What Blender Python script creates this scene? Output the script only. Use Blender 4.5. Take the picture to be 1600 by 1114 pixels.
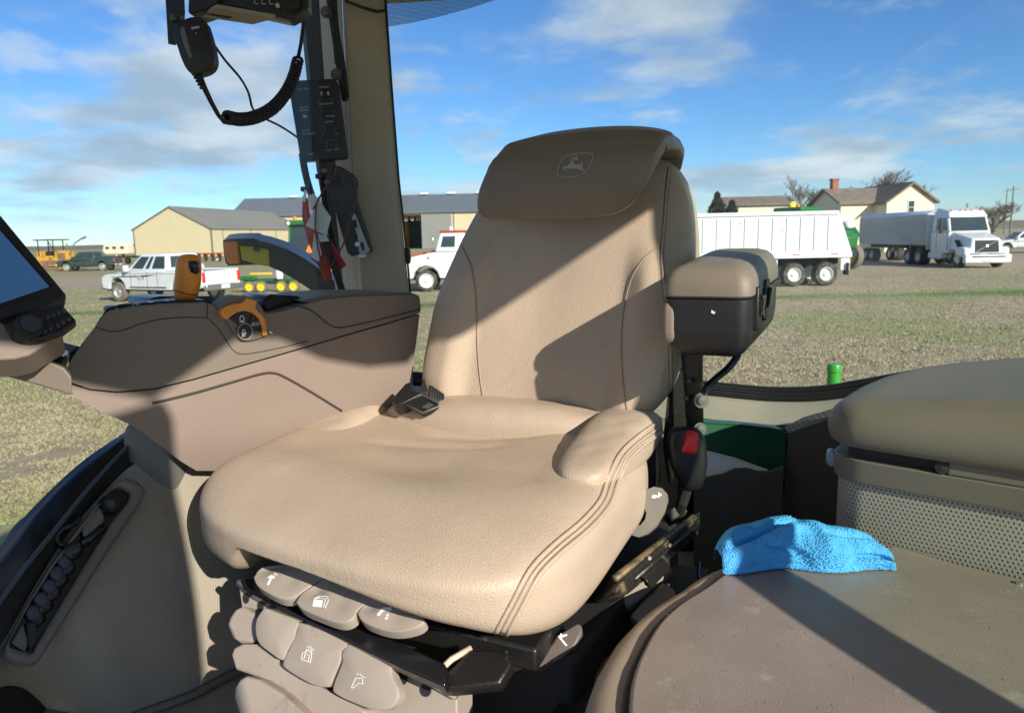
import bpy, bmesh, math, random
from mathutils import Vector as V, Matrix, noise
from mathutils.bvhtree import BVHTree
from mathutils.geometry import tessellate_polygon
random.seed(7)
R = math.radians
scene = bpy.context.scene
for o in list(bpy.data.objects): bpy.data.objects.remove(o)

# ---------------------------------------------------------------- camera
PITCH, ROLL, CAMZ, F = 9.13, -1.3, 2.5, 1164.0
cam_d = bpy.data.cameras.new('camera'); cam = bpy.data.objects.new('camera', cam_d)
scene.collection.objects.link(cam); scene.camera = cam
cam_d.sensor_width = 36; cam_d.lens = 36 * F / 1600
cam_d.clip_start = 0.02; cam_d.clip_end = 6000
CR = Matrix.Rotation(R(90 - PITCH), 3, 'X') @ Matrix.Rotation(R(ROLL), 3, 'Z')
cam.location = (0, 0, CAMZ); cam.rotation_euler = CR.to_euler()
cam_d.dof.use_dof = True; cam_d.dof.focus_distance = 1.25; cam_d.dof.aperture_fstop = 11.0
CAM = V((0, 0, CAMZ))

# ---------------------------------------------------------------- light
SUN_EL, SUN_AZ = 25.0, 34.0            # azimuth measured from straight behind the camera towards the right
SH = V((math.sin(R(SUN_AZ)), -math.cos(R(SUN_AZ)), 0))
SUN = (SH * math.cos(R(SUN_EL)) + V((0, 0, math.sin(R(SUN_EL))))).normalized()
sd = bpy.data.lights.new('sun', 'SUN'); so = bpy.data.objects.new('sun', sd)
scene.collection.objects.link(so)
sd.energy = 3.75; sd.angle = R(0.55); sd.color = (1, .935, .83)
so.rotation_euler = SUN.to_track_quat('Z', 'Y').to_euler(); so.location = (20, -30, 30)
w = bpy.data.worlds.new('World'); scene.world = w; w.use_nodes = True
nt = w.node_tree; nt.nodes.clear()
def wn(t, **k):
    n = nt.nodes.new(t)
    for a, b in k.items(): setattr(n, a, b)
    return n
def lk(a, b): nt.links.new(a, b)
sky = wn('ShaderNodeTexSky', sky_type='NISHITA'); sky.sun_disc = False
sky.sun_elevation = R(SUN_EL); sky.sun_rotation = math.atan2(SUN.x, SUN.y)
sky.air_density = 1.0; sky.dust_density = 0.0; sky.ozone_density = 4.0; sky.altitude = 400
hs = wn('ShaderNodeHueSaturation'); hs.inputs['Saturation'].default_value = 1.04; hs.inputs['Value'].default_value = 1.0
tint = wn('ShaderNodeMix', data_type='RGBA', blend_type='MULTIPLY'); tint.inputs[0].default_value = 1
lk(sky.outputs[0], tint.inputs[6]); tint.inputs[7].default_value = (.66, .84, 1.04, 1); lk(tint.outputs[2], hs.inputs['Color'])
tc = wn('ShaderNodeTexCoord'); sx = wn('ShaderNodeSeparateXYZ'); lk(tc.outputs['Generated'], sx.inputs[0])
def mth(op, a, b=None, clamp=False):
    n = wn('ShaderNodeMath', operation=op); n.use_clamp = clamp
    for i, v in enumerate((a, b)):
        if v is None: continue
        if isinstance(v, (int, float)): n.inputs[i].default_value = v
        else: lk(v, n.inputs[i])
    return n.outputs[0]
# clouds: a flat layer seen in perspective (direction divided by height above the horizon)
zz = mth('MAXIMUM', sx.outputs[2], 0.0); zd = mth('ADD', zz, 0.17)
cx = mth('DIVIDE', sx.outputs[0], zd); cy = mth('DIVIDE', sx.outputs[1], zd)
cb = wn('ShaderNodeCombineXYZ'); lk(cx, cb.inputs[0]); lk(cy, cb.inputs[1])
def cloud(scale, detail, rough, off, lo, hi):
    mp = wn('ShaderNodeMapping'); lk(cb.outputs[0], mp.inputs[0]); mp.inputs['Location'].default_value = off
    n = wn('ShaderNodeTexNoise'); lk(mp.outputs[0], n.inputs['Vector'])
    n.inputs['Scale'].default_value = scale; n.inputs['Detail'].default_value = detail; n.inputs['Roughness'].default_value = rough
    n.inputs['Distortion'].default_value = .15
    r = wn('ShaderNodeMapRange', interpolation_type='SMOOTHSTEP'); lk(n.outputs[0], r.inputs[0])
    r.inputs[1].default_value = lo; r.inputs[2].default_value = hi
    return r.outputs[0]
c1 = cloud(0.85, 10, .56, (5.1, 2.2, 0), .475, .62)
c2 = cloud(2.0, 9, .58, (7.3, 3.0, 0), .52, .66)
cc = mth('MAXIMUM', c1, mth('MULTIPLY', c2, .55)); cc = mth('MULTIPLY', cc, .88)
cc = mth('MULTIPLY', cc, mth('MULTIPLY', zz, 14.0, True))
# cloud brightness follows a second noise so that bases are greyer
sh = cloud(1.9, 5, .5, (1.2, 6.0, 0), .35, .7)
ccol = wn('ShaderNodeMix', data_type='RGBA'); lk(sh, ccol.inputs[0])
ccol.inputs[6].default_value = (3.0, 3.8, 4.6, 1); ccol.inputs[7].default_value = (5.6, 6.1, 6.5, 1)
mixc = wn('ShaderNodeMix', data_type='RGBA'); lk(cc, mixc.inputs[0]); lk(hs.outputs[0], mixc.inputs[6]); lk(ccol.outputs[2], mixc.inputs[7])
bg = wn('ShaderNodeBackground'); lk(mixc.outputs[2], bg.inputs[0]); bg.inputs[1].default_value = 0.078
out = wn('ShaderNodeOutputWorld'); lk(bg.outputs[0], out.inputs[0])
vs = scene.view_settings; vs.view_transform = 'Standard'; vs.look = 'None'; vs.gamma = 1; vs.exposure = 0.80
scene.render.engine = 'CYCLES'

# ---------------------------------------------------------------- pixel helpers
def ray(px, py): return (CR @ V(((px - 800) / F, -(py - 557) / F, -1))).normalized()
def P(px, py, y): d = ray(px, py); return CAM + d * (y / d.y)                      # at world depth y
def PZ(px, py, z): d = ray(px, py); return CAM + d * ((z - CAMZ) / d.z)           # at world height z
def G(px, py): return PZ(px, py, 0.0)
def PP(px, py, pt, n): d = ray(px, py); return CAM + d * ((pt - CAM).dot(n) / d.dot(n))
def proj(p):
    q = CR.transposed() @ (V(p) - CAM); return (800 + F * q.x / -q.z, 557 - F * q.y / -q.z)

# ---------------------------------------------------------------- materials
MATS = {}
def mat(name, col, rough=.6, metal=0., var=.0, vscale=8., bump=0., bscale=60., spec=.5, detail=4., coat=0., col2=None, bump2=None, dirt=None, emit=None, alpha=None):
    if name in MATS: return MATS[name]
    m = bpy.data.materials.new(name); m.use_nodes = True; t = m.node_tree; N = t.nodes; L = t.links
    b = N['Principled BSDF']; b.inputs['Roughness'].default_value = rough; b.inputs['Metallic'].default_value = metal
    b.inputs['Specular IOR Level'].default_value = spec; b.inputs['Coat Weight'].default_value = coat
    b.inputs['Base Color'].default_value = (*col, 1)
    tcn = N.new('ShaderNodeTexCoord')
    last = None
    if var or col2:
        n = N.new('ShaderNodeTexNoise'); n.inputs['Scale'].default_value = vscale; n.inputs['Detail'].default_value = detail
        n.inputs['Roughness'].default_value = .6
        L.new(tcn.outputs['Object'], n.inputs['Vector'])
        mr = N.new('ShaderNodeMapRange'); L.new(n.outputs[0], mr.inputs[0]); mr.inputs[1].default_value = .3; mr.inputs[2].default_value = .7
        mx = N.new('ShaderNodeMix'); mx.data_type = 'RGBA'; L.new(mr.outputs[0], mx.inputs[0])
        c2 = col2 or tuple(c * (1 + var) for c in col); c1 = col if col2 else tuple(c * (1 - var) for c in col)
        mx.inputs[6].default_value = (*c1, 1); mx.inputs[7].default_value = (*c2, 1); last = mx.outputs[2]
        L.new(last, b.inputs['Base Color'])
        rr = N.new('ShaderNodeMapRange'); L.new(n.outputs[0], rr.inputs[0]); rr.inputs[3].default_value = max(0, rough - .07); rr.inputs[4].default_value = min(1, rough + .07)
        L.new(rr.outputs[0], b.inputs['Roughness'])
    if dirt:   # (colour, scale, low, high): patches of dust or rust with a shape of their own
        n = N.new('ShaderNodeTexNoise'); n.inputs['Scale'].default_value = dirt[1]; n.inputs['Detail'].default_value = 8; n.inputs['Roughness'].default_value = .65
        L.new(tcn.outputs['Object'], n.inputs['Vector'])
        mr = N.new('ShaderNodeMapRange'); L.new(n.outputs[0], mr.inputs[0]); mr.inputs[1].default_value = dirt[2]; mr.inputs[2].default_value = dirt[3]
        mx = N.new('ShaderNodeMix'); mx.data_type = 'RGBA'; L.new(mr.outputs[0], mx.inputs[0])
        if last: L.new(last, mx.inputs[6])
        else: mx.inputs[6].default_value = (*col, 1)
        mx.inputs[7].default_value = (*dirt[0], 1); L.new(mx.outputs[2], b.inputs['Base Color'])
    if bump:
        n = N.new('ShaderNodeTexNoise'); n.inputs['Scale'].default_value = bscale; n.inputs['Detail'].default_value = 3
        L.new(tcn.outputs['Object'], n.inputs['Vector'])
        bp = N.new('ShaderNodeBump'); bp.inputs['Strength'].default_value = bump; bp.inputs['Distance'].default_value = .002
        L.new(n.outputs[0], bp.inputs['Height']); L.new(bp.outputs[0], b.inputs['Normal'])
    if emit:
        b.inputs['Emission Color'].default_value = (*emit[0], 1); b.inputs['Emission Strength'].default_value = emit[1]
    MATS[name] = m; return m

def leather(name, col, grain=260., strength=.35, wr=.45):
    m = bpy.data.materials.new(name); m.use_nodes = True; t = m.node_tree; N = t.nodes; L = t.links
    b = N['Principled BSDF']; tcn = N.new('ShaderNodeTexCoord')
    n = N.new('ShaderNodeTexNoise'); n.inputs['Scale'].default_value = 7; n.inputs['Detail'].default_value = 6; L.new(tcn.outputs['Object'], n.inputs['Vector'])
    mx = N.new('ShaderNodeMix'); mx.data_type = 'RGBA'; L.new(n.outputs[0], mx.inputs[0])
    mx.inputs[6].default_value = (*[c * .84 for c in col], 1); mx.inputs[7].default_value = (*[c * 1.13 for c in col], 1)
    n3 = N.new('ShaderNodeTexNoise'); n3.inputs['Scale'].default_value = 22; n3.inputs['Detail'].default_value = 9; n3.inputs['Roughness'].default_value = .7; L.new(tcn.outputs['Object'], n3.inputs['Vector'])
    mr = N.new('ShaderNodeMapRange'); L.new(n3.outputs[0], mr.inputs[0]); mr.inputs[1].default_value = .58; mr.inputs[2].default_value = .80; mr.inputs[4].default_value = .5
    mx2 = N.new('ShaderNodeMix'); mx2.data_type = 'RGBA'; L.new(mr.outputs[0], mx2.inputs[0]); L.new(mx.outputs[2], mx2.inputs[6])
    mx2.inputs[7].default_value = (*[c * .62 for c in col], 1)
    L.new(mx2.outputs[2], b.inputs['Base Color'])
    rr = N.new('ShaderNodeMapRange'); L.new(n.outputs[0], rr.inputs[0]); rr.inputs[3].default_value = wr - .1; rr.inputs[4].default_value = wr + .1; L.new(rr.outputs[0], b.inputs['Roughness'])
    v = N.new('ShaderNodeTexVoronoi'); v.feature = 'DISTANCE_TO_EDGE'; v.inputs['Scale'].default_value = grain; L.new(tcn.outputs['Object'], v.inputs['Vector'])
    n2 = N.new('ShaderNodeTexNoise'); n2.inputs['Scale'].default_value = 14; n2.inputs['Detail'].default_value = 3; n2.inputs['Distortion'].default_value = .6; L.new(tcn.outputs['Object'], n2.inputs['Vector'])
    b1 = N.new('ShaderNodeBump'); b1.inputs['Strength'].default_value = strength * .22; b1.inputs['Distance'].default_value = .012; L.new(n2.outputs[0], b1.inputs['Height'])
    b2 = N.new('ShaderNodeBump'); b2.inputs['Strength'].default_value = strength; b2.inputs['Distance'].default_value = .002; L.new(v.outputs[0], b2.inputs['Height']); L.new(b1.outputs[0], b2.inputs['Normal'])
    L.new(b2.outputs[0], b.inputs['Normal'])
    b.inputs['Specular IOR Level'].default_value = .4
    MATS[name] = m; return m

def glass(name, tint, refl=.06, dust=.09):
    m = bpy.data.materials.new(name); m.use_nodes = True; t = m.node_tree; N = t.nodes; L = t.links
    N.remove(N['Principled BSDF']); o = N['Material Output']
    tr = N.new('ShaderNodeBsdfTransparent'); tr.inputs[0].default_value = (*tint, 1)
    gl = N.new('ShaderNodeBsdfGlossy'); gl.inputs['Roughness'].default_value = .03
    fr = N.new('ShaderNodeFresnel'); fr.inputs[0].default_value = 1.35
    ml = N.new('ShaderNodeMath'); ml.operation = 'MULTIPLY'; L.new(fr.outputs[0], ml.inputs[0]); ml.inputs[1].default_value = refl / .022 * .5
    ml.use_clamp = True
    ms = N.new('ShaderNodeMixShader'); L.new(ml.outputs[0], ms.inputs[0]); L.new(tr.outputs[0], ms.inputs[1]); L.new(gl.outputs[0], ms.inputs[2])
    tcn = N.new('ShaderNodeTexCoord'); n = N.new('ShaderNodeTexNoise'); n.inputs['Scale'].default_value = 9; n.inputs['Detail'].default_value = 10; n.inputs['Roughness'].default_value = .7; L.new(tcn.outputs['Object'], n.inputs['Vector'])
    mr = N.new('ShaderNodeMapRange'); L.new(n.outputs[0], mr.inputs[0]); mr.inputs[1].default_value = .45; mr.inputs[2].default_value = .85; mr.inputs[3].default_value = .004; mr.inputs[4].default_value = dust
    df = N.new('ShaderNodeBsdfDiffuse'); df.inputs[0].default_value = (.7, .68, .62, 1)
    m2 = N.new('ShaderNodeMixShader'); L.new(mr.outputs[0], m2.inputs[0]); L.new(ms.outputs[0], m2.inputs[1]); L.new(df.outputs[0], m2.inputs[2])
    L.new(m2.outputs[0], o.inputs[0]); MATS[name] = m; return m

# ---------------------------------------------------------------- mesh helpers
COL = scene.collection
MW = {}
def empty(name, loc, rz=0.0, label=None, cat=None, group=None):
    o = bpy.data.objects.new(name, None); COL.objects.link(o); o.location = loc; o.rotation_euler = (0, 0, rz)
    o.empty_display_size = .1
    MW[o.name] = Matrix.Translation(V(loc)) @ Matrix.Rotation(rz, 4, 'Z')
    if label: tag(o, label, cat, group)
    return o
def tag(o, label=None, cat=None, group=None, kind=None):
    if label: o['label'] = label
    if cat: o['category'] = cat
    if group: o['group'] = group
    if kind: o['kind'] = kind
    return o
class MB:
    """collects shapes for ONE mesh object"""
    def __init__(s): s.v = []; s.f = []; s.uv = None
    def add(s, vs, fs):
        o = len(s.v); s.v += [V(p) for p in vs]; s.f += [tuple(i + o for i in f) for f in fs]; return s
    def box(s, c, d, rot=None, taper=(1, 1)):
        hx, hy, hz = d[0] / 2, d[1] / 2, d[2] / 2
        vs = []
        for z in (-1, 1):
            tx, ty = (taper if z > 0 else (1, 1))
            for x, y in ((-1, -1), (1, -1), (1, 1), (-1, 1)):
                p = V((x * hx * tx, y * hy * ty, z * hz))
                if rot is not None: p = rot @ p
                vs.append(V(c) + p)
        return s.add(vs, [(3, 2, 1, 0), (4, 5, 6, 7), (0, 1, 5, 4), (1, 2, 6, 5), (2, 3, 7, 6), (3, 0, 4, 7)])
    def prism(s, pts, d):
        """closed outline pts (3-D, planar) swept along vector d"""
        n = len(pts); d = V(d); a = [V(p) for p in pts]; b = [p + d for p in a]
        nn = V((0, 0, 0))
        for i in range(n): nn += (a[i] - a[0]).cross(a[(i + 1) % n] - a[0])
        tris = tessellate_polygon([a])
        fs = []
        for t in tris:
            t = tuple(t); tn = (a[t[1]] - a[t[0]]).cross(a[t[2]] - a[t[0]])
            if tn.dot(d) > 0: t = t[::-1]
            fs.append(t); fs.append(tuple(i + n for i in t[::-1]))
        fl = nn.dot(d) > 0
        for i in range(n):
            j = (i + 1) % n
            fs.append((i, j, j + n, i + n) if fl else (j, i, i + n, j + n))
        return s.add(a + b, fs)
    def sheet(s, pts):
        a = [V(p) for p in pts]; return s.add(a, [tuple(t) for t in tessellate_polygon([a])])
    def tube(s, pts, r, seg=8, caps=True, closed=False):
        pts = [V(p) for p in pts]; n = len(pts); rs = r if isinstance(r, (list, tuple)) else [r] * n
        vs = []; prev = None
        for i, p in enumerate(pts):
            if closed: t = pts[(i + 1) % n] - pts[i - 1]
            else: t = pts[min(i + 1, n - 1)] - pts[max(i - 1, 0)]
            t = t.normalized() if t.length > 1e-9 else V((0, 0, 1))
            if prev is None:
                x = t.cross(V((0, 0, 1)))
                if x.length < .1: x = t.cross(V((0, 1, 0)))
            else: x = prev - t * prev.dot(t)
            x.normalize(); y = t.cross(x); prev = x
            for k in range(seg):
                a = 2 * math.pi * k / seg; vs.append(p + (x * math.cos(a) + y * math.sin(a)) * rs[i])
        fs = []
        m = n if closed else n - 1
        for i in range(m):
            for k in range(seg):
                a = i * seg + k; b = i * seg + (k + 1) % seg; j = ((i + 1) % n) * seg
                fs.append((a, b, j + (k + 1) % seg, j + k))
        if caps and not closed:
            fs.append(tuple(range(seg))[::-1]); fs.append(tuple((n - 1) * seg + k for k in range(seg)))
        return s.add(vs, fs)
    def lathe(s, prof, c, axis, seg=24, ref=None, caps=True):
        """prof: list of (radius, distance along axis)"""
        ax = V(axis).normalized(); x = V(ref) if ref else ax.orthogonal(); x = (x - ax * x.dot(ax)).normalized(); y = ax.cross(x)
        vs = []; n = len(prof)
        for r, h in prof:
            for k in range(seg):
                a = 2 * math.pi * k / seg; vs.append(V(c) + ax * h + (x * math.cos(a) + y * math.sin(a)) * r)
        fs = []
        for i in range(n - 1):
            for k in range(seg):
                fs.append((i * seg + k, i * seg + (k + 1) % seg, (i + 1) * seg + (k + 1) % seg, (i + 1) * seg + k))
        if caps: fs.append(tuple(range(seg))[::-1]); fs.append(tuple((n - 1) * seg + k for k in range(seg)))
        return s.add(vs, fs)
    def grid(s, rows, thick=None):
        """rows of equal length of 3-D points; optional thickness vector makes it solid"""
        h, w_ = len(rows), len(rows[0])
        vs = [p for r in rows for p in r]
        fs = [(i * w_ + j, i * w_ + j + 1, (i + 1) * w_ + j + 1, (i + 1) * w_ + j) for i in range(h - 1) for j in range(w_ - 1)]
        s.add(vs, fs)
        if thick is not None:
            n = h * w_; o = len(s.v) - n; t = V(thick)
            bs = [V(p) + t for p in vs]; s.v += bs
            s.f += [tuple(o + n + i for i in f[::-1]) for f in fs]
            rim = [j for j in range(w_)] + [i * w_ + w_ - 1 for i in range(1, h)] + [(h - 1) * w_ + j for j in range(w_ - 2, -1, -1)] + [i * w_ for i in range(h - 2, 0, -1)]
            for a, b in zip(rim, rim[1:] + rim[:1]): s.f.append((o + b, o + a, o + n + a, o + n + b))
        return s
    def sbox(s, fn, n=5., res=14):
        """rounded box: fn maps a superellipsoid point in [-1,1]^3 to space"""
        key = {}; vs = []; fs = []
        def vid(x, y, z):
            k = (x, y, z)
            if k not in key:
                p = [math.tan(q / res * math.pi / 4) if False else q / res for q in k]
                l = sum(abs(q) ** n for q in p) ** (1 / n); key[k] = len(vs); vs.append(V(fn(p[0] / l, p[1] / l, p[2] / l)))
            return key[k]
        rg = range(-res, res, 2)
        for sg in (-res, res):
            for a in rg:
                for b in rg:
                    c = ((a, b), (a + 2, b), (a + 2, b + 2), (a, b + 2))
                    if sg < 0: c = c[::-1]
                    fs.append([vid(p, q, sg) for p, q in c]); fs.append([vid(sg, p, q) for p, q in c]); fs.append([vid(q, sg, p) for p, q in c])
        return s.add(vs, fs)
    def build(s, name, m, parent=None, smooth=False, bevel=0., seg=2, local=False, uv=None, sub=0):
        me = bpy.data.meshes.new(name)
        if parent is not None and not local: inv = MW[parent.name].inverted(); vv = [inv @ p for p in s.v]
        else: vv = s.v
        me.from_pydata([tuple(p) for p in vv], [], [tuple(f) for f in s.f]); me.update()
        if uv is not None:      # (origin, xaxis, yaxis) in world: flat coordinates in metres
            o_, x_, y_ = uv; l = me.uv_layers.new(name='UVMap')
            for lp in me.loops: q = s.v[lp.vertex_index] - o_; l.data[lp.index].uv = (q.dot(x_), q.dot(y_))
        if smooth:
            me.polygons.foreach_set('use_smooth', [True] * len(me.polygons))
            if smooth == 'auto': me.set_sharp_from_angle(angle=R(38))
        if m is not None: me.materials.append(MATS[m] if isinstance(m, str) else m)
        o = bpy.data.objects.new(name, me); COL.objects.link(o)
        if parent is not None: o.parent = parent; MW[o.name] = MW[parent.name]
        else: MW[o.name] = Matrix.Identity(4)
        if bevel:
            b = o.modifiers.new('bevel', 'BEVEL'); b.width = bevel; b.segments = seg; b.limit_method = 'ANGLE'; b.angle_limit = R(35)
            if not smooth:
                me.polygons.foreach_set('use_smooth', [True] * len(me.polygons)); me.set_sharp_from_angle(angle=R(60))
        if sub: q = o.modifiers.new('sub', 'SUBSURF'); q.levels = sub; q.render_levels = sub
        return o
def bvh(*mbs):
    vs = []; fs = []
    for mb in mbs: o = len(vs); vs += mb.v; fs += [tuple(i + o for i in f) for f in mb.f]
    return BVHTree.FromPolygons([tuple(p) for p in vs], fs)
def hit(tree, px, py, lift=.0008):
    d = ray(px, py); h, n, i, t = tree.ray_cast(CAM, d)
    if h is None: return None
    return h - d * lift
def hits(tree, pts, step=6., lift=.0008):
    """dense pixel polyline laid on a surface"""
    out = []
    for (a, b), (c, d) in zip(pts, pts[1:]):
        k = max(1, int(math.hypot(c - a, d - b) / step))
        for i in range(k): out.append(hit(tree, a + (c - a) * i / k, b + (d - b) * i / k, lift))
    out.append(hit(tree, *pts[-1], lift)); return [p for p in out if p is not None]
def smooth_px(pts, n=5):
    """Catmull-Rom through pixel or 3-D points"""
    pts = [V(p) if len(p) == 3 else V((p[0], p[1], 0)) for p in pts]; two = True
    q = [pts[0] * 2 - pts[1]] + pts + [pts[-1] * 2 - pts[-2]]; out = []
    for i in range(1, len(q) - 2):
        for k in range(n):
            t = k / n; a, b, c, d = q[i - 1:i + 3]
            out.append(.5 * ((2 * b) + (c - a) * t + (2 * a - 5 * b + 4 * c - d) * t * t + (3 * b - a - 3 * c + d) * t ** 3))
    return out + [pts[-1]]
def sp(pts, n=5): return [(p.x, p.y) for p in smooth_px(pts, n)]
def decal(tree, polys, name, m, parent, lift=.0012, lines=(), r=.0006):
    """flat print laid on a surface: pixel outlines become thin sheets, pixel lines thin strips"""
    mb = MB()
    for pts in polys:
        q = [hit(tree, x, y, lift) for x, y in pts]
        if None in q: continue
        mb.sheet(q)
    for pts in lines:
        q = hits(tree, pts, 3, lift)
        if len(q) > 1: mb.tube(q, r, 5)
    if mb.v: return mb.build(name, m, parent)
def clamp(x, a=0., b=1.): return max(a, min(b, x))
def sst(a, b, x): t = clamp((x - a) / (b - a)); return t * t * (3 - 2 * t)
def rect(cx, cy, w_, h, ang=0.):
    c, s_ = math.cos(R(ang)), math.sin(R(ang))
    return [(cx + x * c - y * s_, cy + x * s_ + y * c) for x, y in ((-w_ / 2, -h / 2), (w_ / 2, -h / 2), (w_ / 2, h / 2), (-w_ / 2, h / 2))]

# ---------------------------------------------------------------- palette
leather('seat_leather', (.465, .364, .270), 240., .42)
leather('cap_leather', (.215, .170, .122), 400., .12, .42)
leather('side_leather', (.33, .265, .20), 300., .25)
mat('taupe', (.195, .157, .122), .52, var=.07, vscale=5, bump=.25, bscale=900)
mat('taupe_lid', (.20, .165, .125), .50, var=.08, vscale=5, bump=.25, bscale=900)
mat('taupe_side', (.24, .185, .15), .55, var=.06, vscale=6, bump=.2, bscale=900, dirt=((.40, .34, .30), 9, .66, .80))
mat('taupe_light', (.34, .285, .235), .55, var=.08, vscale=9, bump=.25, bscale=700, dirt=((.20, .16, .12), 24, .60, .80))
mat('pillar_grey', (.43, .365, .285), .72, var=.06, vscale=4, bump=.25, bscale=800, dirt=((.33, .28, .22), 7, .6, .8))
mat('tray_plastic', (.16, .14, .12), .38, var=.06, vscale=6, bump=.15, bscale=800)
mat('seat_table', (.27, .22, .185), .42, var=.16, vscale=5, bump=.25, bscale=420, detail=9, dirt=((.42, .37, .32), 22, .60, .80))
mat('headliner', (.58, .55, .49), .9, var=.04, vscale=6)
mat('black_plastic', (.014, .014, .015), .42, var=.15, vscale=20, bump=.12, bscale=700)
mat('black_gloss', (.010, .010, .011), .2)
mat('black_rubber', (.016, .016, .016), .7, bump=.2, bscale=300)
mat('rail_dirty', (.018, .017, .015), .5, dirt=((.26, .20, .10), 26, .52, .70), bump=.5, bscale=120)
mat('frame_black', (.014, .013, .012), .38, dirt=((.20, .17, .12), 45, .62, .74), bump=.3, bscale=200)
mat('chrome', (.75, .75, .74), .22, 1.0)
mat('steel', (.13, .125, .115), .55, .6, dirt=((.20, .15, .10), 60, .6, .8))
mat('print_white', (.80, .80, .78), .6)
mat('print_grey', (.42, .42, .42), .6)
mat('logo_grey', (.36, .33, .29), .6)
mat('orange_plastic', (.82, .27, .02), .32, var=.06, vscale=30, bump=.08, bscale=500)
mat('orange_bright', (.82, .31, .05), .40, var=.06, vscale=30)
mat('red_button', (.72, .02, .018), .35)
mat('groove', (.045, .037, .030), .8)
mat('seam_thread', (.62, .50, .38), .7)
mat('seam_dark', (.31, .23, .165), .8)
mat('towel', (.105, .43, .80), .95, var=.12, vscale=60, spec=.1)
mat('screen', (.015, .03, .06), .08, spec=.8)
mat('screen_lit', (.01, .03, .08), .25, spec=.25, emit=((.05, .15, .33), .28))
mat('green_book', (.010, .085, .035), .35)
mat('paper', (.80, .80, .79), .8)
mat('red_tag', (.42, .022, .014), .6)
mat('wire_red', (.16, .022, .03), .5)
mat('white_tag', (.62, .62, .60), .6)
mat('key_grey', (.045, .055, .07), .45)
# ================================================================ GROUND AND FAR SETTING
def ground_mat(name, blades=False):
    m = bpy.data.materials.new(name); m.use_nodes = True; t = m.node_tree; N = t.nodes; L = t.links
    b = N['Principled BSDF']; b.inputs['Roughness'].default_value = .95; b.inputs['Specular IOR Level'].default_value = .1
    tcn = N.new('ShaderNodeTexCoord')
    def nz(sc, det, off=0., ro=.6, stretch=None):
        mp = N.new('ShaderNodeMapping'); L.new(tcn.outputs['Object'], mp.inputs[0]); mp.inputs['Location'].default_value = (off, off * .7, 0)
        if stretch: mp.inputs['Scale'].default_value = stretch
        n = N.new('ShaderNodeTexNoise'); n.inputs['Scale'].default_value = sc; n.inputs['Detail'].default_value = det; n.inputs['Roughness'].default_value = ro
        L.new(mp.outputs[0], n.inputs['Vector']); return n.outputs[0]
    def rng(x, lo, hi):
        r = N.new('ShaderNodeMapRange'); r.interpolation_type = 'SMOOTHSTEP'; L.new(x, r.inputs[0]); r.inputs[1].default_value = lo; r.inputs[2].default_value = hi; return r.outputs[0]
    def mix(f, a, c):
        x = N.new('ShaderNodeMix'); x.data_type = 'RGBA'; L.new(f, x.inputs[0])
        for i, q in ((6, a), (7, c)):
            if isinstance(q, tuple): x.inputs[i].default_value = (*q, 1)
            else: L.new(q, x.inputs[i])
        return x.outputs[2]
    straw, soil, olive, green = (.40, .34, .215), (.31, .255, .17), (.29, .28, .145), (.10, .19, .04)
    if blades: straw, soil, olive = (.42, .365, .235), (.34, .285, .185), (.30, .30, .15)
    c = mix(rng(nz(2.3, 8, 3., .75), .40, .62), soil, straw)
    c = mix(rng(nz(.16, 5, 11.), .45, .62), c, olive) if not blades else mix(rng(nz(.16, 5, 11.), .42, .66), c, olive)
    c = mix(rng(nz(14, 4, 5., .8), .54, .76), c, (.44, .385, .255))
    c = mix(rng(nz(9, 6, 2., .8), .60, .78), c, (.22, .18, .11))
    # a strip of new green grass along the edge of the yard
    sx_ = N.new('ShaderNodeSeparateXYZ'); L.new(tcn.outputs['Object'], sx_.inputs[0])
    def band(y0, hw, soft):
        a = N.new('ShaderNodeMath'); a.operation = 'SUBTRACT'; L.new(sx_.outputs[1], a.inputs[0]); a.inputs[1].default_value = y0
        a2 = N.new('ShaderNodeMath'); a2.operation = 'ABSOLUTE'; L.new(a.outputs[0], a2.inputs[0])
        w_ = N.new('ShaderNodeMath'); w_.operation = 'MULTIPLY_ADD'; L.new(nz(.5, 5, 8., .6, (.35, 1, 1)), w_.inputs[0]); w_.inputs[1].default_value = -soft * 3; w_.inputs[2].default_value = soft * 1.5
        ad = N.new('ShaderNodeMath'); ad.operation = 'ADD'; L.new(a2.outputs[0], ad.inputs[0]); L.new(w_.outputs[0], ad.inputs[1])
        r = N.new('ShaderNodeMapRange'); r.interpolation_type = 'SMOOTHSTEP'; L.new(ad.outputs[0], r.inputs[0]); r.inputs[1].default_value = hw + soft; r.inputs[2].default_value = hw - soft; r.inputs[3].default_value = 0; r.inputs[4].default_value = 1
        return r.outputs[0]
    gx = N.new('ShaderNodeMapRange'); L.new(sx_.outputs[0], gx.inputs[0]); gx.inputs[1].default_value = 1.0; gx.inputs[2].default_value = -9.0
    gm_ = N.new('ShaderNodeMath'); gm_.operation = 'MULTIPLY'; L.new(gx.outputs[0], gm_.inputs[0]); L.new(rng(nz(.45, 7, 21., .65), .40, .62), gm_.inputs[1])
    c = mix(gm_.outputs[0], c, (.29, .285, .145))
    c = mix(band(28.2, .55, 1.7), c, green)
    c = mix(band(54, 9, 6), c, (.37, .30, .215))
    bump = N.new('ShaderNodeBump'); bump.inputs['Strength'].default_value = .45; bump.inputs['Distance'].default_value = .08
    L.new(nz(7, 8, 1., .8), bump.inputs['Height']); L.new(bump.outputs[0], b.inputs['Normal'])
    L.new(c, b.inputs['Base Color']); MATS[name] = m; return m
ground_mat('field'); ground_mat('straw_blades', True)
mb = MB(); mb.box((0, 900, -.5), (6000, 4200, 1.0))
tag(mb.build('ground', 'field'), kind='structure')
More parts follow.
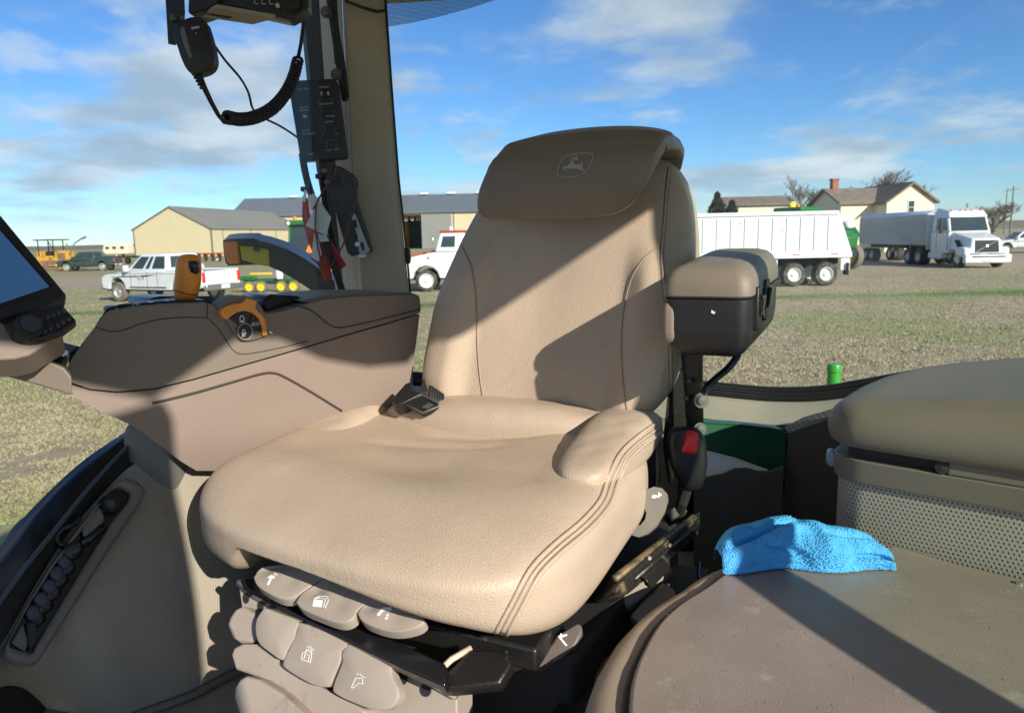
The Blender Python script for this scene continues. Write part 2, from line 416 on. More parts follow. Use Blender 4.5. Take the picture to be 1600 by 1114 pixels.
# short dead grass standing on the field
mb = MB(); vs, fs = [], []
rnd = random.Random(3)
n_bl = 0
while n_bl < 260000:
    y = 6.5 * (1 / (1 - rnd.random() * .86)) ** 1.0
    if y > 46: continue
    x = (rnd.random() * 1.5 - .76) * y
    k = noise.noise((x * .8, y * .8, 0)) + .6 * noise.noise((x * 3, y * 3, 5))
    if k < -.75 + rnd.random() * .5: continue
    a = rnd.random() * 6.28; h = .010 + .022 * rnd.random() * (1.2 + k); wd = .010 + .016 * rnd.random() + y * .0003
    ln = .06 * rnd.random(); b = rnd.random() * 6.28; i = len(vs)
    vs += [(x - math.cos(a) * wd, y - math.sin(a) * wd, -.01), (x + math.cos(a) * wd, y + math.sin(a) * wd, -.01), (x + math.cos(b) * ln, y + math.sin(b) * ln, h)]
    fs.append((i, i + 1, i + 2)); n_bl += 1
me = bpy.data.meshes.new('dry_grass'); me.from_pydata(vs, [], fs); me.materials.append(MATS['straw_blades'])
go = bpy.data.objects.new('dry_grass', me); COL.objects.link(go)
tag(go, 'short dead straw coloured grass covering the field', 'grass', kind='stuff')
# far ridge on the horizon
mat('ridge', (.20, .165, .115), .95, var=.25, vscale=.02, col2=(.15, .15, .09))
rows = []
for j in range(5):
    rows.append([])
    for i in range(121):
        x = -1400 + i * 25; hh = 3.2 + 3.2 * sst(100, 420, x) + 1.8 * noise.noise((x * .006, 1.3, 0)) + .8 * noise.noise((x * .03, 4, 0))
        t = (0, .5, 1, .6, 0)[j]; rows[-1].append(V((x, 560 + j * 45, -.05 + max(.6, hh) * t)))
tag(MB().grid(rows).build('hills', 'ridge', smooth=True), kind='structure')

# ================================================================ BACKGROUND THINGS
mat('white_paint', (.68, .70, .70), .30, var=.03, vscale=2, coat=.3, dirt=((.55, .52, .46), 2.2, .60, .85))
mat('trailer_white', (.68, .71, .71), .38, var=.03, vscale=2, dirt=((.62, .60, .56), 1.5, .60, .85))
mat('cab_glass', (.03, .045, .045), .08, spec=.8)
mat('tyre', (.030, .029, .028), .9, dirt=((.20, .17, .13), 6, .45, .75))
mat('tyre_dusty', (.17, .145, .115), .95, var=.2, vscale=8)
mat('rim_white', (.72, .72, .70), .45, dirt=((.45, .42, .36), 5, .5, .75))
mat('rim_alu', (.60, .60, .60), .35, .7)
mat('rim_yellow', (.80, .58, .02), .45)
mat('ag_green', (.018, .15, .028), .35, coat=.2, var=.1, vscale=3)
mat('dark_under', (.02, .02, .02), .8)
mat('grey_metal', (.36, .38, .40), .45, .6, var=.1, vscale=3)
mat('cream_siding', (.56, .48, .30), .6, var=.03, vscale=.4)
mat('shed_trim', (.16, .15, .13), .6)
mat('shed_roof', (.20, .195, .17), .85, var=.06, vscale=.3)
mat('shed_roof_blue', (.13, .145, .165), .75, var=.06, vscale=.3)
mat('door_grey', (.22, .225, .20), .6, var=.05, vscale=.5)
mat('house_cream', (.70, .62, .46), .7, var=.05, vscale=2)
mat('house_roof', (.185, .145, .11), .9, var=.25, vscale=1.5)
mat('brick_red', (.30, .12, .075), .9, var=.2, vscale=6)
mat('bark', (.16, .13, .105), .95, var=.25, vscale=3)
mat('twigs', (.20, .165, .14), .95, var=.25, vscale=2)
mat('needles', (.045, .055, .030), .95, var=.35, vscale=1.5)
mat('dozer_yellow', (.60, .33, .035), .55, dirt=((.24, .11, .045), 1.6, .48, .66))
mat('dozer_rust', (.20, .125, .08), .9, var=.3, vscale=3)
mat('dark_green_paint', (.03, .055, .05), .35, dirt=((.2, .18, .14), 2, .55, .8))
mat('red_paint', (.42, .055, .03), .45)
mat('amber', (.80, .26, .03), .35)
mat('beacon_yellow', (.9, .62, .05), .35, emit=((1., .6, .05), .4))
mat('lens_clear', (.75, .78, .78), .15)
mat('tail_red', (.55, .03, .02), .3)
mat('wood_pole', (.17, .13, .10), .9)

def wheel(root, x, y, r, w_, tyre='tyre', rim='rim_white', side=1, rr=.62, name='wheel'):
    """tyre with its rim as a sub-part; axle along local y"""
    t = MB().lathe([(r * rr, -w_ / 2), (r * .93, -w_ / 2), (r, -w_ * .36), (r, w_ * .36), (r * .93, w_ / 2), (r * rr, w_ / 2), (r * rr * .97, 0), (r * rr, -w_ / 2)], (x, y, r), (0, 1, 0), 20, caps=False)
    o = t.build(name, tyre, root, smooth='auto', local=True)
    d = MB().lathe([(r * rr, -w_ * .42), (r * rr, w_ * .46), (r * rr * .92, w_ * .5), (r * rr * .80, w_ * .30), (r * rr * .32, w_ * .26), (r * rr * .28, w_ * .44), (r * .06, w_ * .45)], (x, y, r), (0, side, 0), 18)
    d.build('rim', rim, o, smooth='auto', local=True); return o
def arch(x, r, z0, n=7): return [(x + r * math.cos(math.pi * k / (n - 1)), z0 + r * math.sin(math.pi * k / (n - 1))) for k in range(n)]
def side_prism(root, name, prof, y0, y1, m, bevel=.03):
    mb = MB().prism([(x, y0, z) for x, z in prof], (0, y1 - y0, 0)); return mb.build(name, m, root, bevel=bevel, local=True)
def hexa(b, t):
    """cab shell: (x0,x1,halfwidth,z) at the bottom and at the top"""
    v = [(b[0], -b[2], b[3]), (b[1], -b[2], b[3]), (b[1], b[2], b[3]), (b[0], b[2], b[3]), (t[0], -t[2], t[3]), (t[1], -t[2], t[3]), (t[1], t[2], t[3]), (t[0], t[2], t[3])]
    return MB().add(v, [(3, 2, 1, 0), (4, 5, 6, 7), (0, 1, 5, 4), (1, 2, 6, 5), (2, 3, 7, 6), (3, 0, 4, 7)]), [V(p) for p in v]
def pane(root, c, u0, u1, v0, v1, name='window', m='cab_glass', off=.012, th=.01):
    """pane on a quad face c = (bl, br, tr, tl), in face fractions, standing proud"""
    f = lambda u, v: (c[0] * (1 - u) + c[1] * u) * (1 - v) + (c[3] * (1 - u) + c[2] * u) * v
    n = (c[1] - c[0]).cross(c[3] - c[0]).normalized()
    return MB().prism([f(u0, v0) + n * off, f(u1, v0) + n * off, f(u1, v1) + n * off, f(u0, v1) + n * off], n * -th).build(name, m, root, local=True)

def heading(p, q): d = q - p; return math.atan2(d.y, d.x)

# --- white crew pickup beside the yard
def pickup(loc, rz, label, group, paint='white_paint', rim='rim_alu', mud=True):
    r = empty('pickup_truck', loc, rz, label, 'pickup', group)
    low = [(2.85, .55), (2.92, .80), (2.86, 1.02), (2.6, 1.12), (1.45, 1.24), (-.85, 1.28), (-.86, 1.22), (-2.85, 1.22), (-2.88, .62), (-2.6, .55)]
    low += [p for p in arch(-1.62, .50, .50)[::-1]] + [p for p in arch(1.98, .50, .50)[::-1]]
    side_prism(r, 'body', low, -.98, .98, paint, .05)
    MB().box((.1, 0, .62), (5.3, 1.75, .35)).build('underbody', 'dark_under', r, local=True)
    cab, c = hexa((-.95, 1.42, .94, 1.25), (-.80, .62, .76, 1.93)); cab.build('cab', paint, r, bevel=.06, local=True)
    L_ = (c[2], c[3], c[7], c[6]); Rr = (c[0], c[1], c[5], c[4])
    for a, b in ((.10, .40), (.46, .56), (.63, .95)): pane(r, L_, a, b, .14, .84)
    for a, b in ((.05, .37), (.44, .54), (.60, .90)): pane(r, Rr, a, b, .14, .84)
    pane(r, (c[1], c[2], c[6], c[5]), .08, .92, .10, .9, 'windshield'); pane(r, (c[3], c[0], c[4], c[7]), .12, .88, .2, .85, 'rear_window')
    MB().box((-1.9, 0, 1.223), (1.85, 1.62, .01)).build('bed_floor', 'grey_metal', r, local=True)
    for s in (-1, 1): MB().box((-1.87, s * .90, 1.26), (1.95, .10, .08)).build('bed_rail', paint, r, bevel=.02, local=True)
    MB().box((-2.885, 0, .98), (.05, 1.5, .52)).build('tailgate', paint, r, bevel=.02, local=True)
    MB().box((-2.97, 0, .60), (.18, 1.9, .22)).build('rear_bumper', 'chrome', r, bevel=.04, local=True)
    MB().box((-3.07, 0, .62), (.02, .42, .16)).build('licence_plate', 'white_tag', r, local=True)
    MB().box((2.96, 0, .60), (.16, 1.95, .24)).build('front_bumper', 'chrome', r, bevel=.05, local=True)
    MB().box((2.90, 0, .88), (.06, 1.1, .26)).build('grille', 'dark_under', r, bevel=.02, local=True)
    for s in (-1, 1):
        MB().box((2.84, s * .76, .92), (.12, .36, .22)).build('headlight', 'lens_clear', r, bevel=.03, local=True)
        MB().box((-2.88, s * .89, 1.0), (.06, .14, .40)).build('tail_light', 'tail_red', r, bevel=.02, local=True)
        MB().box((1.20, s * 1.10, 1.36), (.14, .22, .26)).build('mirror', paint, r, bevel=.04, local=True)
        MB().box((.30, s * .985, 1.06), (.02, .16, .04)).build('door_handle', 'chrome', r, local=True)
        for gx in (1.12, .16, -.42): MB().box((gx, s * .9815, .92), (.018, .006, .62)).build('door_gap', 'groove', r, local=True)
        MB().box((-.2, s * .9815, 1.16), (5.2, .006, .014)).build('body_crease', 'groove', r, local=True)
        MB().box((.15, s * .983, .60), (2.1, .02, .05)).build('sill_trim', 'dark_under', r, local=True)
        wheel(r, 1.98, s * .84, .40, .26, 'tyre_dusty' if mud else 'tyre', rim, s); wheel(r, -1.62, s * .84, .40, .26, 'tyre_dusty' if mud else 'tyre', rim, s)
    return r
pa, pb = G(189, 471), G(266, 478)
rzp = math.atan2(.43, -.90)
h_ = V((math.cos(rzp), math.sin(rzp), 0)); lf = V((-h_.y, h_.x, 0))
pk = pickup(G(190, 471) - h_ * 2.16 - lf * .92, rzp, 'white extended cab pickup parked by the cream gable shed', 'pickups parked in the yard')
pk.scale = (1.09,) * 3
# round emblem on the driver's door and cloth bags in the bed
MB().lathe([(.11, 0), (.11, .008), (.02, .009)], (.62, .982, .98), (0, 1, 0), 14).build('door_emblem', 'print_grey', pk, local=True)
MB().box((.38, .985, .98), (.12, .006, .16)).build('door_emblem', 'print_grey', pk, local=True)
def lump(root, c, d, m, name, seed, nn=3.): 
    return MB().sbox(lambda x, y, z: V(c) + V((x * d[0], y * d[1], z * d[2])) * (1 + .16 * noise.noise((x * 2 + seed, y * 2, z * 2))), nn, 10).build(name, m, root, smooth=True, local=True)
mat('sack', (.66, .64, .56), .9, var=.1, vscale=4)
sk = empty('sack', MW[pk.name] @ V((-1.6 * 1.09, .2, 1.228 * 1.09)), rzp, 'pale cloth sack lying in the bed of the white pickup', 'sack')
lump(sk, (0, 0, .17), (.42, .34, .19), 'sack', 'sack_cloth', 3)

# --- white hopper trailer behind the seat
A_ = G(1240, 448); ty = A_.y + 1.15
XR = P(1330, 408, A_.y).x
tr = empty('grain_trailer', (XR - 6, ty, 0), 0, 'white hopper grain trailer with ribbed sides and two axles', 'trailer')
zt = P(1260, 331, A_.y).z; zb = P(1260, 403, A_.y).z
yn = -1.15
prof = [(-6, zb), (6.0, zb), (6.0, zb + .25), (5.35, zt), (-6, zt)]
MB().prism([(x, yn, z) for x, z in prof], (0, 2.3, 0)).build('tub', 'trailer_white', tr, bevel=.02, local=True)
for k in range(17):
    x = 4.95 - k * .62
    MB().prism([(x - .05, yn - .045, zb + .32), (x + .05, yn - .045, zb + .32), (x + .05, yn - .045, zt - .22), (x - .05, yn - .045, zt - .22)], (0, .044, 0)).build('side_rib', 'trailer_white', tr, bevel=.012, local=True)
MB().box((-.33, yn - .03, zt - .06), (11.35, .10, .16)).build('top_rail', 'trailer_white', tr, bevel=.02, local=True)
MB().box((0, yn - .03, zb + .09), (12.0, .10, .20)).build('bottom_rail', 'trailer_white', tr, bevel=.02, local=True)
for k in range(12): MB().box((5.2 - k * .85, yn - .084, zb + .15), (.34, .006, .05)).build('reflector_tape', 'tail_red' if k % 2 == 0 else 'print_white', tr, local=True)
MB().prism([(-5, -.5, .95), (5.7, -.5, .95), (5.7, -.5, zb - .01), (-5, -.5, zb - .01)], (0, 1.0, 0)).build('chassis', 'dark_under', tr, local=True)
MB().prism([(-2.5, -.9, zb - .005), (1.2, -.9, zb - .005), (.2, -.9, .7), (-1.5, -.9, .7)], (0, 1.8, 0)).build('hopper', 'trailer_white', tr, local=True)
MB().box((2.35, yn + .05, zb - .20), (.75, .06, .26)).build('fender_flap', 'trailer_white', tr, bevel=.02, local=True)
MB().box((5.75, yn + .04, zb - .28), (.42, .06, .62)).build('rear_bracket', 'trailer_white', tr, bevel=.02, local=True)
MB().box((5.82, yn + .08, .75), (.05, .5, .55)).build('mud_flap', 'black_rubber', tr, local=True)
xw = [P(1241, 430, A_.y).x - (XR - 6), P(1291, 430, A_.y).x - (XR - 6)]
for x in xw:
    for s in (-1, 1): wheel(tr, x, s * .93, .53, .52, 'tyre', 'rim_white', s, .60)
lad = MB()
for s in (-.25, .25): lad.tube([(6.08, s - .6, zb - .3), (5.48, s - .6, zt)], .02, 6)
for k in range(7): t = k / 6.5; lad.tube([(6.05 - .6 * t, -.85, zb - .2 + (zt - zb + .2) * t), (6.05 - .6 * t, -.35, zb - .2 + (zt - zb + .2) * t)], .018, 6)
lad.build('ladder', 'grey_metal', tr, local=True)
for k, (xx, zz_) in enumerate(((1.0, zt - .45), (-.55, zb + .55), (2.9, zt - .8))): MB().lathe([(.06, 0), (.05, .012)], (xx, yn - .001, zz_), (0, -1, 0), 10).build('stain_patch', 'print_grey', tr, local=True)

# --- white semi truck and its silver trailer
S_ = G(1541, 419); fz = R(-90)
st = empty('semi_truck', (S_.x, S_.y + .8, 0), R(-93), 'white day cab semi truck with a diagonal bar across its dark grille', 'truck')
def kid(mb, n, m, root=st, **k): return mb.build(n, m, root, local=True, **k)
hood = MB().add([(-1.2, -1.05, .95), (.75, -.92, .75), (.75, .92, .75), (-1.2, 1.05, .95), (-1.2, -.98, 1.95), (.60, -.74, 1.58), (.60, .74, 1.58), (-1.2, .98, 1.95)], [(3, 2, 1, 0), (4, 5, 6, 7), (0, 1, 5, 4), (1, 2, 6, 5), (2, 3, 7, 6), (3, 0, 4, 7)])
kid(hood, 'hood', 'white_paint', bevel=.10, seg=3)
cab, c = hexa((-3.0, -1.05, 1.15, .75), (-3.0, -1.05, 1.15, 1.96)); kid(cab, 'cab_lower', 'white_paint', bevel=.08)
cab, c = hexa((-3.0, -1.05, 1.13, 1.93), (-2.95, -1.45, 1.06, 2.86)); kid(cab, 'cab', 'white_paint', bevel=.08)
pane(st, (c[1], c[2], c[6], c[5]), .06, .94, .06, .86, 'windshield'); pane(st, (c[0], c[1], c[5], c[4]), .28, .90, .12, .85); pane(st, (c[2], c[3], c[7], c[6]), .10, .72, .12, .85)
MB().add([(-3.0, -1.08, 2.80), (-1.25, -1.1, 2.72), (-1.25, 1.1, 2.72), (-3.0, 1.08, 2.80), (-3.0, -.9, 3.30), (-1.55, -.95, 3.12), (-1.55, .95, 3.12), (-3.0, .9, 3.30)], [(3, 2, 1, 0), (4, 5, 6, 7), (0, 1, 5, 4), (1, 2, 6, 5), (2, 3, 7, 6), (3, 0, 4, 7)]).build('roof_cap', 'white_paint', st, bevel=.1, seg=3, local=True)
kid(MB().box((.79, 0, .50), (.30, 2.42, .46)), 'bumper', 'white_paint', bevel=.07)
kid(MB().box((.955, 0, .62), (.02, 1.7, .06)), 'bumper_slot', 'dark_under')
kid(MB().box((.955, 0, .42), (.02, .50, .14)), 'licence_plate', 'white_tag')
gr = kid(MB().add([(.765, -.62, .85), (.765, .62, .85), (.655, .60, 1.48), (.655, -.60, 1.48), (.70, -.62, .85), (.70, .62, .85), (.59, .60, 1.48), (.59, -.60, 1.48)], [(0, 1, 2, 3), (7, 6, 5, 4), (0, 4, 5, 1), (1, 5, 6, 2), (2, 6, 7, 3), (3, 7, 4, 0)]), 'grille', 'dark_under')
kid(MB().tube([(.785, -.60, .88), (.675, .56, 1.46)], .028, 6), 'grille_bar', 'chrome', gr) if False else MB().tube([(.785, -.60, .88), (.675, .56, 1.46)], .028, 6).build('grille_bar', 'chrome', gr, local=True)
MB().lathe([(.085, 0), (.085, .03), (.05, .04)], (.725, -.02, 1.17), (1, 0, .16), 14).build('emblem', 'chrome', gr, local=True)
for s in (-1, 1):
    kid(MB().sbox(lambda x, y, z, s=s: V((.25 + x * .50, s * 1.02 + y * .22, .86 + z * .28)), 3.2, 10), 'fender', 'white_paint', smooth=True)
    kid(MB().box((.62, s * 1.0, .92), (.20, .34, .26)), 'headlight', 'lens_clear', bevel=.05)
    kid(MB().box((-1.35, s * 1.42, 2.25), (.14, .18, .75)), 'mirror', 'black_plastic', bevel=.04)
    kid(MB().tube([(-1.4, s * 1.15, 2.55), (-1.35, s * 1.42, 2.5)], .02, 6), 'mirror_arm', 'black_plastic')
    for gx in (-1.12, -2.30): kid(MB().box((gx, s * 1.152, 1.45), (.025, .01, 1.0)), 'door_gap', 'groove')
    kid(MB().box((-2.1, s * 1.16, 1.55), (.20, .02, .05)), 'door_handle', 'chrome')
    wheel(st, -.05, s * .98, .50, .30, 'tyre', 'rim_alu', s)
    kid(MB().box((-2.3, s * 1.05, .62), (1.5, .35, .36)), 'side_step', 'white_paint', bevel=.05)
    for x in (-4.3, -5.6): wheel(st, x, s * .92, .50, .58, 'tyre', 'rim_alu', s)
    kid(MB().prism([(-.2, s * .93 , 1.05), (.1, s * .90, 1.05), (-.35, s * .93, 1.5), (-.6, s * .95, 1.5)], (0, s * .10, 0)), 'hood_vent', 'dark_under')
for my in (-.8, -.3, 0, .3, .8): kid(MB().box((-1.50, my, 3.14), (.10, .10, .05)), 'marker_light', 'amber', bevel=.01)
kid(MB().box((-4.4, 0, .80), (3.4, .9, .25)), 'frame_rails', 'dark_under')
kid(MB().tube([(-3.15, .9, .9), (-3.15, .9, 3.55)], .07, 8), 'exhaust_stack', 'grey_metal')
kid(MB().box((-1.09, 0, .40), (.9, 1.5, .2)), 'engine_sump', 'dark_under')
# silver trailer
st.scale = (1.12,) * 3
t2 = empty('grain_trailer', MW[st.name] @ V((-4.9, 0, 0)), R(-93), 'silver ribbed grain trailer coupled behind the white semi truck', 'trailer')
zb2, zt2 = 1.30, 3.30
MB().prism([(.9, -1.22, zb2), (.9, -1.22, zt2), (-10.0, -1.22, zt2), (-10.0, -1.22, zb2 + .3), (-9.6, -1.22, zb2)], (0, 2.44, 0)).build('tub', 'grey_metal', t2, local=True, bevel=.02)
for k in range(9):
    for s in (-1, 1): MB().box((-4.6, s * 1.235, zb2 + .14 + k * .18), (10.6, .03, .09)).build('side_rib', 'grey_metal', t2, bevel=.01, local=True)
MB().box((.93, 0, (zb2 + zt2) / 2 - .1), (.06, 2.5, zt2 - zb2 + .35)).build('nose_panel', 'trailer_white', t2, bevel=.02, local=True)
rows = [[V((x, -1.22 + 2.44 * j / 10, zt2 + .01 + .32 * math.sin(math.pi * j / 10))) for j in range(11)] for x in (.96, .2, -10.0)]
MB().grid(rows, (0, 0, -.02)).build('tarp', 'trailer_white', t2, smooth=True, local=True)
MB().box((-4.5, 0, 1.15), (10, .9, .26)).build('chassis', 'dark_under', t2, local=True)
for s in (-1, 1):
    MB().box((-2.2, s * .75, .78), (.12, .12, .95)).build('landing_leg', 'grey_metal', t2, local=True)
    for x in (-7.6, -8.8): wheel(t2, x, s * .92, .50, .55, 'tyre', 'rim_alu', s)

# --- old white truck with a red roof
O_ = G(667, 456)
ot = empty('old_truck', (O_.x, O_.y + .95, 0), R(180), 'old white truck with a red roof and beacon before the long shed', 'truck')
low = [(1.35, .62), (1.40, 1.35), (1.30, 1.52), (-.35, 1.85), (-3.6, 1.85), (-3.6, .62)] + arch(0, .62, .62)[::-1]
side_prism(ot, 'body', low, -1.02, 1.02, 'white_paint', .06)
cab, c = hexa((-1.95, -.45, 1.0, 1.86), (-1.9, -.72, .92, 2.74)); cab.build('cab', 'white_paint', ot, bevel=.07, local=True)
pane(ot, (c[2], c[3], c[7], c[6]), .15, .62, .25, .82); pane(ot, (c[1], c[2], c[6], c[5]), .08, .92, .15, .88, 'windshield'); pane(ot, (c[0], c[1], c[5], c[4]), .2, .8, .25, .82)
MB().box((-1.32, 0, 2.80), (1.25, 1.86, .11)).build('roof', 'red_paint', ot, bevel=.04, local=True)
MB().box((.45, 0, 1.74), (1.6, .9, .10), Matrix.Rotation(R(10), 3, 'Y')).build('hood_stripe', 'red_paint', ot, bevel=.02, local=True)
MB().lathe([(.11, 0), (.11, .13), (.05, .18)], (-1.2, .3, 2.86), (0, 0, 1), 12).build('beacon', 'lens_clear', ot, smooth='auto', local=True)
MB().box((-.42, 1.22, 2.35), (.06, .16, .34)).build('mirror', 'chrome', ot, bevel=.02, local=True)
MB().tube([(-.48, 1.0, 2.5), (-.42, 1.22, 2.48)], .02, 6).build('mirror_arm', 'chrome', ot, local=True)
MB().tube([(-.15, .98, 1.62), (-.15, 1.08, 1.60)], .05, 8).build('side_lamp', 'grey_metal', ot, local=True)
MB().box((1.38, 0, .62), (.18, 2.0, .25)).build('bumper', 'grey_metal', ot, bevel=.04, local=True)
MB().box((1.40, .78, 1.05), (.06, .22, .22)).build('headlight', 'beacon_yellow', ot, bevel=.03, local=True)
MB().box((-1.2, 0, .70), (4.4, 1.2, .3)).build('frame_rails', 'dark_under', ot, local=True)
for s in (-1, 1): wheel(ot, 0, s * .86, .52, .28, 'tyre', 'rim_white', s, .68); wheel(ot, -3.0, s * .86, .52, .28, 'tyre', 'rim_white', s, .68)

# --- yellow bulldozer
D_ = G(92, 422)
dz = empty('bulldozer', (D_.x, D_.y, 0), R(-8), 'rusty yellow bulldozer with a dark canopy and an upraised beam', 'bulldozer')
k2 = lambda mb, n, m, **k: mb.build(n, m, dz, local=True, **k)
for s in (-1, 1):
    trk = []
    for i in range(28):
        a = i / 28 * 2 * math.pi; ca, sa = math.cos(a), math.sin(a); trk.append((1.9 * math.copysign(abs(ca) ** .6, ca), s * .95 - .28, .55 + .52 * math.copysign(abs(sa) ** .7, sa)))
    k2(MB().prism(trk, (0, .56, 0)), 'track', 'dozer_rust', bevel=.03)
    for x in (-1.3, 1.3): k2(MB().lathe([(.42, 0), (.42, .08), (.15, .12)], (x, s * 1.23, .55), (0, s, 0), 16), 'track_wheel', 'dozer_yellow')
k2(MB().box((.85, 0, 1.55), (1.7, 1.1, 1.1)), 'engine_hood', 'dozer_yellow', bevel=.06)
k2(MB().box((.95, -.57, 1.5), (.9, .05, .7)), 'side_panel', 'dozer_rust', bevel=.02)
k2(MB().box((-.9, 0, 1.25), (1.9, 1.6, .6)), 'deck', 'dozer_yellow', bevel=.05)
k2(MB().box((-.8, 0, 1.75), (.6, .7, .6)), 'driver_seat', 'black_rubber', bevel=.06)
k2(MB().box((-1.75, 0, 1.75), (.45, 1.2, .6)), 'fuel_tank', 'dozer_yellow', bevel=.05)
for x, y in ((-1.55, -.75), (-1.55, .75), (.25, -.75), (.25, .75)): k2(MB().tube([(x, y, 1.5), (x, y, 3.2)], .06, 6), 'canopy_post', 'dark_under')
k2(MB().tube([(.25, -.75, 2.2), (-.35, -.75, 3.2)], .05, 6), 'canopy_brace', 'dark_under')
k2(MB().box((-.5, 0, 3.27), (2.9, 1.9, .12)), 'canopy', 'dark_under', bevel=.04)
k2(MB().tube([(1.3, 0, 2.1), (1.3, 0, 2.9)], .06, 8), 'exhaust_pipe', 'dozer_rust')
k2(MB().tube([(2.0, -.3, 2.3), (2.5, -.3, 2.85), (3.2, -.3, 3.25), (3.9, -.3, 3.5)], [.06, .07, .09, .13], 8), 'beam', 'grey_metal')
k2(MB().tube([(1.7, -.3, 1.7), (2.0, -.3, 2.3)], .06, 8), 'beam_foot', 'grey_metal')
bl = [(2.35, -1.5, .15), (2.25, -1.5, .6), (2.35, -1.5, 1.1), (2.45, -1.5, 1.1), (2.35, -1.5, .6), (2.45, -1.5, .15)]
k2(MB().prism(bl, (0, 3.0, 0)), 'blade', 'dozer_rust', bevel=.02)
for s in (-1, 1): k2(MB().tube([(0, s * 1.35, .55), (2.3, s * 1.35, .45)], .09, 6), 'push_arm', 'dozer_yellow')

# --- other vehicles of the yard
g1 = G(150, 424)
q = pickup((g1.x - 1.6, g1.y + 2, 0), R(182), 'dark green pickup with grey wheels parked beside the bulldozer', 'pickups parked in the yard', 'dark_green_paint', 'rim_alu')
g1 = G(181, 413)
fb = empty('flatbed_trailer', (g1.x, g1.y, 0), R(175), 'dark flatbed trailer with pale wheels behind the green pickup', 'trailer')
MB().box((0, 0, .95), (6.2, 2.2, .28)).build('deck', 'dark_under', fb, bevel=.03, local=True)
MB().box((2.6, 0, 1.35), (.15, 2.2, .6)).build('headboard', 'dozer_rust', fb, bevel=.02, local=True)
MB().tube([(3.1, 0, .9), (4.6, 0, .7)], .08, 6).build('drawbar', 'dark_under', fb, local=True)
for s in (-1, 1):
    for x in (-1.2, .1): wheel(fb, x, s * .95, .42, .3, 'tyre', 'rim_white', s)
g1 = G(186, 401)
cp = empty('camper', (g1.x, g1.y, 0), R(170), 'cream camper trailer standing beyond the dark flatbed', 'camper')
MB().prism([(-3.2, -1.2, .6), (2.6, -1.2, .6), (3.2, -1.2, 1.3), (2.8, -1.2, 2.9), (-2.9, -1.2, 2.9), (-3.2, -1.2, 2.2)], (0, 2.4, 0)).build('body', 'house_cream', cp, bevel=.12, local=True)
for x in (-1.9, .1, 1.9): MB().box((x, 1.21, 2.0), (.9, .03, .55)).build('window', 'cab_glass', cp, local=True)
MB().tube([(3.1, 0, .6), (4.4, 0, .5)], .06, 6).build('drawbar', 'dark_under', cp, local=True)
for s in (-1, 1): wheel(cp, -.3, s * 1.05, .36, .25, 'tyre', 'rim_white', s)
g1 = G(437, 397)
car = empty('white_car', (g1.x, g1.y, 0), R(178), 'small white car parked before the cream shed wall', 'car')
side_prism(car, 'body', [(2.2, .35), (2.25, .75), (1.0, .95), (-2.1, .98), (-2.25, .4)] + arch(-1.35, .36, .35)[::-1] + arch(1.35, .36, .35)[::-1], -.88, .88, 'white_paint', .08)
cab, c = hexa((-1.7, 1.05, .82, .94), (-1.0, .35, .62, 1.45)); cab.build('cab', 'white_paint', car, bevel=.06, local=True)
for a, b in ((.12, .48), (.52, .88)): pane(car, (c[2], c[3], c[7], c[6]), a, b, .1, .85)
for s in (-1, 1): wheel(car, 1.35, s * .76, .31, .2, 'tyre', 'rim_alu', s); wheel(car, -1.35, s * .76, .31, .2, 'tyre', 'rim_alu', s)
g1 = G(322, 409)
ri = empty('rusty_rake', (g1.x, g1.y, 0), R(160), 'rusty red hay rake standing behind the white pickup', 'hay rake')
MB().tube([(-3, 0, 1.1), (3, 0, 1.1)], .12, 6).build('main_beam', 'red_paint', ri, local=True)
for k in range(5): MB().lathe([(.62, -.03), (.62, .03), (.5, .03), (.5, -.03)], (-2.4 + k * 1.2, 0, .62), (.3, 1, 0), 18).build('rake_wheel', 'dozer_rust', ri, local=True)
for s in (-1, 1): wheel(ri, s * 2.6, .6, .32, .2, 'tyre', 'rim_white', 1)
g1 = G(1592, 396)
pickup((g1.x + 1.2, g1.y + 1, 0), R(172), 'white and dark pickup at the right of the semi truck by the bare tree', 'pickups parked in the yard', 'white_paint', 'rim_alu', False)

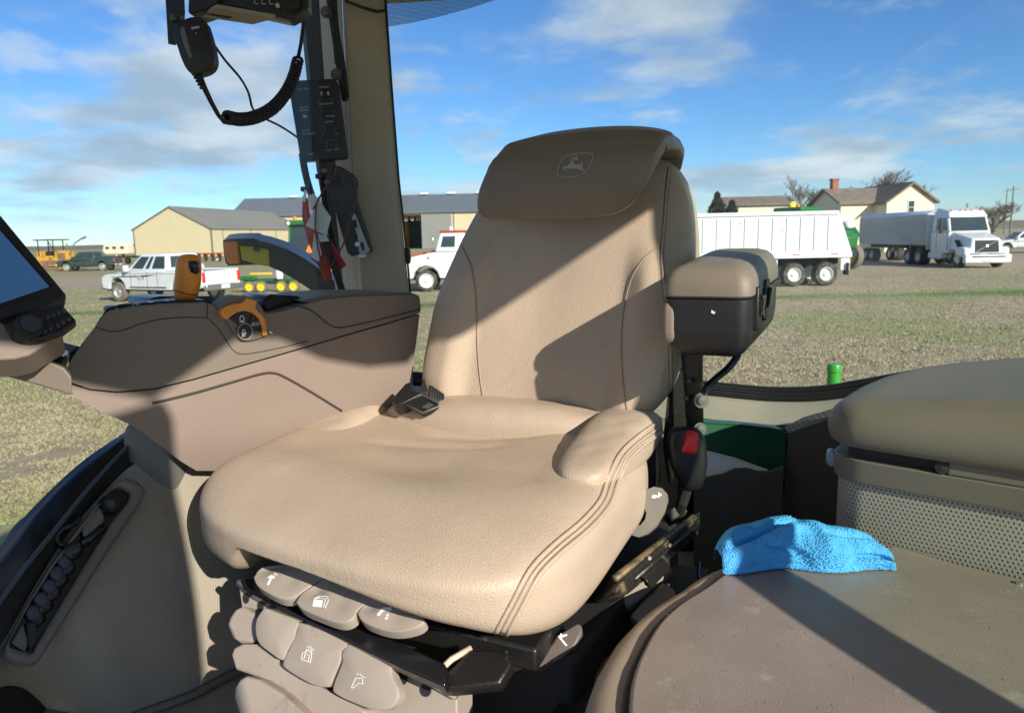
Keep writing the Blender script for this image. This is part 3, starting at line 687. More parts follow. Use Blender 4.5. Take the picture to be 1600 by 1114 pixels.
# --- green tractors
def ag_tractor(loc, rz, label, loader=False):
    r = empty('green_tractor', loc, rz, label, 'tractor', 'green tractors in the yard')
    k = lambda mb, n, m, **kk: mb.build(n, m, r, local=True, **kk)
    k(MB().prism([(.2, -.42, 1.0), (2.6, -.42, 1.0), (2.7, -.42, 1.55), (2.3, -.42, 1.95), (.2, -.42, 2.05)], (0, .84, 0)), 'hood', 'ag_green', bevel=.08)
    k(MB().box((.7, 0, .85), (4.0, .55, .45)), 'chassis', 'dark_under')
    cab, c = hexa((-1.35, .2, .72, 1.35), (-1.15, .05, .66, 2.85)); k(cab, 'cab', 'cab_glass', bevel=.03)
    for x, y, xt, yt in ((-1.37, -.74, -1.17, -.68), (-1.37, .74, -1.17, .68), (.22, -.74, .07, -.68), (.22, .74, .07, .68)): k(MB().tube([(x, y, 1.3), (xt, yt, 2.9)], .05, 6), 'cab_post', 'ag_green')
    k(MB().box((-.55, 0, 2.98), (1.7, 1.65, .24)), 'roof', 'ag_green', bevel=.07)
    for s in (-1, 1):
        k(MB().lathe([(.07, 0), (.09, .06)], (-1.42, s * .62, 2.96), (-1, 0, 0), 10), 'work_light', 'lens_clear')
        k(MB().box((-.85, s * .98, 1.78), (1.45, .62, .10)), 'fender', 'ag_green', bevel=.04)
        k(MB().lathe([(.08, 0), (.10, .05)], (-1.6, s * .85, 1.70), (-1, 0, 0), 10), 'fender_light', 'lens_clear')
        wheel(r, -.85, s * 1.0, .90, .55, 'tyre_dusty', 'rim_yellow', s); wheel(r, 2.0, s * .85, .62, .42, 'tyre_dusty', 'rim_yellow', s)
    k(MB().prism([(-1.62, -.62, 1.52), (-1.62, -.18, 1.52), (-1.62, -.40, 1.92)], (-.02, 0, 0)), 'hazard_triangle', 'amber')
    k(MB().lathe([(.10, 0), (.10, .14), (.04, .2)], (-.9, .5, 3.10), (0, 0, 1), 10), 'beacon', 'amber', smooth='auto')
    if loader:
        for s in (-1, 1):
            k(MB().tube([(.3, s * .62, 1.9), (1.2, s * .62, 2.25), (2.1, s * .62, 2.1), (2.5, s * .62, 1.6)], .13, 6), 'loader_arm', 'ag_green')
            k(MB().tube([(.9, s * .62, 1.2), (1.7, s * .62, 2.1)], .07, 6), 'loader_cylinder', 'grey_metal')
        k(MB().tube([(2.45, -.7, 1.65), (2.45, .7, 1.65)], .09, 8), 'cross_tube', 'ag_green')
        k(MB().sbox(lambda x, y, z: V((2.2 + x * .26, .2 + y * .3, 2.15 + z * .2)), 3, 8), 'spray_tank', 'lens_clear', smooth=True)
    return r
T1 = P(472, 400, 44)
ta = ag_tractor((T1.x + .3, 45.5, 0), R(84), 'green tractor with an orange triangle standing beyond the planter')
ta.scale = (1.2,) * 3
T2 = P(1301, 330, 44)
t = ag_tractor((T2.x + .45, 49, 0), R(-58), 'green loader tractor between the white trailer and the silver trailer', True)
t.scale = (1.28,) * 3
MB().lathe([(.14, 0), (.14, .2), (.05, .28)], (-.6, -.3, 3.10), (0, 0, 1), 12).build('beacon', 'beacon_yellow', t, smooth='auto', local=True)

# --- planter with yellow wheels
Q_ = G(420, 457)
pl = empty('planter', (Q_.x, Q_.y, 0), R(-5), 'green seed planter with yellow gauge wheels on the lawn', 'planter')
kp = lambda mb, n, m, **k: mb.build(n, m, pl, local=True, **k)
wx = [(px - 420) / F * Q_.y for px in (390, 409, 441, 461)]
for x in wx: wheel(pl, x, 0, .29, .20, 'tyre_dusty', 'rim_yellow', -1, .70)
kp(MB().box(((wx[0] + wx[3]) / 2, .45, .62), (3.3, .14, .14)), 'tool_bar', 'ag_green', bevel=.02)
kp(MB().box((wx[0] - .15, .2, .72), (.85, .3, .22)), 'frame_box', 'ag_green', bevel=.03)
kp(MB().box((wx[1] - .1, .3, .93), (1.15, .12, .10)), 'yellow_beam', 'rim_yellow', bevel=.02)
kp(MB().lathe([(.17, 0), (.19, .2), (.17, .42), (.06, .48)], (wx[2] - .15, .2, .66), (0, 0, 1), 14), 'seed_tank', 'lens_clear', smooth='auto')
kp(MB().tube([(wx[2] - .15, .2, .3), (wx[2] - .15, .2, .68)], .05, 6), 'tank_stem', 'ag_green')
for x in wx: kp(MB().tube([(x, 0, .29), (x, .45, .6)], .04, 6), 'wheel_arm', 'ag_green')
kp(MB().tube([(wx[0] - .9, .1, .28), (wx[0] - .55, .1, .28)], .08, 8), 'end_lamp', 'amber')
kp(MB().tube([(wx[0] - .6, .1, .30), (wx[0] - .1, .2, .66)], .03, 6), 'lamp_arm', 'ag_green')
kp(MB().tube([(wx[3], .4, .6), (wx[3] + .7, .2, .35)], .06, 6), 'marker_arm', 'ag_green')

# --- sheds
def shed(name_label, base, ux, width, length, eave, peak, wall, roof, group='farm sheds', inset=.35):
    """gable on the near end; base = near-left corner, ux = direction along the gable"""
    ux = ux.normalized(); uy = V((-ux.y, ux.x, 0)); r = empty('farm_shed', base, math.atan2(ux.y, ux.x), name_label, 'shed', group)
    g = [(0, 0, 0), (width, 0, 0), (width, 0, eave), (width / 2, 0, peak), (0, 0, eave)]
    MB().prism(g, (0, length, 0)).build('wall', wall, r, local=True)
    sl = (peak - eave) / (width / 2); t = .22
    for s in (0, 1):
        x0, x1 = (-inset, width / 2 + .02) if s == 0 else (width + inset, width / 2 - .02)
        z0 = eave - sl * inset
        MB().prism([(x0, -.4, z0 + .05), (x1, -.4, peak + .05), (x1, -.4, peak + .05 + t), (x0, -.4, z0 + .05 + t)], (0, length + .8, 0)).build('roof', roof, r, local=True)
    for x in (-.06, width + .06): MB().box((x, -.03, eave / 2), (.22, .22, eave)).build('corner_trim', 'shed_trim', r, local=True)
    return r
YA = 150.0
cA = P(212, 392, YA); cB = P(332, 392, YA - 3); cA.z = cB.z = 0
eA = P(212, 360, YA).z; pA = P(266, 326, YA + 3).z
sa = shed('cream gable shed with a grey roof behind the white pickup', cA, cB - cA, (cB - cA).length, 40, eA, pA, 'cream_siding', 'shed_roof')
sa.location.z = 0
wA = (cB - cA).length
for k in range(5): MB().box((wA + .06, 4 + k * 11, eA / 2), (.10, .12, eA * .98)).build('wall_post', 'shed_trim', sa, local=True)
for k in range(26): MB().box((wA * (k + .5) / 26, -.015, eA * .48), (.08, .03, eA * .94)).build('siding_rib', 'cream_siding', sa, local=True)
YB = 188.0
def PB(px, py): return P(px, py, YB + (px - 640) * .02)
b0, b1 = PB(346, 332), PB(1010, 326)
eB, rB = PB(640, 333).z, PB(640, 302).z
lb = empty('long_shed', (b0.x, YB, 0), 0, 'long cream shed with a blue grey roof, vents and a sliding door', 'shed', 'farm sheds')
LB = b1.x - b0.x
kb = lambda mb, n, m, **k: mb.build(n, m, lb, local=True, **k)
dx0, dx1, dx2 = PB(628, 380).x - b0.x, PB(660, 380).x - b0.x, PB(707, 380).x - b0.x
zd = PB(660, 336).z
kb(MB().box((dx0 / 2, 12, eB / 2), (dx0, 24, eB)), 'wall', 'cream_siding'); kb(MB().box(((dx1 + LB) / 2, 12, eB / 2), (LB - dx1, 24, eB)), 'wall', 'cream_siding')
kb(MB().box(((dx0 + dx1) / 2, 12.2, (zd + eB) / 2), (dx1 - dx0, 23.6, eB - zd)), 'lintel_wall', 'cream_siding')
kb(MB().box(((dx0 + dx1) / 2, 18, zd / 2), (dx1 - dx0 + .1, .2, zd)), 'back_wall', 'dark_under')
kb(MB().box(((dx1 + dx2) / 2, -.12, zd / 2 + .1), (dx2 - dx1, .12, zd + .1)), 'sliding_door', 'door_grey')
kb(MB().box(((dx0 + dx2) / 2, -.16, zd + .28), (dx2 - dx0 + 1, .16, .22)), 'door_track', 'cream_siding')
kb(MB().box((dx2 + .6, -.08, eB / 2), (.25, .12, eB)), 'corner_trim', 'shed_trim')
for s, d0, d1 in ((0, -.8, 12.05), (1, 24.8, 11.95)):
    kb(MB().prism([(-.4, d0, eB - .05), (-.4, d1, rB), (-.4, d1, rB + .25), (-.4, d0, eB + .2)], (LB + .8, 0, 0)), 'roof', 'shed_roof_blue')
for px in (430, 505, 655, 700, 748): kb(MB().box((PB(px, 300).x - b0.x, 11.6, rB + .45), (2.2, 1.4, .5)), 'ridge_vent', 'trailer_white', bevel=.1)
for k in range(3):
    z = zd - .9; x = dx0 + (dx1 - dx0) * (.2 + .3 * k); kb(MB().tube([(x + .38 * math.cos(a * .524), 2, z + .38 * math.sin(a * .524)) for a in range(12)], .07, 5, closed=True), 'hanging_ring', 'print_white')
kb(MB().prism([(-.4, 0, eB), (-.4, 24, eB), (-.4, 12, rB)], (.3, 0, 0)), 'gable_end', 'cream_siding')

# --- farmhouse
YH = 80.0
hp, hl, hr = P(1427, 288, YH), P(1386, 318, YH), P(1464, 309, YH)
wH = hr.x - hl.x; eH = (hl.z + hr.z) / 2 - .15; fh = empty('farmhouse', (hl.x, YH, 0), R(4), 'cream farmhouse with a brown roof and brick chimney behind the trailers', 'house')
kh = lambda mb, n, m, **k: mb.build(n, m, fh, local=True, **k)
kh(MB().prism([(0, 0, 0), (wH, 0, 0), (wH, 0, eH), (wH / 2, 0, hp.z), (0, 0, eH)], (0, 9, 0)), 'wall', 'house_cream')
sl = (hp.z - eH) / (wH / 2)
for s in (0, 1):
    x0, x1 = (-.35, wH / 2 + .02) if s == 0 else (wH + .35, wH / 2 - .02)
    kh(MB().prism([(x0, -.4, eH - .35 * sl + .05), (x1, -.4, hp.z + .05), (x1, -.4, hp.z + .28), (x0, -.4, eH - .35 * sl + .28)], (0, 9.8, 0)), 'roof', 'house_roof')
wn_ = kh(MB().box((wH / 2 + .05, -.03, eH - .55), (.82, .06, 1.55)), 'window', 'white_tag'); 
MB().box((wH / 2 + .05, -.065, eH - .55), (.60, .03, 1.3)).build('pane', 'cab_glass', wn_, local=True)
MB().box((wH / 2 + .05, -.085, eH - .55), (.60, .03, .05)).build('glazing_bar', 'white_tag', wn_, local=True)
kh(MB().box((wH / 2, -.03, eH + .95), (1.0, .05, .14)), 'gable_trim', 'white_tag')
xw0 = P(1312, 310, YH + 3).x - hl.x; ew = P(1345, 318, YH + 2.5).z; rw = P(1345, 297, YH + 6).z
kh(MB().box((xw0 / 2, 6, ew / 2), (-xw0, 7, ew)), 'wing_wall', 'house_cream')
kh(MB().prism([(xw0 - .4, 2.1, ew - .1), (xw0 - .4, 6, rw), (xw0 - .4, 6, rw + .22), (xw0 - .4, 2.1, ew + .12)], (-xw0 + .5 + wH / 2, 0, 0)), 'roof', 'house_roof')
kh(MB().prism([(xw0 - .4, 9.9, ew - .1), (xw0 - .4, 6.02, rw), (xw0 - .4, 6.02, rw + .22), (xw0 - .4, 9.9, ew + .12)], (-xw0 + .5 + wH / 2, 0, 0)), 'roof', 'house_roof')
kh(MB().prism([(xw0, 2.5, ew), (xw0, 9.5, ew), (xw0, 6, rw)], (.2, 0, 0)), 'wing_gable', 'house_cream')
xc = P(1314, 290, YH + 5).x - hl.x
kh(MB().box((xc, 6, rw + .35), (.7, .7, 1.6)), 'chimney', 'brick_red', bevel=.02); kh(MB().box((xc, 6, rw + 1.2), (.85, .85, .16)), 'chimney_cap', 'brick_red')
# low house with a long roof
l0, l1 = P(1138, 322, 98), P(1232, 322, 98); zr = P(1180, 310, 103).z
lh = empty('low_house', (l0.x, 98, 0), 0, 'low house with a brown roof behind the white trailer', 'house')
WL = l1.x - l0.x
MB().box((WL / 2, 4, l0.z / 2), (WL, 8, l0.z)).build('wall', 'house_cream', lh, local=True)
for y0 in (-.4, 8.4): MB().prism([(-.4, y0, l0.z - .05), (-.4, 4, zr), (-.4, 4, zr + .2), (-.4, y0, l0.z + .15)], (WL + .8, 0, 0)).build('roof', 'house_roof', lh, local=True)
for x in (.25, .6): MB().box((WL * x, -.03, l0.z * .55), (1.1, .05, 1.0)).build('window', 'cab_glass', lh, local=True)

# --- trees
def bare_tree(px, y, top, spread, label, seed, base_px=None):
    rn = random.Random(seed); tp = P(px, top, y); H = tp.z
    r = empty('bare_tree', (tp.x, y, 0), 0, label, 'tree', 'bare winter trees')
    tk = MB(); tw = MB()
    def grow(p, d, l, rad, lev):
        n = 4; pts = [p]; dd = d.copy()
        for i in range(n):
            dd = (dd + V((rn.gauss(0, .13), rn.gauss(0, .13), rn.gauss(.05, .08)))).normalized(); pts.append(pts[-1] + dd * l / n)
        (tk if lev < 2 else tw).tube(pts, [rad * (1 - .5 * i / n) for i in range(n + 1)], 5 if lev < 2 else 3, False)
        if lev < 5:
            for k in range(rn.choice((4, 4, 5)) if lev < 4 else 5):
                t = .35 + .65 * (k + rn.random()) / 4; t = min(t, .99); i = int(t * n); q = pts[i].lerp(pts[i + 1], t * n - i)
                a = rn.random() * 6.283; sd_ = V((math.cos(a), math.sin(a), .35 + .4 * rn.random())) * spread
                grow(q, (dd * .75 + sd_ * .75).normalized(), l * rn.uniform(.52, .72), rad * .54, lev + 1)
    grow(V((0, 0, -.1)), V((0, 0, 1)), H * .42, H * .034, 0)
    tk.build('trunk', 'bark', r, local=True, smooth=True)
    z = max(v.z for v in tw.v); k = (H) / z
    tw.build('crown', 'twigs', r, local=True)
    for ch in r.children:
        for v in ch.data.vertices: v.co = V((v.co.x * k * 1.45, v.co.y * k * 1.45, v.co.z * k))
    return r
bare_tree(1258, 105, 272, 1.0, 'bare tree rising behind the low brown roof', 4)
bare_tree(1366, 118, 266, 1.1, 'tall bare tree behind the farmhouse wing', 9)
bare_tree(1400, 125, 274, .9, 'bare tree behind the farmhouse gable', 15)
bare_tree(1557, 120, 310, 1.3, 'wide bare tree beside the utility pole', 21)
bare_tree(1221, 112, 296, 1.2, 'small bare tree left of the tall one behind the low brown roof', 31)
def conifer(px, y, top, base_w, label, seed):
    rn = random.Random(seed); tp = P(px, top, y); H = tp.z
    r = empty('conifer_tree', (tp.x, y, 0), 0, label, 'tree', 'dark evergreen trees')
    MB().tube([(0, 0, -.1), (0, 0, H * .95)], [.16, .02], 6).build('trunk', 'bark', r, local=True)
    mb = MB()
    for i in range(4200):
        h = rn.random() ** 1.3; rad = base_w * (1 - h) * (.35 + .65 * rn.random() ** .5) * (1 + .25 * math.sin(h * 40)); a = rn.random() * 6.283
        p = V((math.cos(a) * rad, math.sin(a) * rad, H * (.08 + .92 * h))); d = V((math.cos(a), math.sin(a), -.45)); s_ = .22 + .30 * (1 - h) * rn.random()
        t = V((-math.sin(a), math.cos(a), rn.gauss(0, .4))); mb.add([p - t * s_ * .5, p + t * s_ * .5, p + d * s_ * 1.6], [(0, 1, 2)])
    mb.build('crown', 'needles', r, local=True); return r
conifer(1121, 95, 299, 2.5, 'pointed dark conifer standing left of the low brown roof', 2)
conifer(1144, 92, 312, 2.3, 'short dark evergreen before the low brown roof', 5)
# --- utility poles
for px, y, top, lab in ((1584, 150, 291, 'wooden utility pole with a crossarm beside the wide bare tree'), (1574, 210, 295, 'slim utility pole farther off along the line')):
    p = P(px, top, y); r = empty('utility_pole', (p.x, y, 0), 0, lab, 'pole', 'utility poles')
    MB().tube([(0, 0, -.1), (0, 0, p.z)], [.17, .11], 8).build('post', 'wood_pole', r, local=True)
    MB().box((0, -.15, p.z - .6), (2.2, .12, .14)).build('crossarm', 'wood_pole', r, local=True)
    for x in (-1, -.5, .5, 1): MB().lathe([(.05, 0), (.07, .1), (.03, .2)], (x, -.15, p.z - .53), (0, 0, 1), 8).build('insulator', 'white_tag', r, local=True)
# ================================================================ THE CAB
def zc(pts, ox, oy, sc): return [(x / sc + ox, y / sc + oy) for x, y in pts]
Zr = lambda z: CAMZ + z
def plate(pts, pt, n, th): n = V(n).normalized(); return MB().prism([PP(x, y, pt, n) for x, y in pts], -n * th)
def perf_mat(name, col, pitch, rad, dark, rough=.6, soft=.12):
    """perforated cover: round holes on a staggered grid, in flat metre coordinates"""
    m = bpy.data.materials.new(name); m.use_nodes = True; t = m.node_tree; N = t.nodes; L = t.links
    b = N['Principled BSDF']; b.inputs['Roughness'].default_value = rough; b.inputs['Specular IOR Level'].default_value = .3
    uv = N.new('ShaderNodeUVMap'); s = N.new('ShaderNodeSeparateXYZ'); L.new(uv.outputs[0], s.inputs[0])
    def M(op, a, c=None):
        n = N.new('ShaderNodeMath'); n.operation = op
        for i, q in enumerate((a, c)):
            if q is None: continue
            if isinstance(q, (int, float)): n.inputs[i].default_value = q
            else: L.new(q, n.inputs[i])
        return n.outputs[0]
    x = M('DIVIDE', s.outputs[0], pitch); y = M('DIVIDE', s.outputs[1], pitch)
    row = M('FLOOR', y); x = M('ADD', x, M('MULTIPLY', M('MODULO', row, 2.0), .5))
    fx = M('SUBTRACT', M('FRACT', x), .5); fy = M('SUBTRACT', M('FRACT', y), .5)
    d = M('SQRT', M('ADD', M('MULTIPLY', fx, fx), M('MULTIPLY', fy, fy)))
    r = N.new('ShaderNodeMapRange'); L.new(d, r.inputs[0]); r.inputs[1].default_value = rad - soft; r.inputs[2].default_value = rad + soft
    tcn = N.new('ShaderNodeTexCoord'); n = N.new('ShaderNodeTexNoise'); n.inputs['Scale'].default_value = 6; n.inputs['Detail'].default_value = 5; L.new(tcn.outputs['Object'], n.inputs['Vector'])
    c0 = N.new('ShaderNodeMix'); c0.data_type = 'RGBA'; L.new(n.outputs[0], c0.inputs[0]); c0.inputs[6].default_value = (*[c * .86 for c in col], 1); c0.inputs[7].default_value = (*[c * 1.12 for c in col], 1)
    mx = N.new('ShaderNodeMix'); mx.data_type = 'RGBA'; L.new(r.outputs[0], mx.inputs[0]); mx.inputs[6].default_value = (*dark, 1); L.new(c0.outputs[2], mx.inputs[7])
    L.new(mx.outputs[2], b.inputs['Base Color'])
    bp = N.new('ShaderNodeBump'); bp.inputs['Distance'].default_value = .0012; bp.inputs['Strength'].default_value = .6; L.new(r.outputs[0], bp.inputs['Height']); L.new(bp.outputs[0], b.inputs['Normal'])
    MATS[name] = m
perf_mat('perforated_cover', (.45, .40, .32), .0060, .20, (.03, .026, .02))
perf_mat('wall_weave', (.385, .335, .262), .0034, .26, (.27, .235, .18), .7, .25)
perf_mat('shaded_weave', (.17, .15, .125), .0046, .30, (.06, .05, .04), .7, .25)  # darker weave for the rear corner, its shade put into the colour
glass('rear_glass', (.95, .985, .975), .03); glass('side_glass', (.95, .98, .975), .03); glass('green_glass', (.78, .90, .76), .05)
perf_mat('frit_dots', (.012, .014, .016), 0.0030, .36, (.012, .014, .016), .3, .06)
m = MATS['frit_dots']; N_ = m.node_tree.nodes; mr_ = [n for n in N_ if n.type == 'MAP_RANGE'][0]; m.node_tree.links.new(mr_.outputs[0], N_['Principled BSDF'].inputs['Alpha'])
cabroot = empty('tractor_cab', (0, .9, Zr(-.72)), 0, 'taupe interior shell of a tractor cab with windows round it', 'tractor cab')
def part(mb, n, m, parent=cabroot, **k): return mb.build(n, m, parent, **k)
FLOOR = Zr(-.68)
wallx = lambda y: -.40 - .227 * (2.0 - y)
# roof: its left edge is the door header, found from the shadow line on the backrest
def toward_sun(p, z): return p + SUN * ((z - p.z) / SUN.z)
HA, HB = toward_sun(P(952, 352, 1.285), Zr(.54)), toward_sun(P(690, 520, 1.37), Zr(.54))
hd = (HA - HB).normalized()
h0, h1 = HB - hd * .05, HA + hd * 1.65
zr_ = Zr(.54)
part(MB().prism([V((HA.x, HA.y, zr_)), V((h1.x, h1.y, zr_ + .08)), V((wallx(2.05), 2.12, zr_ + .08)), V((wallx(.3) - .05, .3, zr_)), V((wallx(-.3) - .05, -.3, zr_)), V((.385, -.28, zr_)), V((.39, -.05, zr_)), V((.45, -.01, zr_)), V((.56, -.03, zr_)), V((.66, -.01, zr_)), V((.73, .045, zr_)), V((HB.x, HB.y, zr_))], (0, 0, .12)), 'roof', 'headliner')
part(MB().tube([V((h0.x + .055, h0.y, Zr(.60))), V((h1.x + .055, h1.y, Zr(.68)))], .05, 8), 'door_header', 'pillar_grey')
# door post between the open door and the rear side window: it leans back as it rises
PPTH = smooth_px([(.74, -.10, FLOOR), (.765, .02, 2.20), (.775, .17, 2.365), (.78, .264, 2.433), (.785, .35, 2.56), (.79, .42, 2.69), (.80, .49, 2.87), (.81, .55, zr_ + .05)], 5)
part(MB().tube(PPTH, .036, 10), 'door_post', 'pillar_grey', smooth=True)
ppv = [p + V((.01, .02, 0)) for p in PPTH if p.z > 2.20]
part(MB().grid([[p.lerp(V((p.x + .44, 1.62, p.z)), k / 4) for p in ppv] for k in range(5)]), 'side_window', 'green_glass', smooth=True)
part(MB().prism([V((.78, .02, FLOOR)), V((1.22, 1.62, FLOOR)), V((1.22, 1.62, 2.195)), V((.78, .02, 2.195))], (.04, 0, 0)), 'side_wall', 'taupe_light')
# unseen opaque screen added ahead of the door to shade the left side
part(MB().prism([V((.42, -.30, FLOOR)), V((.46, -.34, FLOOR)), V((.22, -.82, FLOOR)), V((.17, -.78, FLOOR))], (0, 0, Zr(.56) - FLOOR)), 'shade_screen', 'pillar_grey', bevel=.01)
# floor
part(MB().prism([V((wallx(-.6) - .03, -.6, FLOOR - .05)), V((.62, -.6, FLOOR - .05)), V((1.2, 2.0, FLOOR - .05)), V((wallx(2.0), 2.05, FLOOR - .05))], (0, 0, .05)), 'floor', 'taupe_light')
# --- right rear corner pillar
prof_t = [(472, -30), (500, -25), (535, -22), (600, -40)]
YP = 1.95
pil = MB().prism([P(533, -30, YP - .03), P(600, -30, YP), P(612, 150, YP), P(622, 280, YP), P(642, 480, YP), P(565, 480, YP - .03), P(545, 250, YP - .03)], V((-.02, .12, 0)))
part(pil, 'corner_pillar', 'pillar_grey', bevel=.02, seg=3)
pil2 = MB().prism([P(500, -30, YP + .02), P(534, -30, YP - .01), P(547, 250, YP - .01), P(566, 480, YP - .01), P(545, 480, YP + .02), P(520, 260, YP + .02)], V((-.05, .08, 0)))
part(pil2, 'pillar_inner_trim', 'pillar_grey', bevel=.01)
seal = MB().prism([P(470, -30, YP + .05), P(502, -30, YP + .03), P(522, 260, YP + .03), P(546, 470, YP + .03), P(536, 470, YP + .05), P(500, 260, YP + .05), P(486, 130, YP + .05)], V((-.02, .04, 0)))
part(seal, 'window_seal', 'black_rubber')
part(MB().tube([P(601, -20, YP + .01), P(613, 150, YP + .01), P(623, 280, YP + .01), P(636, 400, YP + .01), P(643, 480, YP + .01)], .0028, 6), 'window_seal', 'black_rubber')
part(MB().sbox(lambda x, y, z: P(636, 400, YP + .03) + V((x * .010, y * .015, z * .022)), 3, 8), 'glass_clip', 'black_plastic', smooth=True)
# --- rear window, gasket and ledge
gk = [(600, 585, 1.99), (700, 590, 1.96), (900, 597, 1.90), (1000, 600, 1.87), (1095, 602, 1.84), (1150, 607, 1.83), (1200, 611, 1.82), (1260, 611, 1.80), (1310, 606, 1.78), (1355, 598, 1.76), (1500, 575, 1.70), (1700, 560, 1.62)]
GP = [P(*g) for g in gk]
GPs = smooth_px([tuple(p) for p in GP], 6)
gm = MB(); gm.tube(GPs, .012, 8); gm.tube([p + V((0, -.02, -.012)) for p in GPs], .013, 8)
part(gm, 'window_gasket', 'black_gloss', smooth=True)
top_edge = [P(600, -60, 2.0), P(800, -70, 1.95), P(1100, -75, 1.90), P(1400, -75, 1.82), P(1720, -80, 1.70)]
pane_ = MB().prism([GP[0], GP[2], GP[6], GP[9], GP[11]] + top_edge[::-1], (0, .004, 0))
pg = MB(); 
rows = []
for k in range(9):
    t = k / 8; b0 = GPs[0].lerp(GPs[-1], 0)
    i = t * (len(GPs) - 1); i0 = min(int(i), len(GPs) - 2); lo = GPs[i0].lerp(GPs[i0 + 1], i - i0)
    j = t * 4; j0 = min(int(j), 3); hi = top_edge[j0].lerp(top_edge[j0 + 1], j - j0); rows.append([lo.lerp(hi, q / 6) for q in range(7)])
part(MB().grid(rows), 'rear_window', 'rear_glass', smooth=True)
part(MB().sheet([P(598, -40, 1.965), P(830, -40, 1.93), P(782, -2, 1.93), P(740, 12, 1.935), P(690, 26, 1.945), P(640, 37, 1.955), P(603, 43, 1.962)]), 'sunshade_band', 'frit_dots', uv=(P(700, 0, 1.95), V((.97, -.22, 0)), V((0, 0, 1))))
r0 = [p + V((0, -.03, -.02)) for p in GPs]
r1 = []; r2 = []; r3 = []
for p in GPs:
    px, py = proj(p); q = P(px, py + 22, p.y - .09); r1.append(q); q2 = P(px, py + 52, p.y - .19); r2.append(q2); r3.append(V((q2.x, q2.y - .01, FLOOR)))
rm = MB().grid([r0, [a.lerp(b, .5) + V((0, 0, .004)) for a, b in zip(r0, r1)], r1, [a.lerp(b, .6) for a, b in zip(r1, r2)], r2, [a + V((0, .012, -.02)) for a in r2], r3])
part(rm, 'rear_wall_trim', 'taupe_light', smooth='auto')
# woven rear corner trim and door pocket, interior shade put into their dark colours
YK = 1.50
dk = MB().prism([P(1232, 676, YK), P(1262, 661, YK), P(1300, 650, YK - .02), P(1340, 640, YK - .04), P(1340, 900, YK - .10), P(1215, 900, YK)], (0.01, .05, 0))
part(dk, 'corner_trim', 'shaded_weave', bevel=.012, uv=(P(1232, 676, YK), V((1, 0, 0)), V((0, 0, 1))))
pw = MB().prism([P(1085, 742, YK - .10), P(1105, 745, YK - .10), P(1130, 740, YK - .10), P(1148, 732, YK - .10), P(1168, 731, YK - .10), P(1185, 736, YK - .10), P(1205, 736, YK - .10), P(1224, 728, YK - .10), P(1222, 905, YK - .12), P(1085, 905, YK - .12)], (0, .006, 0))
part(pw, 'pocket_front', 'shaded_weave', bevel=.002, uv=(P(1100, 742, YK), V((1, 0, 0)), V((0, 0, 1))))
part(MB().prism([P(1060, 650, YK + .04), P(1236, 672, YK + .04), P(1238, 905, YK + .02), P(1060, 905, YK + .02)], (0, .01, 0)), 'pocket_shade', 'black_rubber')  # black sheet put in for the shade inside the pocket
bk = empty('green_book', P(1165, 745, YK + .0), 0, 'dark green binder standing in the rear pocket', 'binder')
bkm = MB().prism([P(1080, 658, YK), P(1150, 662, YK), P(1205, 668, YK), P(1222, 671, YK), P(1228, 678, YK), P(1229, 750, YK - .02), P(1080, 750, YK - .02)], (0, .028, 0)); bkm.build('cover', 'green_book', bk, bevel=.004)
MB().tube([P(1082, 659, YK - .001), P(1150, 663, YK - .001), P(1205, 669, YK - .001)], .0015, 5).build('cover_edge', 'green_book', bk)
ppr = empty('paper_sheets', P(1140, 745, YK - .05), 0, 'white paper sheets leaning before the green binder in the pocket', 'papers')
MB().prism([P(1080, 702, YK - .03), P(1098, 703, YK - .03), P(1150, 716, YK - .035), P(1200, 734, YK - .04), P(1196, 745, YK - .06), P(1080, 745, YK - .06)], (0, .004, 0)).build('sheets', 'paper', ppr)

# --- right side window, sill, woven wall with its switch tray
sill = [(330, 560, 1.40), (260, 620, 1.27), (206, 667, 1.18), (128, 721, 1.08), (55, 789, .99), (0, 853, .93), (-60, 925, .87), (-160, 1050, .78)]
inn = [(330, 600, 1.36), (262, 655, 1.22), (206, 694, 1.14), (140, 763, 1.04), (85, 831, .96), (43, 883, .91), (-10, 955, .86), (-120, 1110, .76)]
pan = [(340, 640, 1.33), (270, 690, 1.20), (206, 727, 1.12), (166, 765, 1.07), (110, 829, 1.00), (60, 906, .93), (12, 990, .87), (-60, 1110, .79)]
def curve(l, n=6): return smooth_px([tuple(P(*a)) for a in l], n)
cs, ci, cp_ = curve(sill), curve(inn), curve(pan)
part(MB().grid([[p + V((-.012, .01, -.03)) for p in cs], cs, [a.lerp(b, .5) + V((0, 0, .004)) for a, b in zip(cs, ci)], ci]), 'window_sill', 'black_gloss', smooth=True)
part(MB().tube([p + V((.002, 0, .003)) for p in ci], .0035, 6), 'sill_bead', mat('bead_blue', (.05, .075, .09), .3, bump=.5, bscale=900), smooth=True)
part(MB().grid([[p + V((.003, 0, -.002)) for p in ci], [a.lerp(b, .35) + V((0, 0, -.012)) for a, b in zip(ci, cp_)], [a.lerp(b, .7) + V((0, 0, -.006)) for a, b in zip(ci, cp_)], cp_]), 'window_seal', 'black_rubber', smooth=True)
sw_top = V((wallx(1.95), 1.95, Zr(.56)))
rows = []
for k, p in enumerate(cs): rows.append([p.lerp(V((wallx(p.y) - .02, p.y, Zr(.6))), q / 4) for q in range(5)])
rows = [[V((wallx(1.94), 1.94, Zr(-.38 + .24 * q))) for q in range(5)], [V((wallx(1.6), 1.6, Zr(-.36 + .24 * q))) for q in range(5)]] + rows
part(MB().grid(rows), 'side_window', 'side_glass', smooth=True)
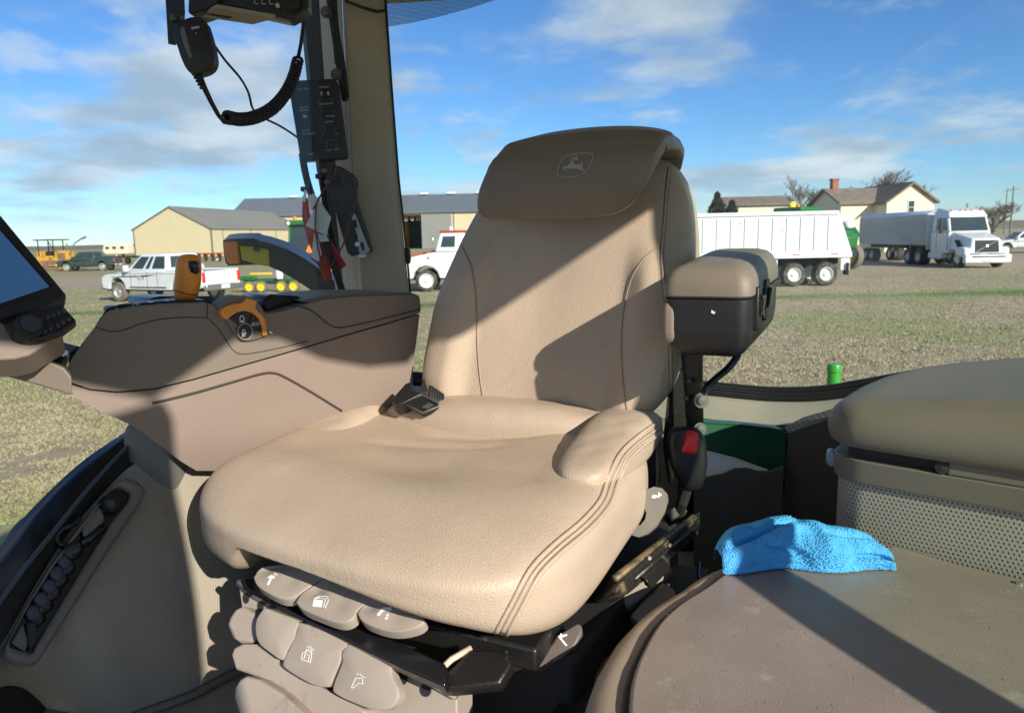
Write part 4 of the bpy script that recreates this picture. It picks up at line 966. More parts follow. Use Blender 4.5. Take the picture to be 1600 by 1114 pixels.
for a, b in (((112, 742), (140, 712)), ((22, 845), (50, 795))):
    p, q = P(*a, 1.16 if a[0] > 50 else 1.05), P(*b, 1.18 if a[0] > 50 else 1.07)
    part(MB().sbox(lambda x, y, z, p=p, q=q: p.lerp(q, .5) + (q - p) * .62 * z + V((x * .016, y * .03, -.012 + z * 0)), 3, 8), 'fender_bit', 'black_plastic', smooth=True)  # dark lumps standing for fender bits outside the window
part(MB().grid([[V((wallx(1.94) , 1.90, Zr(-.36))), *[p + V((-.012, .01, -.03)) for p in cs]], [V((wallx(1.94) - .1, 1.90, FLOOR)), *[V((p.x - .03, p.y + .01, FLOOR)) for p in cs]]]), 'outer_wall', 'black_plastic')
bot = [(470, 985), (420, 1020), (385, 1040), (350, 1058), (300, 1084), (240, 1106), (170, 1125), (60, 1108), (0, 1088), (-60, 1066)]
cbm = smooth_px([tuple(PZ(x, y, FLOOR + .004)) for x, y in bot], 5)
NW = 46
def samp(c, t): i = t * (len(c) - 1); k = min(int(i), len(c) - 2); return c[k].lerp(c[k + 1], i - k)
rows = []
for j in range(15):
    t = j / 14; rows.append([samp(cp_, i / NW).lerp(samp(cbm, i / NW), t) + V((.035, -.03, .01)) * math.sin(math.pi * t) for i in range(NW + 1)])
wall_mb = MB().grid(rows)
e1 = (rows[7][30] - rows[7][12]).normalized(); e2 = (rows[12][20] - rows[2][20]); e2 = (e2 - e1 * e2.dot(e1)).normalized()
part(wall_mb, 'side_wall_trim', 'wall_weave', smooth=True, uv=(rows[7][20], e1, e2))
wt = bvh(wall_mb)
# skirt at the floor
part(MB().tube([p + V((.004, -.004, .002)) for p in cbm], .007, 6), 'floor_edge', 'taupe', smooth=True)
TA, TB, TC = hit(wt, 120, 880), hit(wt, 60, 990), hit(wt, 200, 800)
TN = (TB - TA).cross(TC - TA).normalized()
TN0 = (hit(wt, 160, 900) - hit(wt, 90, 880)).cross(hit(wt, 160, 840) - hit(wt, 70, 960)).normalized()
if TN0.dot(CAM - TA) < 0: TN0 = -TN0
def th_(px, py): return PP(px, py, TA + TN0 * .004, TN0)
tray = empty('switch_tray', hit(wt, 110, 890), 0, 'grey tray with round buttons and a knob in the woven side wall', 'switch panel')
to = zc([(680, 70), (740, 90), (780, 140), (770, 175), (650, 360), (560, 495), (480, 620), (330, 860), (200, 1060), (170, 1085), (130, 1090), (60, 1065), (20, 1040), (10, 1010), (60, 900), (130, 760), (250, 560), (420, 330), (560, 170), (620, 90)], 0, 730, 3.483)
ti = zc([(625, 120), (665, 128), (700, 150), (690, 190), (580, 330), (510, 445), (440, 560), (300, 790), (190, 970), (172, 1010), (150, 1020), (85, 1000), (40, 985), (42, 950), (100, 840), (170, 720), (285, 545), (440, 345), (540, 205), (580, 150)], 0, 730, 3.483)
ho, hi_ = [th_(*p) for p in to], [th_(*p) for p in ti]
nrm = (ho[5] - ho[15]).cross(ho[0] - ho[12]); nrm = nrm if nrm.dot(CAM - ho[0]) > 0 else -nrm; nrm.normalize()
n_ = len(to); bz = MB()
vs = [p - nrm * .004 for p in ho] + [p + nrm * .009 for p in ho] + [p.lerp(q, .25) + nrm * .014 for p, q in zip(ho, hi_)] + [p.lerp(q, .85) + nrm * .013 for p, q in zip(ho, hi_)] + [q + nrm * .009 for q in hi_] + [q + nrm * .0015 for q in hi_]
bz.add(vs, [(k * n_ + i, k * n_ + (i + 1) % n_, (k + 1) * n_ + (i + 1) % n_, (k + 1) * n_ + i) for k in range(5) for i in range(n_)])
bz.build('bezel', 'tray_plastic', tray, smooth=True)
MB().sheet([q + nrm * .002 for q in hi_]).build('tray_floor', 'black_gloss', tray)
tz = lambda x, y: th_(x / 3.483, 730 + y / 3.483)
for x, y in ((342, 525), (302, 590), (260, 660), (217, 730), (174, 802)):
    c = tz(x, y); MB().sbox(lambda a, b, d, c=c: c + nrm * (.006 + .006 * d) + e1 * a * .0085 + e2 * b * .0105, 2.6, 8).build('button', 'key_grey', tray, smooth=True)
    MB().sbox(lambda a, b, d, c=c: c + nrm * (.004 + .005 * d) + e1 * a * .0105 + e2 * (b * .0085 + .010), 2.6, 8).build('button_base', 'black_gloss', tray, smooth=True)
c = tz(585, 215); kn = MB().lathe([(.0145, 0), (.0145, .012), (.012, .017), (.008, .017), (.007, .012), (.002, .012)], c, nrm, 20).build('knob', 'black_gloss', tray, smooth='auto')
MB().lathe([(.0075, .0125), (.0075, .0145), (.001, .0146)], c, nrm, 14).build('knob_cap', 'key_grey', kn)
MB().prism([tz(130, 850) + nrm * .003, tz(185, 850) + nrm * .003, tz(190, 960) + nrm * .003, tz(150, 1005) + nrm * .003], nrm * .008).build('tray_divider', 'black_plastic', tray, bevel=.002)
MB().prism([tz(50, 960) + nrm * .003, tz(120, 850) + nrm * .003, tz(150, 960) + nrm * .003, tz(130, 1010) + nrm * .003], nrm * .003).build('tray_cup', 'tray_plastic', tray, bevel=.002)
MB().prism([tz(430, 330) + nrm * .004, tz(545, 200) + nrm * .004, tz(560, 300) + nrm * .004, tz(450, 410) + nrm * .004], nrm * .006).build('tray_insert', 'tray_plastic', tray, bevel=.003)
pl_ = [tz(420, 285), tz(380, 330), tz(320, 355), tz(295, 395), tz(320, 430), tz(370, 440), tz(400, 470)]
MB().tube(smooth_px([tuple(p + nrm * (.012 + .006 * math.sin(i))) for i, p in enumerate(pl_)], 5), .0042, 8).build('cable_loop', 'black_gloss', tray, smooth=True)
MB().sbox(lambda a, b, d, c=tz(385, 465): c + nrm * (.008 + .008 * d) + e1 * a * .013 + e2 * b * .012, 3, 8).build('plug', 'black_gloss', tray, smooth=True)
MB().tube([tz(430, 430) + nrm * .010, tz(500, 380) + nrm * .010, tz(550, 340) + nrm * .010], .006, 8).build('plug_lead', 'black_gloss', tray, smooth=True)
# ================================================================ OPERATOR SEAT
aS = R(22.0); U = V((math.cos(aS), -math.sin(aS), 0)); VV = V((math.sin(aS), math.cos(aS), 0)); ZZ = V((0, 0, 1))
C0 = V((-.118, 1.116, Zr(-.3285)))
FL = C0 - U * .276 - VV * .264
aB = R(24.0); UB = V((math.cos(aB), -math.sin(aB), 0)); VB = V((math.sin(aB), math.cos(aB), 0))
def SB(u, v, w_): return C0 + UB * u + VB * v + ZZ * w_
def S(u, v, w_): return FL + U * u + VV * v + ZZ * w_
def PS(px, py, v): return PP(px, py, FL + VV * v, VV)
seat = empty('operator_seat', S(.26, .27, -.33), 0, 'tan leather operator seat with a brown headrest cap in the middle of the cab', 'seat')
def spart(mb, n, m, parent=seat, **k): return mb.build(n, m, parent, **k)
# cushion ---------------------------------------------------------
def cush(x, y, z):
    hw = .323 - .018 * sst(.2, 1, y) - .012 * sst(-.5, -1, y)
    u = .262 + x * hw - (.018 * x * sst(.6, -.5, y) if x > 0 else 0); v = .268 + y * .288
    w_ = -.066 + z * .072
    if z > 0:
        w_ -= .030 * sst(-.35, -1.05, y) * z                        # waterfall front
        w_ -= .020 * math.exp(-(x / .52) ** 2) * sst(-.9, -.1, y) * sst(1.02, .55, y) * z    # dish
        w_ += .016 * sst(.55, .95, abs(x)) * sst(-.5, .2, y) * z
        w_ += .010 * math.exp(-((y - .72) / .2) ** 2) * z
        w_ += .0020 * noise.noise((x * 3, y * 3, 1))
        w_ += .006 * math.exp(-((y + .55) / .3) ** 2) * math.exp(-(x / .8) ** 2)
        for (c0_, sl_, x0_, x1_, am) in ((.30, .35, -.5, .35, .0032), (.48, .20, -.3, .5, .0036), (.10, -.5, .25, .75, .0030), (.36, .9, .40, .72, .0040)):
            w_ -= am * math.exp(-((y - c0_ - sl_ * (x - .1)) / .05) ** 2) * sst(x0_, x0_ + .2, x) * sst(x1_, x1_ - .2, x)
    else:
        w_ -= .022 * sst(.62, .92, abs(x)) * sst(.4, -.6, y) * -z
        w_ += (.092 * sst(-.54, -.38, x) * sst(1.0, -.5, x)) * sst(-.1, -.8, y) * -z
    v -= .016 * math.exp(-(x / .7) ** 2) * sst(0, -1, y) + .034 * x * sst(.3, -1, y)
    w_ -= .011 * x * sst(.6, -.6, y)
    return S(u, v, w_)
cmb = MB().sbox(cush, 3.8, 56); spart(cmb, 'cushion', 'seat_leather', smooth=True)
# side bolsters standing up from the rear half
def bolster(sgn):
    def f(x, y, z):
        y2 = y
        u = .262 + sgn * (.258 + .008 * y2) + x * (.056 + .008 * y2); v = .385 + y * .165
        w_ = (-.022 if sgn < 0 else -.008) + z * (.025 + .012 * sst(-1, .2, y)) + .012 * sst(-.4, .6, y) - .004 * sst(.5, 1, y)
        return S(u, v, w_ + .0015 * noise.noise((x * 2, y * 6, 2)))
    return MB().sbox(f, 3.0, 28)
bl_l, bl_r = bolster(-1), bolster(1)
spart(bl_l, 'bolster', 'seat_leather', smooth=True); spart(bl_r, 'bolster', 'seat_leather', smooth=True)
rear = MB().sbox(lambda x, y, z: S(.285 + x * .240, .475 + y * .060 + .02 * x * x, -.002 + z * .044 - .010 * x * x + .0015 * noise.noise((x * 6, y * 2, 7))), 2.6, 30)
spart(rear, 'cushion_rear_roll', 'seat_leather', smooth=True)
# backrest ----------------------------------------------------------
REC = math.tan(R(9))
def back(x, y, z):
    hw = .250 - .028 * sst(-.15, .55, z) - .026 * sst(.35, 1.0, z) - .010 * sst(-.6, -1, z)
    u = .088 + x * hw + .045 * z; w_ = .221 + z * .252
    t = .062 - .010 * sst(.2, 1, z)
    v = .285 + y * t + .20 * (w_)
    if y < 0:
        bo = sst(.50, .72, abs(x)) * sst(1.02, .90, abs(x)) * sst(.46, .10, z)
        v -= (.026 * bo) * -y
        v += .012 * math.exp(-(x / .5) ** 2) * sst(.6, -.2, z) * -y
        v += .002 * noise.noise((x * 3, z * 3, 9)) * -y
    return SB(u, v, w_)
bmb = MB().sbox(back, 4.0, 60); spart(bmb, 'backrest', 'seat_leather', smooth=True)
# headrest cap --------------------------------------------------------
CAPP = [V(p) for p in ((0, .205, .352), (0, .204, .40), (0, .211, .44), (0, .228, .470), (0, .262, .484), (0, .312, .486), (0, .362, .477), (0, .392, .45), (0, .400, .42))]
def capf(x, y, z):
    q = (z + 1) / 2 * (len(CAPP) - 1); k = min(int(q), len(CAPP) - 2); p = CAPP[k].lerp(CAPP[k + 1], q - k); d = (CAPP[k + 1] - CAPP[k]).normalized(); n = V((0, -d.z, d.y))
    t = clamp((p.z - .352) / .14); tt = (z + 1) / 2
    u = .107 + .060 * t + x * (.155 - .019 * t + .004 * tt)
    th = .018 + .006 * math.sin(math.pi * clamp(tt * 1.6)) - .004 * abs(x) ** 3
    p = p - n * (y * th) * -1
    p.y += .006 * x * x * (1 if tt > .3 else .3)
    p.z -= .012 * x * x * sst(.3, .6, tt) + .005 * (1 - x * x) * -sst(.2, 0, tt)
    return SB(u, p.y, p.z)
hmb = MB().sbox(capf, 5.5, 44)
cap = spart(hmb, 'headrest_cap', 'cap_leather', smooth=True)
ht = bvh(hmb)
lz = lambda p: zc(p, 850, 225, 16)
sh_ = lz([(330, 780), (350, 640), (380, 530), (450, 400), (530, 320), (700, 270), (850, 245), (1000, 232), (1150, 240), (1225, 270), (1200, 420), (1130, 560), (1030, 720), (900, 780), (700, 835), (560, 845), (430, 815), (330, 780)])
deer = lz([(470, 590), (490, 565), (580, 560), (640, 500), (690, 450), (630, 440), (640, 425), (700, 420), (740, 400), (760, 385), (700, 370), (640, 390), (630, 375), (680, 355), (740, 350), (735, 310), (760, 345), (790, 345), (805, 300), (840, 300), (830, 350), (860, 375), (820, 415), (770, 405), (740, 450), (735, 510), (860, 510), (930, 505), (950, 490), (930, 445), (950, 440), (980, 490), (965, 530), (960, 610), (1000, 650), (1035, 700), (1020, 730), (990, 690), (930, 655), (870, 640), (830, 620), (700, 620), (600, 620), (540, 600), (530, 630), (600, 680), (585, 700), (530, 670), (490, 630)])
decal(ht, [deer], 'leaping_deer_emblem', 'logo_grey', cap, .0015, [sh_], .0010)
# seams ---------------------------------------------------------------
st_ = bvh(cmb, bl_l, bl_r, rear); bt = bvh(bmb)
def seam(tree, pts, parent=seat, r=.0016, m='seam_dark', name='seam', n=6):
    q = hits(tree, sp(pts, n), 4, .0004)
    if len(q) > 2: return MB().tube(q, r, 6).build(name, m, parent, smooth=True)
def stitch(tree, pts, off, parent=seat, n=6, gap=5.2, ln=3.0):
    q = sp(pts, n); mb = MB(); acc = 0; segs = []
    L_ = [0]
    for a, b in zip(q, q[1:]): L_.append(L_[-1] + math.hypot(b[0] - a[0], b[1] - a[1]))
    def at(d):
        for i in range(len(q) - 1):
            if L_[i + 1] >= d: t = (d - L_[i]) / max(1e-6, L_[i + 1] - L_[i]); dx, dy = q[i + 1][0] - q[i][0], q[i + 1][1] - q[i][1]; l = math.hypot(dx, dy); return q[i][0] + dx * t - dy / l * off, q[i][1] + dy * t + dx / l * off
        return q[-1]
    d = 0
    while d + ln < L_[-1]:
        a, b = hit(tree, *at(d), .0003), hit(tree, *at(d + ln), .0003)
        if a and b and (a - b).length < .02: mb.tube([a, b], .0007, 4)
        d += gap
    if mb.v: mb.build('stitching', 'seam_thread', parent)
se = [(1030, 668), (1000, 690), (975, 715), (958, 750), (945, 785), (915, 820), (870, 858), (835, 895), (805, 950), (778, 1000)]
seam(st_, se, r=.0024, m='seat_leather', name='welt')
def off_px(pts, o_):
    q = sp(pts, 6); qq = []
    for i in range(len(q)):
        a, b = q[max(0, i - 1)], q[min(len(q) - 1, i + 1)]; l = math.hypot(b[0] - a[0], b[1] - a[1]); qq.append((q[i][0] - (b[1] - a[1]) / l * o_, q[i][1] + (b[0] - a[0]) / l * o_))
    return qq
for o_ in (8.5, -8.5): seam(st_, off_px(se, o_), r=.0032, m='seat_leather', name='seam_ridge', n=1)
stitch(st_, se, 10.5); stitch(st_, se, -10.5)
for o_ in (3.0, -3.0):
    q = sp(se, 6); qq = []
    for i in range(len(q)):
        a, b = q[max(0, i - 1)], q[min(len(q) - 1, i + 1)]; l = math.hypot(b[0] - a[0], b[1] - a[1]); qq.append((q[i][0] - (b[1] - a[1]) / l * o_, q[i][1] + (b[0] - a[0]) / l * o_))
    seam(st_, qq, r=.0007, n=1)
sb = [(1046, 262), (1042, 300), (1038, 350), (1034, 400), (1038, 450), (1046, 520), (1048, 590), (1046, 640)]
seam(bt, sb, r=.0022, m='seat_leather', name='welt'); stitch(bt, sb, 6); seam(bt, [(x + 3, y) for x, y in sb], r=.0008); seam(bt, [(x - 3, y) for x, y in sb], r=.0008)
seam(bt, [(1030, 384), (1005, 405), (985, 440), (974, 490), (971, 540), (974, 600), (980, 640)], r=.0015)
seam(bt, [(722, 385), (737, 420), (744, 470), (746, 540), (750, 590), (755, 622)], r=.0015)
# icons --------------------------------------------------------------
# seat base: black deck, cover, paddles ---------------------------------
sz = lambda p: zc(p, 340, 860, 4.385)
n_up = (-VV * .50 + ZZ * .86).normalized(); n_fr = (-VV * .86 + ZZ * .50).normalized()
pt_up = P(545, 925, .875); pt_fr = P(500, 1010, .865)
base = empty('seat_base', S(.26, .2, -.33), 0, 'taupe plastic seat base with adjusting paddles under the cushion', 'seat base')
def bpart(mb, n, m, parent=base, **k): return mb.build(n, m, parent, **k)
deck = MB().prism([S(.10, .06, -.150), S(.52, .03, -.150), S(.52, .50, -.150), S(.10, .50, -.150)], ZZ * -.03)
bpart(deck, 'suspension_deck', 'frame_black', bevel=.004)
bpart(plate(sz([(150, 196), (260, 178), (520, 300), (900, 480), (1300, 650), (1560, 770), (1560, 930), (1250, 795), (900, 625), (500, 432), (180, 262)]), pt_up - n_up * .030, n_up, .02), 'top_tray', 'black_gloss', bevel=.003)
cover = plate(sz([(140, 215), (165, 200), (250, 265), (500, 402), (900, 602), (1250, 782), (1500, 905), (1640, 985), (1640, 1300), (500, 1300), (200, 700), (165, 400)]), pt_fr - n_fr * .030, n_fr, .05)
bpart(cover, 'base_cover', 'taupe_light', bevel=.006, seg=3)
bpart(MB().tube([PP(x, y, pt_fr - n_fr * .024, n_fr) for x, y in sz([(145, 218), (250, 275), (500, 412), (900, 612), (1250, 792), (1500, 915), (1640, 992)])], .0055, 8), 'cover_lip', 'taupe_light', smooth=True)
ct = bvh(cover)
for x, y, a, b in ((195, 325, 22, 38), (295, 380, 22, 40), (1268, 870, 36, 50), (1428, 950, 38, 52)):
    decal(ct, [sz([(x + a * math.cos(k * .449), y + b * math.sin(k * .449)) for k in range(14)])], 'painted_hole', 'black_rubber', base, .003)  # flat black discs painted for the dark of the cover's holes
# left tab and bellows steps
bpart(plate(sz([(58, 510), (75, 460), (110, 405), (170, 378), (275, 450), (262, 560), (255, 630), (160, 640), (95, 595)]), pt_fr - n_fr * .012, n_fr, .03), 'side_tab', 'taupe_light', bevel=.008, seg=3)
bpart(plate(sz([(90, 715), (110, 665), (160, 640), (280, 640), (440, 760), (600, 880), (800, 980), (1010, 1090), (1010, 1300), (700, 1200), (420, 960), (280, 870), (120, 815)]), pt_fr - n_fr * .008, n_fr, .06), 'bellows_fold', 'taupe_light', bevel=.014, seg=4)
bpart(plate(sz([(108, 1010), (112, 940), (150, 880), (195, 858), (300, 890), (450, 985), (700, 1220), (700, 1320), (200, 1320)]), pt_fr + n_fr * .012, n_fr, .07), 'bellows_fold', 'taupe_light', bevel=.014, seg=4)
# front lower paddles
K = [[(320, 388), (400, 420), (552, 482), (538, 550), (530, 600), (480, 680), (445, 752), (350, 692), (280, 630), (258, 540), (270, 460)],
     [(556, 486), (700, 540), (888, 634), (850, 690), (843, 750), (800, 850), (770, 920), (740, 935), (660, 922), (560, 870), (462, 805), (448, 760), (500, 650), (538, 560)],
     [(893, 637), (1040, 690), (1180, 775), (1190, 850), (1240, 960), (1222, 1040), (1160, 1092), (1050, 1085), (900, 1030), (800, 975), (790, 940), (806, 880), (852, 760), (850, 700)]]
def pillow(pts, pt, n, th, bulge, fn=None, dens=9):
    """plate whose face swells: the outline plus rings shrinking to the middle"""
    n = V(n).normalized(); o = [PP(x, y, pt, n) for x, y in sp(pts + [pts[0]], 3)[:-1]]; c = sum(o, V()) / len(o); N0 = len(o); vs = [p - n * th for p in o]; fs = []
    rings = [(1.0, -th * .55), (1.0, -th * .18), (.985, 0.0)] + [(.96 - .93 * k / dens, bulge * (1 - (1 - .05 - .95 * k / dens) ** 2) if False else bulge * math.sin(math.pi / 2 * min(1, (.06 + k / dens) * 1.1))) for k in range(dens)]
    for s_, h in rings:
        for p in o:
            q = c + (p - c) * s_ + n * h
            if fn and s_ < .97: q = q + n * fn(q)
            vs.append(q)
    R_ = len(rings) + 1
    for k in range(R_ - 1):
        for i in range(N0): j = (i + 1) % N0; fs.append((k * N0 + i, k * N0 + j, (k + 1) * N0 + j, (k + 1) * N0 + i))
    fs.append(tuple((R_ - 1) * N0 + i for i in range(N0)))
    mb = MB().add(vs, fs)
    a, b, cc_ = vs[0], vs[1], vs[N0]
    if (b - a).cross(cc_ - a).dot((a + b) / 2 - c) < 0: mb.f = [f[::-1] for f in mb.f]
    return mb
def paddle(pts, pt, n, th, bulge, label, fn=None):
    mb = pillow(pts, pt, n, th, bulge, fn); o = bpart(mb, 'paddle', 'taupe_light', smooth=True); return o, bvh(mb)
lows = [paddle(sz(k), pt_fr + n_fr * .004, n_fr, .018, .0035, '') for k in K]
# upper paddles
KU = [[(245, 185), (280, 132), (330, 108), (440, 95), (510, 75), (600, 85), (720, 130), (762, 165), (700, 200), (620, 250), (560, 295), (500, 325), (430, 327), (350, 292), (270, 237)],
      [(535, 352), (570, 297), (640, 250), (700, 210), (772, 165), (900, 210), (1040, 280), (1057, 322), (1000, 375), (955, 412), (930, 462), (870, 492), (800, 487), (700, 452), (580, 400)],
      [(955, 430), (990, 385), (1060, 320), (1078, 305), (1200, 350), (1320, 430), (1395, 450), (1418, 480), (1370, 522), (1250, 550), (1130, 540), (1005, 492)]]
def dent(cx, cy):
    c1, c2 = [PP(*sz([(cx + a, cy + b)])[0], pt_up, n_up) for a, b in ((-5, -45), (150, 40))]
    return lambda q: -.0045 * math.exp(-((q - c1).length / .011) ** 2) - .0035 * math.exp(-((q - c2).length / .014) ** 2)
ups = [paddle(sz(k), pt_up + n_up * .004, n_up, .016, .003, '', dent(*d)) for k, d in zip(KU, ((370, 180), (700, 340), (1080, 430)))]
for (x0, y0, x1, y1) in ((510, 75, 830, 60), (770, 165, 1080, 170), (1075, 305, 1300, 380)):    # stalks running back under the cushion
    a, b = PP(*sz([((x0 + x1) / 2, (y0 + y1) / 2 + 20)])[0], pt_up - n_up * .006, n_up), None
    bpart(MB().box(a + VV * .055 - ZZ * .004, (.078, .11, .016), Matrix.Rotation(-aS, 3, 'Z')), 'paddle_stalk', 'taupe_light', bevel=.005)
ic = lambda p: [sz(q) for q in p]
decal(ups[0][1], ic([[(335, 185), (365, 165), (395, 172), (390, 190), (372, 195), (352, 237), (336, 233), (356, 190)], [(383, 155), (395, 150), (400, 162), (388, 168)], [(400, 158), (408, 156), (410, 168), (402, 170)]]), 'seat_icon', 'print_white', ups[0][0], .001)
decal(ups[1][1], ic([[(665, 335), (722, 338), (715, 388), (650, 382)]]), 'seat_icon', 'print_white', ups[1][0], .001, ic([[(652, 378), (660, 330), (700, 310), (750, 315), (758, 340), (735, 395)], [(668, 330), (705, 322), (738, 332), (725, 390)]]), .0005)
decal(ups[2][1], ic([[(1088, 440), (1128, 390), (1192, 385), (1190, 415), (1140, 412), (1105, 450)], [(1155, 440), (1170, 430), (1172, 445), (1158, 450)], [(1145, 458), (1165, 452), (1165, 468), (1148, 470)]]), 'seat_icon', 'print_white', ups[2][0], .001)
decal(lows[1][1], [], 'seat_icon', 'print_white', lows[1][0], .001, ic([[(575, 745), (580, 700), (620, 685), (645, 705), (635, 765), (575, 745)], [(590, 740), (600, 705), (630, 715), (618, 760)], [(598, 700), (610, 675), (640, 680), (645, 700)], [(610, 655), (625, 665), (635, 655), (645, 672), (660, 680)]]), .00045)
decal(lows[2][1], [], 'seat_icon', 'print_white', lows[2][0], .001, ic([[(915, 938), (945, 870), (990, 875), (995, 912), (968, 905), (925, 940), (915, 938)], [(950, 838), (965, 850), (975, 842), (985, 858), (1010, 868)]]), .00045)
# black metal bracket at the front right corner of the base
brk = zc([(130, 955), (280, 815), (400, 820), (475, 880), (420, 975), (180, 1000)], 640, 740, 2.978)
bpart(plate(brk, P(745, 1045, .80), n_up, .02), 'corner_bracket', 'frame_black', bevel=.003)
bpart(MB().tube([P(684, 1050, .80), P(705, 1030, .81), P(735, 1012, .83)], .004, 6), 'bracket_clip', 'seam_thread', smooth=True)
# side rail, right of the cushion
rl0, rl1, rl2, rl3 = S(.525, .05, -.17), S(.525, .54, -.17), S(.56, .54, -.17), S(.56, .05, -.17)
rail = empty('slide_rail', S(.54, .30, -.22), 0, 'dirty black steel slide rail beside the cushion', 'rail')
pr = [P(955, 925, .90), P(975, 890, .98), P(1075, 812, 1.14), P(1095, 798, 1.17), P(1092, 835, 1.17), P(985, 925, .93)]
MB().prism(pr, V((-.02, .03, -.03))).build('rail_body', 'rail_dirty', rail, bevel=.003)
MB().tube([P(960, 905, .94), P(1010, 866, 1.02), P(1084, 808, 1.155)], .006, 6).build('rail_lip', mat('rail_gold', (.20, .15, .07), .55, .3, dirt=((.05, .04, .03), 40, .45, .65)), rail, smooth=True)
MB().tube([P(990, 905, .95), P(1040, 862, 1.04), P(1090, 822, 1.14)], .005, 6).build('rail_lip', 'frame_black', rail, smooth=True)
MB().prism([P(1000, 900, .96), P(1048, 858, 1.05), P(1052, 872, 1.05), P(1008, 915, .96)], V((.006, -.01, 0))).build('rail_clip', 'frame_black', rail, bevel=.002)
for (x, y, yy) in ((1014, 872, 1.0), (1046, 852, 1.05)): MB().lathe([(.003, 0), (.003, .003)], P(x, y, yy), (.2, -.8, .5), 8).build('rail_screw', 'frame_black', rail)
MB().prism([P(1040, 800, 1.16), P(1065, 785, 1.18), P(1075, 798, 1.18), P(1050, 812, 1.16)], V((0, .02, -.02))).build('rail_end', 'steel', rail, bevel=.002)
# riser under the seat (black) and cream side covers
bpart(MB().prism([S(.04, .10, -.33), S(.555, .07, -.33), S(.60, .56, -.33), S(.04, .56, -.33)], ZZ * .148), 'riser', 'black_rubber', bevel=.01)
bpart(MB().prism([S(.53, -.10, -.33), S(.66, -.02, -.33), S(.66, .52, -.33), S(.53, .52, -.33)], ZZ * .09), 'riser_step', 'black_rubber', bevel=.01)
cv = lambda p: zc(p, 800, 740, 3.48)
bpart(plate(cv([(560, 690), (700, 580), (790, 490), (850, 440), (875, 470), (872, 520), (760, 622), (640, 720)]), P(1020, 900, 1.02), (-.1, -.7, .75), .03), 'side_cover', 'taupe_light', bevel=.006)
bpart(plate(cv([(640, 770), (735, 665), (820, 590), (880, 625), (897, 660), (865, 712), (720, 830)]), P(1040, 930, 1.00), (-.1, -.7, .75), .03), 'side_cover', 'taupe_light', bevel=.006)
# hook levers
hk = plate(cv([(735, 85), (770, 70), (815, 78), (845, 110), (850, 145), (830, 210), (785, 285), (740, 325), (690, 345), (655, 335), (643, 300), (655, 255), (682, 205), (703, 190), (700, 225), (678, 270), (695, 282), (722, 250), (730, 215), (712, 160), (714, 115)]), P(1015, 800, 1.08), (-.25, -.85, .45), .016)
l1 = spart(hk, 'recliner_lever', mat('lever_grey', (.20, .185, .15), .45, var=.06, vscale=20), bevel=.006, seg=3)
decal(bvh(hk), [cv([(757, 125), (770, 112), (790, 118), (812, 108), (815, 118), (800, 122), (782, 132), (764, 134)]), cv([(794, 102), (803, 100), (803, 130), (796, 131)])], 'lever_icon', 'print_white', l1, .001)
hk2 = plate(cv([(352, 812), (378, 822), (384, 855), (345, 935), (262, 1005), (160, 1046), (105, 1040), (78, 1005), (85, 970), (115, 938), (160, 925), (150, 962), (175, 965), (215, 925), (235, 885), (290, 850)]), P(860, 1005, .86), (-.1, -.6, .8), .018)
l2 = spart(hk2, 'tilt_lever', mat('lever_dark', (.13, .105, .09), .45, var=.06, vscale=20), bevel=.006, seg=3)
decal(bvh(hk2), [cv([(250, 880), (300, 870), (300, 880), (268, 890), (302, 932), (292, 936), (255, 892)]), cv([(262, 868), (270, 866), (275, 890), (266, 892)])], 'lever_icon', 'print_white', l2, .001)
bpart(plate(cv([(60, 925), (150, 905), (215, 895), (150, 965), (85, 985)]), P(840, 1000, .88), (-.1, -.6, .8), .015), 'lever_stalk', 'taupe_light', bevel=.004)
# seat belt buckles --------------------------------------------------------
fb = spart(MB().prism([S(.52, .46, -.15), S(.56, .46, -.15), S(.56, .60, -.15), S(.52, .60, -.15)], ZZ * .15), 'side_frame', 'frame_black', bevel=.004)
br = empty('belt_buckle', P(1075, 765, 1.20), 0, 'black seat belt buckle with a red release button', 'buckle', None)
bz_ = lambda p: zc(p, 940, 600, 3.7125)
YBk = 1.17
bb = MB().sbox(lambda x, y, z: P(1075 + 6 * -z, 716, YBk) + V((x * (.030 + .002 * z - .007 * sst(0, -1, z)), y * .016, z * .053)), 3.6, 16)
bb.build('buckle_body', 'black_plastic', br, smooth=True)
rb = pillow(bz_([(490, 275), (510, 268), (545, 275), (562, 300), (566, 345), (550, 400), (510, 400), (464, 388), (475, 330)]), P(1078, 692, YBk - .017), V((-.1, -1, .25)), .006, .004); rb.build('release_button', 'red_button', br, smooth=True)
MB().prism([P(*p, YBk - .016) for p in bz_([(445, 265), (475, 270), (458, 388), (428, 382)])], (0, -.004, 0)).build('buckle_slot', 'frame_black', br, bevel=.001)
for k in range(7): MB().box(P(*bz_([(452 - k * 3, 285 + k * 15)])[0], YBk - .021), (.010, .003, .0022)).build('slot_tooth', 'black_gloss', br)
MB().tube([P(1072, 765, YBk), P(1066, 785, YBk), P(1060, 800, YBk + .01)], .010, 8).build('buckle_strap', 'black_rubber', br)
bl2 = empty('belt_tongue_buckle', P(650, 645, 1.40), 0, 'black belt buckle with bright edges lying between console and backrest', 'buckle', None)
tzz = lambda p: zc(p, 600, 590, 13.33)
BH = hit(st_, 668, 640, .016); BY = BH.y
bkl = plate(tzz([(440, 530), (800, 370), (1130, 530), (1140, 600), (850, 730), (800, 730)]), BH, (-.1, -.55, .82), .012); bkl.build('buckle_plate', 'black_plastic', bl2, bevel=.003)
MB().tube([PP(x, y, BH + V((0, -.0015, .0015)), V((-.1, -.55, .82))) for x, y in tzz([(440, 545), (810, 735), (1130, 600), (1130, 530), (800, 365), (250, 575)])], .0022, 6).build('bright_edge', 'steel', bl2, smooth=True)
